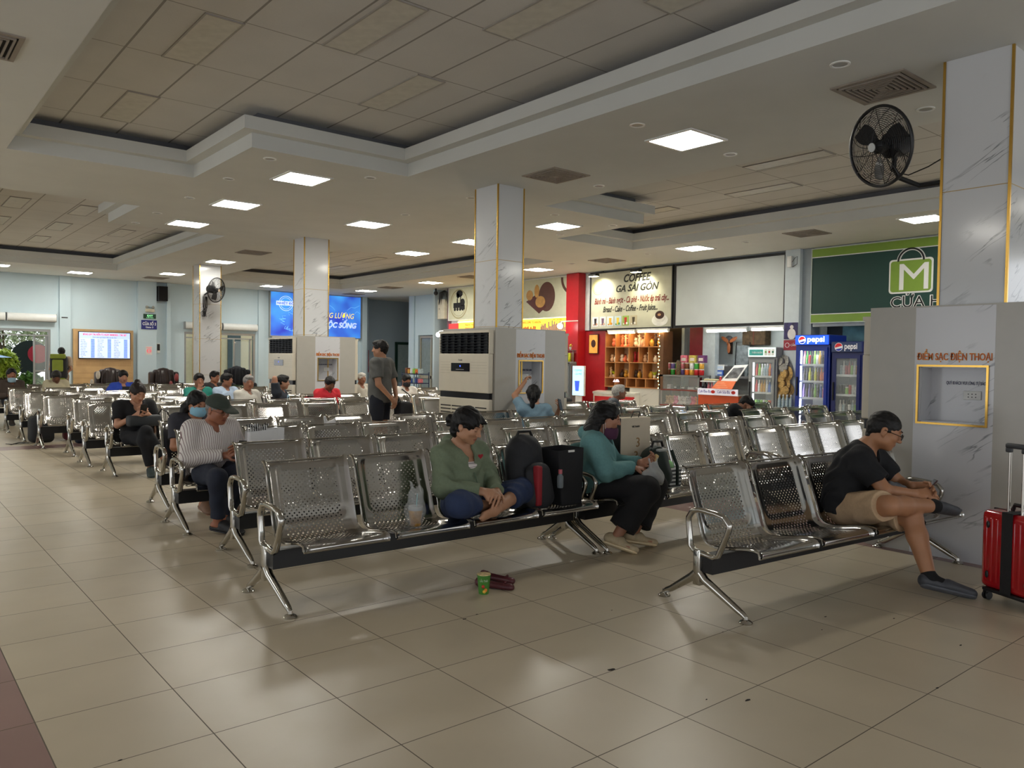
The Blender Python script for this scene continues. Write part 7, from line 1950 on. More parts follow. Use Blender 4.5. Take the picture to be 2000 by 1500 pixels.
# -- woman in turquoise hoodie
def extra_teal(t, P, HP, R, RM): mask_part((74, 34, 62), True)(t, P, HP, R, RM)
tx, ty, tr = 2.88, 0.87, 0.62
person('woman in turquoise hooded sweatshirt and black trousers eating, purple mask under her chin', tx, ty, tr, dict(
    head=A(0, -0.10, 0.972), neck=A(0, -0.03, 0.845), chest=A(0, -0.03, 0.72), waist=A(0, -0.045, 0.57), pelvis=A(0, -0.06, 0.46),
    shL=A(0.16, -0.02, 0.785), shR=A(-0.16, -0.02, 0.785), elL=A(0.20, -0.14, 0.585), elR=A(-0.19, -0.13, 0.575), wrL=A(0.055, -0.36, 0.625), wrR=A(-0.02, -0.31, 0.595),
    knR=A(-0.13, -0.42, 0.445), knL=A(0.08, -0.46, 0.445), anR=A(-0.27, -0.22, 0.10), ftR=A(-0.30, -0.33, 0.042), anL=A(-0.10, -0.33, 0.10), ftL=A(-0.05, -0.45, 0.042),
    yaw=0.1, pitch=0.25, flare=0.05, hem=0.05,
    hand_l=dict(d=(-0.1, -0.9, 0.35), n=(0.6, -0.2, -0.4), curl=0.75, size=0.95), hand_r=dict(d=(0.45, -0.9, -0.1), n=(-0.3, 0.0, 0.9), curl=0.5, size=0.95)),
    vox=0.0045, S=1.07, skin=(167, 117, 91), hairstyle='bob', male=False, top=True, top_rgb=(104, 150, 150), sleeve='long', loose=0.024, hood=True, pants_rgb=(16, 16, 20), pants='long', pant_len=0.80, shoes=('sneaker', (186, 168, 136)), build=1.06, parts=extra_teal, fold=0.005, eyes=True)
o = thing('bread_piece', 'piece of pale bread held up by the woman in turquoise', 'bread', L2W(tx, ty, tr, (0.065, -0.475, 0.665))); MB().rbox(-0.016, 0.016, -0.014, 0.014, -0.035, 0.03, 0.008).build('crust', mat('bread_cream', (226, 196, 140), 0.8, var=0.15, scale=60), o, smooth=True); o.rotation_euler = (0.3, 0.4, 0.3)
# -- man in black with glasses
mx, my, mr = 3.66, -0.76, 0.15
mj = W2L(mx, my, mr, dict(head=(3.725, -0.985, 0.968), neck=(3.69, -0.87, 0.845), chest=(3.67, -0.83, 0.73), waist=(3.645, -0.79, 0.59), pelvis=(3.64, -0.78, 0.465),
    shL=(3.85, -0.84, 0.775), shR=(3.55, -0.92, 0.775), elL=(3.95, -1.00, 0.60), elR=(3.56, -1.08, 0.60), wrL=(3.86, -1.12, 0.605), wrR=(3.745, -1.18, 0.575),
    hipL=(3.73, -0.83, 0.45), hipR=(3.56, -0.85, 0.45), knL=(3.63, -1.22, 0.435), anL=(3.545, -1.37, 0.105), ftL=(3.635, -1.53, 0.040), knR=(3.43, -1.17, 0.53), anR=(3.79, -1.28, 0.505), ftR=(3.92, -1.33, 0.475)))
mj.update(yaw=0.35, pitch=0.42, hem=0.06, hand_l=dict(d=(-0.1, -0.9, 0.1), n=(0.9, 0, 0.4), curl=0.6, size=1.0), hand_r=dict(d=(0.55, -0.75, 0.1), n=(-0.6, -0.3, 0.7), curl=0.6, size=1.0))
def extra_man(t, P, HP, R, RM):
    g = MB()
    for sx in (-1, 1):
        g.tube([HP(sx*0.031+0.022*cos(a), -0.101, 0.008+0.016*sin(a)) for a in np.linspace(0, 2*pi, 15)[:-1]], 0.0022, 5, closed=True)
        g.tube([HP(sx*0.053, -0.099, 0.012), HP(sx*0.072, -0.06, 0.012), HP(sx*0.079, 0.005, 0.010)], 0.0022, 5)
    g.tube([HP(-0.009, -0.101, 0.010), HP(0.009, -0.101, 0.010)], 0.0022, 5)
    gl = g.build('spectacles', mat('spectacle_black', (16, 16, 16), 0.3), t, smooth=True)
    g = MB()
    for sx in (-1, 1): g.ell(HP(sx*0.031, -0.101, 0.008), (0.021, 0.0012, 0.015), RM, 12, 6)
    g.build('lenses', glass('lens_glass', alpha=0.2), gl)
    # print on the chest
    f = A(P['chest'][0]-0.03, P['chest'][1]-0.03, P['chest'][2])
    c = P['chest']+A(-0.085, -0.150, -0.02)
    g = bpy.data.objects.new('print', None)
    m3 = Matrix.Translation(tuple(c)) @ Matrix.Rotation(-0.75, 4, 'Z') @ Matrix.Rotation(radians(66), 4, 'X')
    for s_, dy, sz, w_ in (('Vietnamese', 0.0, 0.03, 0.11), ('SINCE 1988', -0.03, 0.014, 0.05), ('travel and coffee', -0.055, 0.014, 0.08)):
        o = text(t, s_, wl2, -0.05, dy, sz, w_, z=0.0, name='shirt_print', ext=0.001)
        for q in o.data.vertices: q.co = m3 @ q.co
    bpy.data.objects.remove(g)
    MB().tube([P['hipR']+A(-0.06, -0.10, 0.06), P['hipR']+A(-0.10, -0.14, 0.0), P['hipR']+A(-0.08, -0.18, -0.06)], 0.006, 6).build('pocket_strap', BLACK_PL, t)
person('man in black T-shirt, beige shorts and spectacles, legs crossed on the nearest bench', mx, my, mr, mj, vox=0.0045, S=1.12, skin=(172, 122, 88), hairstyle='buzz', hair=(40, 36, 34), male=True, top=True, top_rgb=(17, 18, 22), sleeve='short', loose=0.022, pants_rgb=(196, 166, 132), pants='short', pant_len=0.88, shoes=('loafer', (66, 68, 74)), build=1.16, parts=extra_man, fold=0.006, eyes=True)
# black socks in view are part of the shoes
phone('dark phone held by the man in black', 3.865, -1.215, 0.605, (radians(-50), 0.0, radians(35)), (60, 20, 26))
g = thing('waist_bag', 'grey black folded umbrella bag in the lap of the man in black', 'bag', (3.70, -1.08, 0.60)); 
Q = SDF((-0.15, -0.12, -0.1), (0.15, 0.12, 0.12), 0.006); Q.cone((-0.06, 0.01, 0.02), (0.05, -0.03, 0.0), 0.035, 0.025, k=0.01); Q.folds(0.004, 60, 4); sdf_obj('body', Q, mat('grey_nylon', (84, 86, 90), 0.4, var=0.4, scale=20), g)
# -- old man in cap
ox, oy, orr = 0.74, 3.24, 0.12
def extra_old(t, P, HP, R, RM):
    c = P['head']; Q = SDF(c-0.2, c+0.2, 0.006)
    Q.ell(HP(0, 0.012, 0.040), A(0.092, 0.110, 0.096), R, 0.01); Q.plane(HP(0, 0, 0.034), R@A(0, 0.10, -1.0))
    Q.cone(HP(-0.035, -0.085, 0.042), HP(-0.03, -0.140, 0.034), 0.035, 0.032, k=0.02, flat=(1.3, 0.16), up=R@A(0, 0.2, 1)); Q.cone(HP(0.035, -0.085, 0.042), HP(0.03, -0.140, 0.034), 0.035, 0.032, k=0.02, flat=(1.3, 0.16), up=R@A(0, 0.2, 1))
    sdf_obj('cap', Q, mat('olive_cap', (52, 60, 52), 0.85, bump=0.15, scale=60), t)
    MB().ell(HP(0, 0.012, 0.128), (0.008, 0.008, 0.005), RM).build('cap_button', mat('olive_cap', (52, 60, 52), 0.85), t)
    g = MB()
    for sx in (-1, 1): g.tube([HP(sx*0.031+0.023*cos(a), -0.100, 0.004+0.015*sin(a)) for a in np.linspace(0, 2*pi, 13)[:-1]], 0.0012, 5, closed=True)
    g.tube([HP(-0.053, -0.098, 0.006), HP(-0.078, 0.0, 0.008)], 0.0012, 4); g.tube([HP(0.053, -0.098, 0.006), HP(0.078, 0.0, 0.008)], 0.0012, 4)
    g.build('spectacles', CHROME, t)
    MB().tube([P['pelvis']+A(0.13*cos(a), 0.115*sin(a)-0.01, 0.045) for a in np.linspace(-pi, 0, 12)], 0.010, 6).build('belt', mat('brown_belt', (60, 40, 30), 0.5), t)
person('man in grey-green cap and pin-striped shirt looking at his phone beside the aisle', ox, oy, orr, dict(
    head=A(0.01, -0.12, 0.955), neck=A(0, -0.04, 0.835), elL=A(0.23, -0.10, 0.58), elR=A(-0.225, -0.09, 0.57), wrL=A(0.11, -0.29, 0.63), wrR=A(0.0, -0.28, 0.60),
    knR=A(-0.15, -0.45, 0.445), knL=A(0.07, -0.46, 0.44), anR=A(-0.13, -0.42, 0.095), ftR=A(-0.05, -0.56, 0.035), anL=A(0.05, -0.20, 0.095), ftL=A(0.13, -0.31, 0.04), yaw=0.3, pitch=0.24, hem=0.0,
    hand_l=dict(d=(-0.5, -0.7, 0.3), n=(0.5, -0.4, 0.6), curl=0.6), hand_r=dict(d=(0.6, -0.7, 0.3), n=(-0.4, -0.5, 0.6), curl=0.55)),
    vox=0.0055, S=1.06, skin=(149, 94, 68), hair=(110, 108, 106), hairstyle='under_cap', male=True, top=True, top_mat=stripe_material('pinstripe_shirt', (214, 208, 204), (120, 96, 100), 0.016, 0.22, 'X'), sleeve='long', loose=0.018, collar='shirt', pants_rgb=(28, 34, 50), pants='long', pant_len=0.90, shoes=('slipper', (22, 22, 26)), parts=extra_old)
phone('black phone held by the man in the cap', *L2W(ox, oy, orr, (0.075, -0.355, 0.665)), (radians(-50), 0.1, 0.3))
# -- woman with blue mask
bx_, by_, br_ = 0.93, 4.26, 0.1
person('woman in dark grey T-shirt and light blue face mask behind the man in the cap', bx_, by_, br_, dict(
    head=A(-0.02, -0.13, 0.955), neck=A(0, -0.04, 0.83), elR=A(-0.22, -0.10, 0.56), wrR=A(-0.02, -0.28, 0.60), wrL=A(0.06, -0.29, 0.60), yaw=0.1, pitch=0.35, tail=[(0.0, 0.09, 0.02), (-0.05, 0.10, -0.08), (-0.07, 0.07, -0.17)],
    hand_r=dict(d=(0.6, -0.6, 0.4), n=(-0.4, -0.5, 0.6), curl=0.5, size=0.92)),
    vox=0.0065, S=1.04, skin=(176, 122, 91), hairstyle='long', male=False, top=True, top_rgb=(54, 54, 62), sleeve='short', loose=0.014, pants_rgb=(206, 184, 170), pants='long', pant_len=0.9, shoes=('slipper', (120, 90, 70)), build=1.0, parts=mask_part((140, 190, 214)), eyes=True)
phone('beige phone held by the woman in the light blue mask', *L2W(bx_, by_, br_, (0.03, -0.36, 0.665)), (radians(-60), 0, 0.2), (200, 186, 160))
# -- girl in black
gx, gy, gr = 1.02, 6.74, 0.05
def extra_girl(t, P, HP, R, RM):
    MB().lathe([(0.018, 0), (0.030, 0.012), (0.018, 0.024)], tuple(HP(0, 0.045, 0.105)), 12).build('white_scrunchie', mat('scrunchie', (236, 230, 222), 0.8), t, smooth=True)
person('girl in black with tied up hair using her phone at the fifth row aisle end', gx, gy, gr, dict(
    head=A(0, -0.14, 0.955), neck=A(0, -0.05, 0.83), elL=A(0.22, -0.12, 0.60), elR=A(-0.22, -0.12, 0.58), wrL=A(0.07, -0.29, 0.71), wrR=A(-0.06, -0.28, 0.70), yaw=0.15, pitch=0.45,
    knL=A(0.0, -0.44, 0.52), knR=A(-0.03, -0.46, 0.42), anR=A(0.05, -0.44, 0.10), ftR=A(0.02, -0.58, 0.035), anL=A(0.18, -0.50, 0.20), ftL=A(0.20, -0.62, 0.14), hand_l=dict(d=(-0.5, -0.4, 0.6), n=(0.5, -0.6, 0.1), curl=0.6, size=0.92), hand_r=dict(d=(0.5, -0.4, 0.6), n=(-0.5, -0.6, 0.1), curl=0.6, size=0.92)),
    vox=0.0075, S=1.04, skin=(190, 139, 111), hair=(52, 34, 32), hairstyle='bun', male=False, top=True, top_rgb=(20, 20, 24), sleeve='short', loose=0.022, pants_rgb=(17, 18, 24), pants='long', pant_len=0.92, shoes=('slipper', (50, 62, 62)), build=0.98, parts=extra_girl)
phone('dark phone held in both hands by the girl in black', *L2W(gx, gy, gr, (0.0, -0.345, 0.765)), (radians(-62), 0, 0))
o = thing('handbag', 'black handbag on the lap of the girl in black', 'handbag', L2W(gx, gy, gr, (0.03, -0.25, 0.60)), 0.1); MB().rbox(-0.19, 0.19, -0.07, 0.05, -0.03, 0.10, 0.03).build('bag_body', mat('grey_black_nylon', (48, 52, 56), 0.6, bump=0.2), o, smooth=True); MB().tube([(0.15, 0, 0.08), (0.22, 0.02, 0.16), (0.3, 0.05, 0.12), (0.33, 0.05, 0.05)], 0.008, 6).build('strap', BLACK_PL, o, smooth=True)
# -- standing man
sx_, sy_, sr_ = 3.82, 5.75, 2.35
def stand_pose(h=1.0, **k):
    p = dict(pelvis=A(0, 0.0, 0.93)*1, waist=A(0, -0.01, 1.06), chest=A(0, 0.0, 1.22), neck=A(0, 0.02, 1.40), head=A(0, -0.01, 1.555), shL=A(0.18, 0.02, 1.355), shR=A(-0.18, 0.02, 1.355),
        elL=A(0.24, 0.09, 1.09), elR=A(-0.24, 0.09, 1.09), wrL=A(0.12, 0.20, 0.92), wrR=A(-0.06, 0.21, 0.90), hipL=A(0.09, 0, 0.90), hipR=A(-0.09, 0, 0.90), knL=A(0.10, -0.02, 0.48), knR=A(-0.10, -0.01, 0.48),
        anL=A(0.11, 0.03, 0.09), anR=A(-0.11, 0.03, 0.09), ftL=A(0.14, -0.11, 0.035), ftR=A(-0.14, -0.11, 0.035), yaw=0.0, pitch=0.05, hem=0.10,
        hand_l=dict(d=(-0.7, 0.2, -0.6), n=(0.2, 0.9, 0.1), curl=0.4), hand_r=dict(d=(0.5, 0.1, -0.8), n=(0, 0.9, 0.2), curl=0.4))
    for q, v in p.items():
        if isinstance(v, np.ndarray): p[q] = v*h
    p.update(k); return p
def extra_stand(t, P, HP, R, RM):
    g = MB(); g.tube([HP(-0.078, -0.03, 0.06), HP(-0.05, -0.085, 0.085), HP(0.05, -0.085, 0.085), HP(0.078, -0.03, 0.06), HP(0.08, 0.03, 0.02)], 0.006, 6); g.build('sunglasses', BLACK_PL, t)
person('man in grey shirt and black shorts standing with hands clasped behind his back', sx_, sy_, -2.55, stand_pose(0.985, yaw=0.25), vox=0.0085, S=1.02, skin=(176, 127, 98), hair=(34, 28, 26), male=True, top=True, top_rgb=(92, 92, 90), sleeve='short', loose=0.026, collar='shirt', pants_rgb=(24, 28, 40), pants='short', pant_len=0.72, shoes=('sneaker', (60, 60, 64)), parts=extra_stand)
o = thing('backpack', 'dark backpack held low behind the standing man', 'backpack', (4.1, 5.62, 0.0)); MB().rbox(-0.1, 0.1, -0.12, 0.12, 0.46, 0.84, 0.06, 4).build('bag_body', mat('black_nylon', (26, 27, 32), 0.7, bump=0.25, scale=30), o, smooth=True); MB().tube([(-0.05, -0.03, 0.82), (-0.08, 0.0, 0.90), (-0.05, 0.04, 0.82)], 0.01, 6).build('strap', BLACK_PL, o, smooth=True)
# -- ponytailed woman at the charger
person('ponytailed woman in pale blue seen from behind, reaching up to the charging shelf', 4.95, 3.92, pi-0.25, dict(
    head=A(0.0, -0.03, 0.985), neck=A(0, 0, 0.855), shL=A(0.16, -0.0, 0.80), shR=A(-0.16, -0.0, 0.80), elL=A(0.20, -0.16, 0.97), wrL=A(-0.01, -0.30, 1.14), elR=A(-0.28, 0.0, 0.62), wrR=A(-0.24, 0.18, 0.80), yaw=-0.5, pitch=-0.05,
    pelvis=A(0, 0.0, 0.46), waist=A(0, 0, 0.58), chest=A(0, 0, 0.72), hipL=A(0.085, -0.02, 0.44), hipR=A(-0.085, -0.02, 0.44), pony=[(0, 0.10, 0.04), (0.0, 0.135, -0.02), (0.01, 0.12, -0.12), (0.0, 0.10, -0.22)], hand_l=dict(d=(-0.5, -0.5, 0.6), n=(0.6, 0, 0.5), curl=0.7, size=0.9), hand_r=dict(d=(0.1, 0.4, 0.6), n=(-0.4, 0.6, -0.2), curl=0.7, size=0.9)),
    vox=0.008, S=1.05, skin=(181, 131, 101), hairstyle='ponytail', male=False, top=True, top_rgb=(128, 158, 176), sleeve='short', loose=0.016, pants=None, build=0.98, legs=False)
phone('phone held low by the ponytailed woman over the seat back', *L2W(4.95, 3.92, pi-0.25, (-0.235, 0.235, 0.87)), (radians(70), 0.2, 0.3))
# -- grey haired man at right
person('grey-haired man in dark grey polo leaning forward near the freezer', 7.52, 5.16, 0.8, dict(head=A(0, -0.22, 0.93), neck=A(0, -0.14, 0.81), chest=A(0, -0.10, 0.69), waist=A(0, -0.06, 0.56), shL=A(0.17, -0.13, 0.765), shR=A(-0.17, -0.13, 0.765), elL=A(0.22, -0.28, 0.55), elR=A(-0.20, -0.28, 0.55), wrL=A(0.08, -0.45, 0.53), wrR=A(-0.06, -0.45, 0.53), knL=A(0.12, -0.46, 0.50), yaw=0.2, pitch=-0.1),
    vox=0.010, skin=(149, 100, 78), hair=(196, 192, 186), male=True, top=True, top_rgb=(84, 90, 98), sleeve='short', loose=0.016, collar='shirt', pants_rgb=(190, 180, 166), pants='long', shoes=('slipper', (60, 50, 40)))
# -- slumped person in black
person('person in black hunched over with a hand on the head, before the orange counter', 8.72, 3.76, 0.4, dict(head=A(0.0, -0.30, 0.80), neck=A(0, -0.20, 0.74), chest=A(0, -0.14, 0.66), waist=A(0, -0.08, 0.55), shL=A(0.16, -0.18, 0.73), shR=A(-0.16, -0.17, 0.73), elL=A(0.20, -0.40, 0.60), wrL=A(0.09, -0.36, 0.76), elR=A(-0.14, -0.38, 0.58), wrR=A(-0.08, -0.36, 0.74), pitch=0.9, yaw=0.2, hand_r=dict(d=(0.3, 0.1, 0.7), n=(-0.6, -0.6, 0.2), curl=0.25, spread=1.5), hand_l=dict(d=(-0.3, 0.1, 0.7), n=(0.6, -0.6, 0.2), curl=0.25)),
    vox=0.010, skin=(149, 102, 78), male=True, top=True, top_rgb=(20, 20, 26), sleeve='long', loose=0.02, pants_rgb=(30, 30, 36), shoes=('slipper', (30, 30, 30)))
# -- far seated people
def far(label, x, y, rot=0.0, rgb=(100, 100, 100), skin=(156, 105, 80), hair=(26, 22, 22), pose=None, **k):
    kw = dict(vox=0.011, skin=skin, hair=hair, male=True, top=True, top_rgb=rgb, sleeve='short', loose=0.016, pants_rgb=(40, 42, 50), shoes=('slipper', (50, 44, 40))); kw.update(k)
    pz = dict(head=A(0, -0.06, 0.99), pitch=0.1); pz.update(pose or {})
    return person(label, x, y, rot, pz, **kw)
far('man in red polo shirt looking down in front of the farthest kiosk', 4.72, 9.13, 0.0, (204, 40, 52), pose=dict(pitch=0.5, head=A(0, -0.12, 0.965)), skin=(132, 84, 62), collar='shirt')
far('man in dark printed T-shirt with one arm behind his head', 3.86, 9.13, 0.9, (34, 40, 50), pose=dict(yaw=0.3, shR=A(-0.165, 0.0, 0.83), elR=A(-0.20, 0.02, 1.06), wrR=A(-0.05, 0.10, 0.97)), skin=(172, 126, 101), parts=lambda t, P, HP, R, RM: MB().annulus((0, 0, 0), 0.075, 0.045, 0.004, 24).xf(Matrix.Translation(tuple(P['chest']+A(-0.02, -0.125, -0.01))) @ Matrix.Rotation(pi/2, 4, 'X')).build('shirt_print', mat('print_pale_blue', (150, 186, 206), 0.7, var=0.5, scale=40), t))
far('grey-haired man in checked cream shirt looking left', 3.30, 9.13, 0.35, (196, 192, 182), pose=dict(yaw=-0.5), hair=(130, 126, 124), collar='shirt', sleeve='long')
far('man in pale blue shirt looking right, left of the cream shirt', 3.42, 10.43, 0.2, (170, 188, 210), pose=dict(yaw=0.5), collar='shirt')
far('man in green shirt holding a hand to his chin', 3.02-0.06, 10.44, 0.0, (30, 122, 108), pose=dict(elR=A(-0.20, -0.18, 0.66), wrR=A(-0.05, -0.17, 0.83), yaw=-0.1, hand_r=dict(d=(0.3, 0.0, 0.8), n=(-0.5, -0.7, 0), curl=0.8)))
far('man in dark clothes with a cap, half hidden behind the pale blue shirt', 4.0, 12.75, 0.3, (50, 48, 50), pose=dict(yaw=0.2))
far('man in blue jacket holding a dark phone in front of a massage chair', 2.43, 13.27, 0.0, (40, 70, 170), pose=dict(pitch=0.3, elL=A(0.28, -0.08, 0.66), elR=A(-0.28, -0.08, 0.66), wrL=A(0.10, -0.25, 0.72), wrR=A(-0.10, -0.25, 0.72)), sleeve='long', skin=(181, 131, 104))
phone('black phone held by the man in the blue jacket', 2.43, 12.96, 0.77, (radians(-75), pi/2, 0))
far('grey-haired man in cream short sleeved shirt with bowed head', 1.62, 15.25, 0.0, (206, 196, 164), pose=dict(pitch=0.7, head=A(-0.02, -0.16, 0.95)), hair=(80, 76, 74), collar='shirt', skin=(123, 80, 60))
far('woman in black headscarf and patterned brown top at the left edge', 0.82, 15.25, 0.1, (74, 62, 54), hair=(20, 20, 24), hairstyle='long', male=False, sleeve='long', parts=mask_part((150, 180, 196), True))
far('man with black face mask and white shirt, strap across his chest', 6.68, 9.73, -0.1, (214, 206, 196), pose=dict(pitch=0.35), parts=lambda t, P, HP, R, RM: (mask_part((30, 30, 34))(t, P, HP, R, RM), MB().tube([P['shR']+A(0.05, -0.09, 0.03), P['chest']+A(0, -0.15, 0), P['pelvis']+A(0.14, -0.14, 0.08)], 0.012, 6).build('bag_strap', BLACK_PL, t)))
far('person in pale cap and cream shirt, half hidden behind the standing man', 6.55, 11.28, 0.0, (196, 190, 176), hair=(210, 206, 200))
# backpacker at the garden door
def extra_pack(t, P, HP, R, RM): pass
person('long haired traveller in cream top standing at the timetable, seen from behind', 2.42, 19.3, pi-0.35, stand_pose(0.95, tail=[(0.0, 0.09, 0.02), (0.0, 0.10, -0.12), (0.0, 0.09, -0.2)]), vox=0.012, S=0.95, skin=(176, 126, 98), hairstyle='long', male=False, top=True, top_rgb=(200, 178, 156), sleeve='short', loose=0.02, pants_rgb=(150, 130, 110), pants='long', shoes=('sneaker', (90, 80, 70)), build=0.95)
o = thing('hiking_backpack', 'big black and lime green hiking backpack on the long haired traveller', 'backpack', (2.34, 19.1, 0.0), -0.35)
MB().rbox(-0.19, 0.19, -0.20, 0.06, 0.78, 1.38, 0.08, 4).build('bag_body', mat('black_nylon', (26, 27, 32), 0.7), o, smooth=True)
MB().rbox(-0.12, 0.12, -0.25, -0.18, 0.98, 1.28, 0.03, 3).rbox(-0.17, 0.17, -0.23, -0.12, 1.30, 1.42, 0.03, 3).build('pocket', mat('lime_nylon', (136, 150, 50), 0.7), o, smooth=True)
MB().rbox(-0.16, 0.16, -0.22, -0.02, 0.70, 0.82, 0.03, 3).build('base_panel', mat('lime_nylon', (136, 150, 50), 0.7), o, smooth=True)
MB().tube([(-0.13, 0.06, 1.3), (-0.16, 0.2, 1.25), (-0.16, 0.16, 0.95), (-0.14, 0.04, 0.85)], 0.02, 6).build('strap', MATS['black_nylon'], o, smooth=True); MB().tube([(0.13, 0.06, 1.3), (0.16, 0.2, 1.25), (0.16, 0.16, 0.95), (0.14, 0.04, 0.85)], 0.02, 6).build('strap', MATS['black_nylon'], o, smooth=True)
# ================================================================== luggage and small things
nyl = mat('black_nylon', (26, 27, 32), 0.7)
o = thing('backpack', 'black backpack with a red stripe beside the woman in the green jacket', 'backpack', (2.15, 0.80, 0.362), 0.05); o.scale = (1.08, 1.0, 1.16)
Q = SDF((-0.25, -0.25, -0.02), (0.25, 0.25, 0.52), 0.008)
Q.cone((0, 0.02, 0.13), (0, 0.05, 0.33), 0.13, 0.115, k=0.02, flat=(1.2, 0.95), up=(0, 1, 0.01)); Q.cone((-0.01, 0.0, 0.10), (0.02, 0.02, 0.10), 0.135, 0.135, k=0.03); Q.plane((0, 0, 0.004), (0, 0, -1)); Q.folds(0.003, 30, 7)
sdf_obj('bag_body', Q, nyl, o)
Q = SDF((-0.25, -0.3, -0.02), (0.25, 0.1, 0.35), 0.008); Q.cone((0, -0.12, 0.07), (0, -0.10, 0.22), 0.075, 0.062, k=0.02, flat=(1.7, 0.8), up=(0, 1, 0.01)); Q.plane((0, 0, 0.004), (0, 0, -1)); sdf_obj('front_pocket', Q, mat('charcoal_nylon', (34, 35, 40), 0.7, bump=0.1), o)
MB().rbox(-0.075, -0.03, -0.186, -0.13, 0.03, 0.27, 0.012, 3).build('red_stripe', mat('red_webbing', (150, 30, 40), 0.7), o, smooth=True)
MB().tube([(-0.07, 0.05, 0.42), (-0.045, 0.05, 0.46), (0.055, 0.05, 0.46), (0.08, 0.05, 0.42)], 0.010, 6).build('handle', BLACK_PL, o, smooth=True)
o = thing('tote_bag', 'tall black shopping bag standing right of the black backpack', 'bag', (2.45, 0.80, 0.362), 0.0)
g = MB(); g.add([(-0.10, -0.15, 0), (0.10, -0.15, 0), (0.10, 0.12, 0), (-0.10, 0.12, 0), (-0.13, -0.13, 0.40), (0.12, -0.14, 0.41), (0.12, 0.10, 0.41), (-0.12, 0.11, 0.40)], [(0,3,2,1), (0,1,5,4), (1,2,6,5), (2,3,7,6), (3,0,4,7)]); g.build('bag_body', mat('matt_black_bag', (20, 21, 25), 0.8), o, bevel=0.01)
MB().box(-0.04, 0.02, -0.143, -0.138, 0.385, 0.40).build('white_label', WHITE_PL, o)
o = thing('water_bottle', 'small clear bottle with a pink cap in the bag pocket by the black shopping bag', 'bottle', (2.33, 0.655, 0.50)); MB().lathe([(0.022, 0), (0.025, 0.01), (0.025, 0.08), (0.012, 0.10)], seg=12).build('bottle', mat('pale_bottle', (140, 150, 156), 0.2, alpha=0.6), o, smooth=True); MB().lathe([(0.014, 0.10), (0.014, 0.13)], seg=10).build('cap', mat('pink_cap', (206, 110, 120), 0.4), o)
o = thing('backpack', 'dark green backpack beside the woman in turquoise', 'backpack', (3.44, 0.70, 0.372), 0.0)
Q = SDF((-0.25, -0.25, -0.02), (0.25, 0.25, 0.45), 0.008); Q.cone((0, 0.0, 0.12), (0, 0.03, 0.25), 0.12, 0.105, k=0.02, flat=(1.25, 0.9), up=(0, 1, 0.01)); Q.plane((0, 0, 0.004), (0, 0, -1)); Q.folds(0.004, 26, 3)
dgr = mat('dark_green_nylon', (24, 40, 34), 0.65, bump=0.15)
sdf_obj('bag_body', Q, dgr, o)
MB().tube([(-0.07, 0.0, 0.35), (-0.05, 0.0, 0.395), (0.05, 0.0, 0.395), (0.07, 0.0, 0.35)], 0.012, 6).build('handle', BLACK_PL, o, smooth=True); MB().rbox(-0.09, 0.02, -0.095, -0.06, 0.325, 0.345, 0.006).build('reflective_strip', mat('reflective_grey', (170, 172, 170), 0.4), o)
MB().tube([(0.07, -0.09, 0.33), (0.09, -0.135, 0.2), (0.10, -0.13, 0.05)], 0.014, 6).build('strap', dgr, o, smooth=True)
o = thing('patterned_bag', 'small black and white dotted bag with a green top behind the dark green backpack', 'bag', (3.72, 0.80, 0.36)); MB().box(-0.08, 0.08, -0.07, 0.07, 0, 0.17).build('bag_body', stripe_material('checked_print', (226, 230, 226), (30, 34, 38), 0.03, 0.5, 'Z', 0.5), o, bevel=0.01); MB().ell((-0.03, 0, 0.18), (0.07, 0.05, 0.05)).build('green_pack', mat('pale_green_pack', (140, 200, 130), 0.5, var=0.2), o, smooth=True)
o = thing('paper_bag', 'large cream paper carrier bag with gold print behind the woman in turquoise', 'bag', (3.36, 0.90, 0.352), 0.0)
MB().box(-0.18, 0.18, -0.04, 0.04, 0, 0.60).build('bag_body', mat('cream_paper', (206, 192, 168), 0.6, var=0.03), o, bevel=0.004); MB().box(-0.186, -0.18, -0.04, 0.04, 0, 0.60).build('side_gusset', mat('dark_gusset', (40, 36, 34), 0.6), o)
for s_, u, v, sz in (('3', 0.0, 0.36, 0.11), ('3', -0.02, 0.25, 0.11), ('VIETNAM', -0.05, 0.52, 0.022)):
    q = text(o, s_, mat('gold_print', (150, 110, 60), 0.5, var=0) if s_ == '3' else black_l, u, v, sz, None, z=0, name='print')
    mm = face_my(0, -0.0415, 0)
    for w_ in q.data.vertices: w_.co = mm @ w_.co
MB().tube([(-0.05, -0.03, 0.60), (-0.04, -0.05, 0.65), (0.03, -0.05, 0.65), (0.04, -0.03, 0.60)], 0.004, 5).build('handle', BLACK_PL, o, smooth=True)
film = mat('thin_clear_film', (214, 216, 214), 0.25, alpha=0.30, var=0.1, bump=0.6, scale=16)
white_film = mat('white_plastic_film', (226, 226, 226), 0.5, var=0.04, bump=0.5, scale=10)
def softbag(name, label, cat, loc, r, h, m, seed, tips=True):
    o = thing(name, label, cat, loc)
    Q = SDF((-r[0]-0.06, -r[1]-0.06, -0.01), (r[0]+0.06, r[1]+0.06, h+0.12), 0.007)
    Q.ell((0, 0, h*0.42), (r[0], r[1], h*0.5), None, 0.02); Q.cone((0, 0, h*0.5), (0, 0, h*0.92), r[0]*0.72, r[0]*0.35, k=0.03, flat=(1.1, 0.6), up=(0, 1, 0.01))
    if tips: Q.cone((-r[0]*0.3, 0, h*0.85), (-r[0]*0.55, 0, h+0.05), 0.022, 0.007, k=0.02); Q.cone((r[0]*0.3, 0, h*0.85), (r[0]*0.5, 0, h+0.06), 0.022, 0.007, k=0.02)
    Q.folds(0.007, 38, seed); Q.plane((0, 0, 0.003), (0, 0, -1))
    sdf_obj('bag_body', Q, m, o); return o
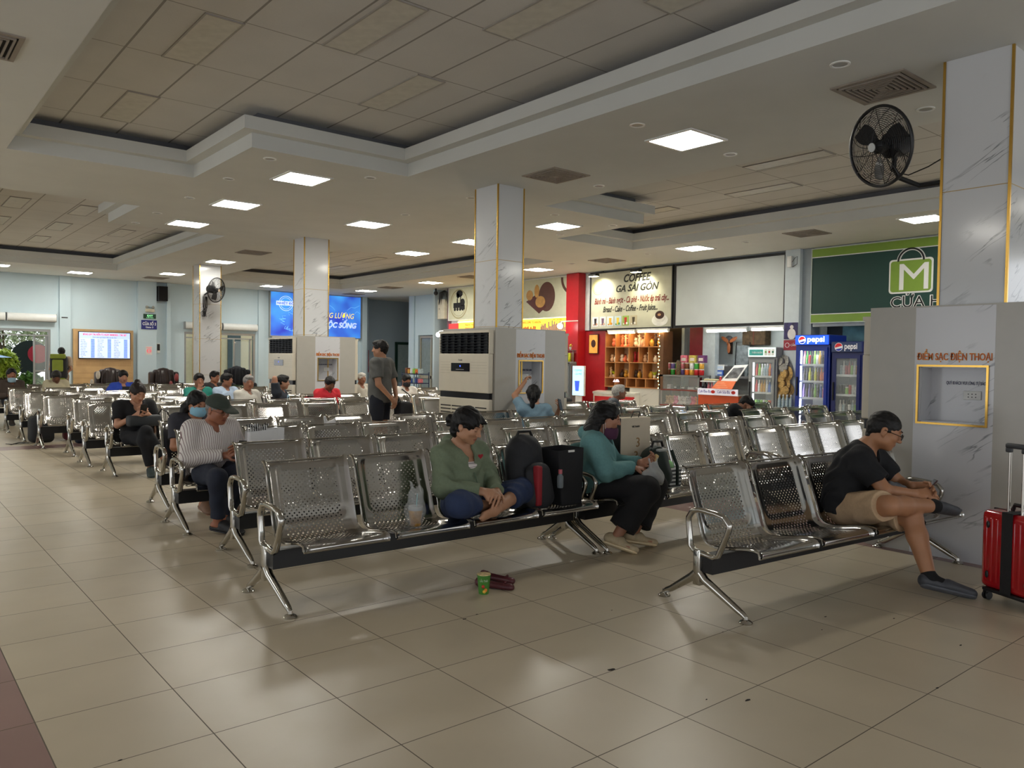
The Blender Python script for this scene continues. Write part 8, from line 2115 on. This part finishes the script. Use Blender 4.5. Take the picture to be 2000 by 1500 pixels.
o = softbag('plastic_bag', 'clear plastic bag round a drink cup on the second seat of the front bench', 'bag', (1.17, 0.74, 0.352), (0.065, 0.055), 0.23, film, 5)
o = thing('drink_cup', 'clear cup of amber iced tea with a straw inside the plastic bag', 'cup', (1.17, 0.74, 0.356)); MB().lathe([(0.030, 0), (0.034, 0.005), (0.044, 0.095), (0.044, 0.10)], seg=18).build('tea', mat('amber_tea', (176, 128, 60), 0.3, var=0.35, scale=40), o, smooth=True, angle=50); MB().lathe([(0.0455, 0.10), (0.046, 0.125), (0.044, 0.127)], seg=18).build('lid', mat('cup_clear', (220, 224, 222), 0.15, alpha=0.5), o, smooth=True); MB().tube([(0.0, 0, 0.02), (0.012, 0.0, 0.2)], 0.003, 6).build('straw', mat('straw_teal', (120, 190, 190), 0.4), o)
softbag('plastic_bag', 'clear plastic bag on the lap of the woman in turquoise', 'bag', (3.12, 0.47, 0.47), (0.095, 0.08), 0.15, mat('milky_film', (206, 210, 210), 0.3, alpha=0.55, var=0.1, bump=0.6, scale=16), 8)
softbag('plastic_bag', 'white tied plastic bag with long handles on a fourth row seat', 'bag', (2.30, 4.16, 0.352), (0.12, 0.09), 0.38, white_film, 2)
o = thing('white_carrier_bag', 'wide white carrier bag with black and white ribbons on a third row seat', 'bag', (1.16, 3.12, 0.352), 0.05)
g = MB(); g.add([(-0.15, -0.08, 0), (0.15, -0.08, 0), (0.15, 0.08, 0), (-0.15, 0.08, 0), (-0.17, -0.06, 0.42), (0.17, -0.05, 0.44), (0.15, 0.05, 0.44), (-0.15, 0.06, 0.42)], [(0,3,2,1), (0,1,5,4), (1,2,6,5), (2,3,7,6), (3,0,4,7)]); g.build('bag_body', white_film, o, bevel=0.02)
g = MB(); rng = random.Random(3)
for k in range(9): x = -0.13+k*0.014; g.tube([(x, 0, 0.38), (x-0.02+0.01*k, 0.01, 0.47+0.02*rng.random()), (x+0.02, 0.0, 0.44)], 0.006, 5)
g.build('ribbons', stripe_material('ribbon_stripe', (230, 230, 230), (30, 30, 30), 0.02, 0.5, 'X'), o)
# cup of instant noodles and shoes under the front bench
o = thing('noodle_cup', 'green and white instant noodle cup standing on the floor before the front bench', 'cup', (1.37, 0.29, 0.0))
MB().lathe([(0.030, 0), (0.031, 0.003), (0.040, 0.108), (0.043, 0.110), (0.043, 0.115)], seg=28).build('cup', mat('cup_green', (70, 130, 50), 0.4, var=0.1), o, smooth=True, angle=40)
MB().lathe([(0.0415, 0.115), (0.0415, 0.119)], seg=28).build('lid', mat('cup_lid_print', (214, 190, 140), 0.4, var=0.4, scale=50), o)
MB().lathe([(0.0335, 0.040), (0.0366, 0.070)], seg=28).build('white_band', mat('cup_white_print', (226, 226, 216), 0.4), o)
g = MB(); ang = [math.atan2(-3.7, -2.8)+a for a in (0.1,)]
def curved(o, s_, m, th, z, sz, w_, r0):
    q = text(o, s_, m, -w_/2, 0, sz, w_, z=0, name='cup_print')
    for v_ in q.data.vertices:
        a = th+v_.co.x/r0; v_.co = (r0*cos(a), r0*sin(a), z+v_.co.y)
    return q
curved(o, 'LẨU THÁI', mat('cup_print_white', (240, 240, 230), 0.4, var=0), math.atan2(-3.7, -2.9), 0.078, 0.018, 0.05, 0.0405)
for k, (a, z) in enumerate(((0.35, 0.028), (-0.1, 0.05), (0.1, 0.02))):
    aa = math.atan2(-3.7, -2.9)+a; MB().ell((0.0345*cos(aa), 0.0345*sin(aa), z), (0.010, 0.010, 0.011)).build('picture_spot', mat('cup_orange_%d' % k, ((226, 130, 40), (200, 60, 40), (230, 180, 60))[k], 0.4, var=0.2), o, smooth=True)
shoe_m = mat('dark_red_leather', (84, 34, 40), 0.45, var=0.1)
for lb, x, y, r in (('dark red flat shoe lying nearer the noodle cup', 1.49, 0.34, 0.55), ('dark red flat shoe lying behind its pair', 1.60, 0.45, 0.35)):
    o = thing('flat_shoe', lb, 'shoe', (x, y, 0.0), r, 'dark red flat shoes')
    Q = SDF((-0.06, -0.16, -0.01), (0.06, 0.14, 0.09), 0.0045)
    Q.cone((0, 0.09, 0.024), (0, -0.10, 0.016), 0.032, 0.030, k=0.02, flat=(1.0, 0.75)); Q.cone((0, 0.10, 0.03), (0, 0.085, 0.045), 0.026, 0.028, k=0.01)
    Q.cone((0, 0.085, 0.05), (0, -0.045, 0.045), 0.026, 0.024, k=0.004, op='sub'); Q.plane((0, 0, 0.002), (0, 0, -1)); sdf_obj('upper', Q, shoe_m, o)
    MB().prism([(0.026*cos(a)+0, 0.0+0.118*sin(a)-0.005) for a in np.linspace(0, 2*pi, 20)[:-1]], 0, 0.006).build('sole', mat('shoe_sole_dark', (40, 26, 24), 0.7), o); MB().tube([(-0.014, -0.072, 0.042), (0, -0.078, 0.048), (0.014, -0.072, 0.042)], 0.005, 6).build('bow', shoe_m, o, smooth=True)
# red suitcase
o = thing('suitcase', 'glossy red hard shell suitcase with a black strap and raised trolley handle', 'suitcase', (3.75, -1.80, 0.0), -1.985)
red_s = mat('glossy_red_shell', (176, 22, 30), 0.15, coat=0.6, var=0.03)
g = MB(); g.rbox(-0.19, 0.19, -0.11, 0.11, 0.075, 0.545, 0.035, 4)
for s_ in (-1, 1):
    for k in range(9):
        x = -0.15+k*0.0375
        if abs(x) > 0.03: g.rbox(x-0.010, x+0.010, min(s_*0.105, s_*0.114), max(s_*0.105, s_*0.114), 0.12, 0.50, 0.004, 2)
g.build('shell', red_s, o, smooth=True, angle=50)
MB().box(-0.1925, 0.1925, -0.007, 0.007, 0.074, 0.5465).build('zip_line', BLACK_PL, o)
for nm, x0, x1 in (('strap', -0.035, 0.035),): MB().box(x0, x1, -0.118, 0.118, 0.070, 0.074).box(x0, x1, -0.120, -0.116, 0.070, 0.550).box(x0, x1, 0.116, 0.120, 0.070, 0.550).box(x0, x1, -0.120, 0.120, 0.547, 0.552).build(nm, mat('black_webbing', (28, 28, 30), 0.7, bump=0.3, scale=200), o)
MB().rbox(-0.16, 0.16, -0.12, 0.12, 0.058, 0.08, 0.008).build('base_frame', BLACK_PL, o)
for sx in (-1, 1):
    for sy in (-1, 1):
        w_ = MB(); cx_, cy_ = sx*0.15, sy*0.085
        w_.rbox(cx_-0.016, cx_+0.016, cy_-0.02, cy_+0.02, 0.04, 0.062, 0.005)
        for q in (-1, 1): w_.lathe([(0.024, -0.006), (0.026, -0.003), (0.026, 0.003), (0.024, 0.006)], (cx_+q*0.011, cy_, 0.026), 18, 'x')
        w_.build('wheel', BLACK_PL, o, smooth=True, angle=40)
        for z in (0.14, 0.46): MB().lathe([(0.013, 0), (0.013, 0.008), (0.009, 0.011)], (sx*0.193-(0.0 if sx > 0 else 0.011), sy*0.06, z), 14, 'x').build('stud', BLACK_PL, o, smooth=True) if sx < 0 else None
for x in (-0.13, 0.13):
    for z in (0.16, 0.46): MB().ell((x, -0.117, z), (0.011, 0.006, 0.022)).build('foot_stud', BLACK_PL, o, smooth=True)
for x in (-0.045, 0.045): MB().tube([(x, -0.06, 0.50), (x, -0.06, 0.93)], 0.0075, 8).build('trolley_tube', CHROME, o, smooth=True)
MB().rbox(-0.07, 0.07, -0.078, -0.042, 0.925, 0.955, 0.010).rbox(-0.07, -0.035, -0.075, -0.045, 0.90, 0.93, 0.008).rbox(0.035, 0.07, -0.075, -0.045, 0.90, 0.93, 0.008).build('trolley_grip', mat('grip_grey', (56, 58, 62), 0.5), o, smooth=True)
MB().tube([(-0.07, 0, 0.55), (-0.055, 0, 0.585), (0.055, 0, 0.585), (0.07, 0, 0.55)], 0.012, 8).build('carry_handle', BLACK_PL, o, smooth=True)
# luggage stowed at the aisle, far left
def duffel(label, x, y, w_, d_, h_, rgb, rot=0.0, name='travel_bag', z=0):
    o = thing(name, label, 'bag', (x, y, z), rot); MB().rbox(-w_/2, w_/2, -d_/2, d_/2, 0, h_, min(h_, d_)*0.25, 4).build('bag_body', mat('bag_%d_%d' % (rgb[0], rgb[2]), rgb, 0.7, bump=0.3, scale=25, var=0.15), o, smooth=True); MB().tube([(-w_*0.3, 0, h_*0.95), (-w_*0.2, 0, h_+0.05), (w_*0.2, 0, h_+0.05), (w_*0.3, 0, h_*0.95)], 0.010, 6).build('handle', BLACK_PL, o, smooth=True); MB().rbox(-w_*0.3, w_*0.3, -d_/2-0.02, -d_/2+0.02, h_*0.15, h_*0.55, 0.015).build('pocket', mat('bag_%d_%d' % (rgb[0], rgb[2]), rgb, 0.7), o, smooth=True); return o
duffel('tall black rucksack standing on the floor at the aisle end of the ninth row', 0.70, 11.0, 0.34, 0.28, 0.42, (26, 28, 32), 0.1, 'rucksack')
duffel('black duffel bag lying between the rucksack and the red bag', 1.75, 11.05, 0.62, 0.30, 0.24, (24, 26, 30))
duffel('dark red bag behind the black rucksack', 1.18, 11.12, 0.30, 0.26, 0.30, (96, 26, 38))
duffel('black bag with a blue top under the ninth row bench', 1.35, 10.55, 0.5, 0.18, 0.16, (30, 36, 52))
o = thing('floor_strap', 'loose black strap lying on the floor beside the rucksack', 'strap', (0.42, 10.8, 0.0)); MB().tube([(0.1, 0.05, 0.02), (-0.02, 0.0, 0.008), (-0.14, 0.02, 0.008), (-0.22, -0.03, 0.02), (-0.16, -0.06, 0.008), (-0.05, -0.04, 0.03), (0.08, 0.0, 0.02)], 0.012, 5, r2=0.004).build('strap', BLACK_PL, o, smooth=True)
duffel('black backpack on the seat beside the grey haired man', 7.15, 5.75, 0.36, 0.24, 0.46, (26, 28, 32), 0.4, 'backpack', 0.375)
# dark specks and chips on the floor tiles
g = MB(); rng = random.Random(12)
for x, y, s_ in ((1.0, -0.02, 0.016), (1.1, 0.0, 0.012), (1.12, -0.99, 0.03), (1.33, -1.56, 0.018), (2.62, -1.2, 0.012), (2.9, -1.45, 0.012), (2.4, -1.3, 0.008), (2.1, -2.0, 0.014), (1.2, -1.45, 0.008), (-0.82, -0.5, 0.010), (1.95, -1.0, 0.007), (1.75, -0.4, 0.007), (2.75, -1.85, 0.012)):
    n = 6; g.prism([(x+s_*(0.6+0.6*rng.random())*cos(2*pi*k/n), y+s_*0.4*(0.6+0.6*rng.random())*sin(2*pi*k/n)) for k in range(n)], 0.0003, 0.0012)
o = g.build('floor_chips', mat('dark_grime', (38, 32, 28), 0.9), None); tag(o, 'small dark chips and specks scattered on the nearest floor tiles', 'dirt', kind='stuff')
# bench row by the freezer with white mesh seats
bench(6.66, 5.15, 'steel bench under the grey-haired man, beyond the right end of the middle kiosk', 3)
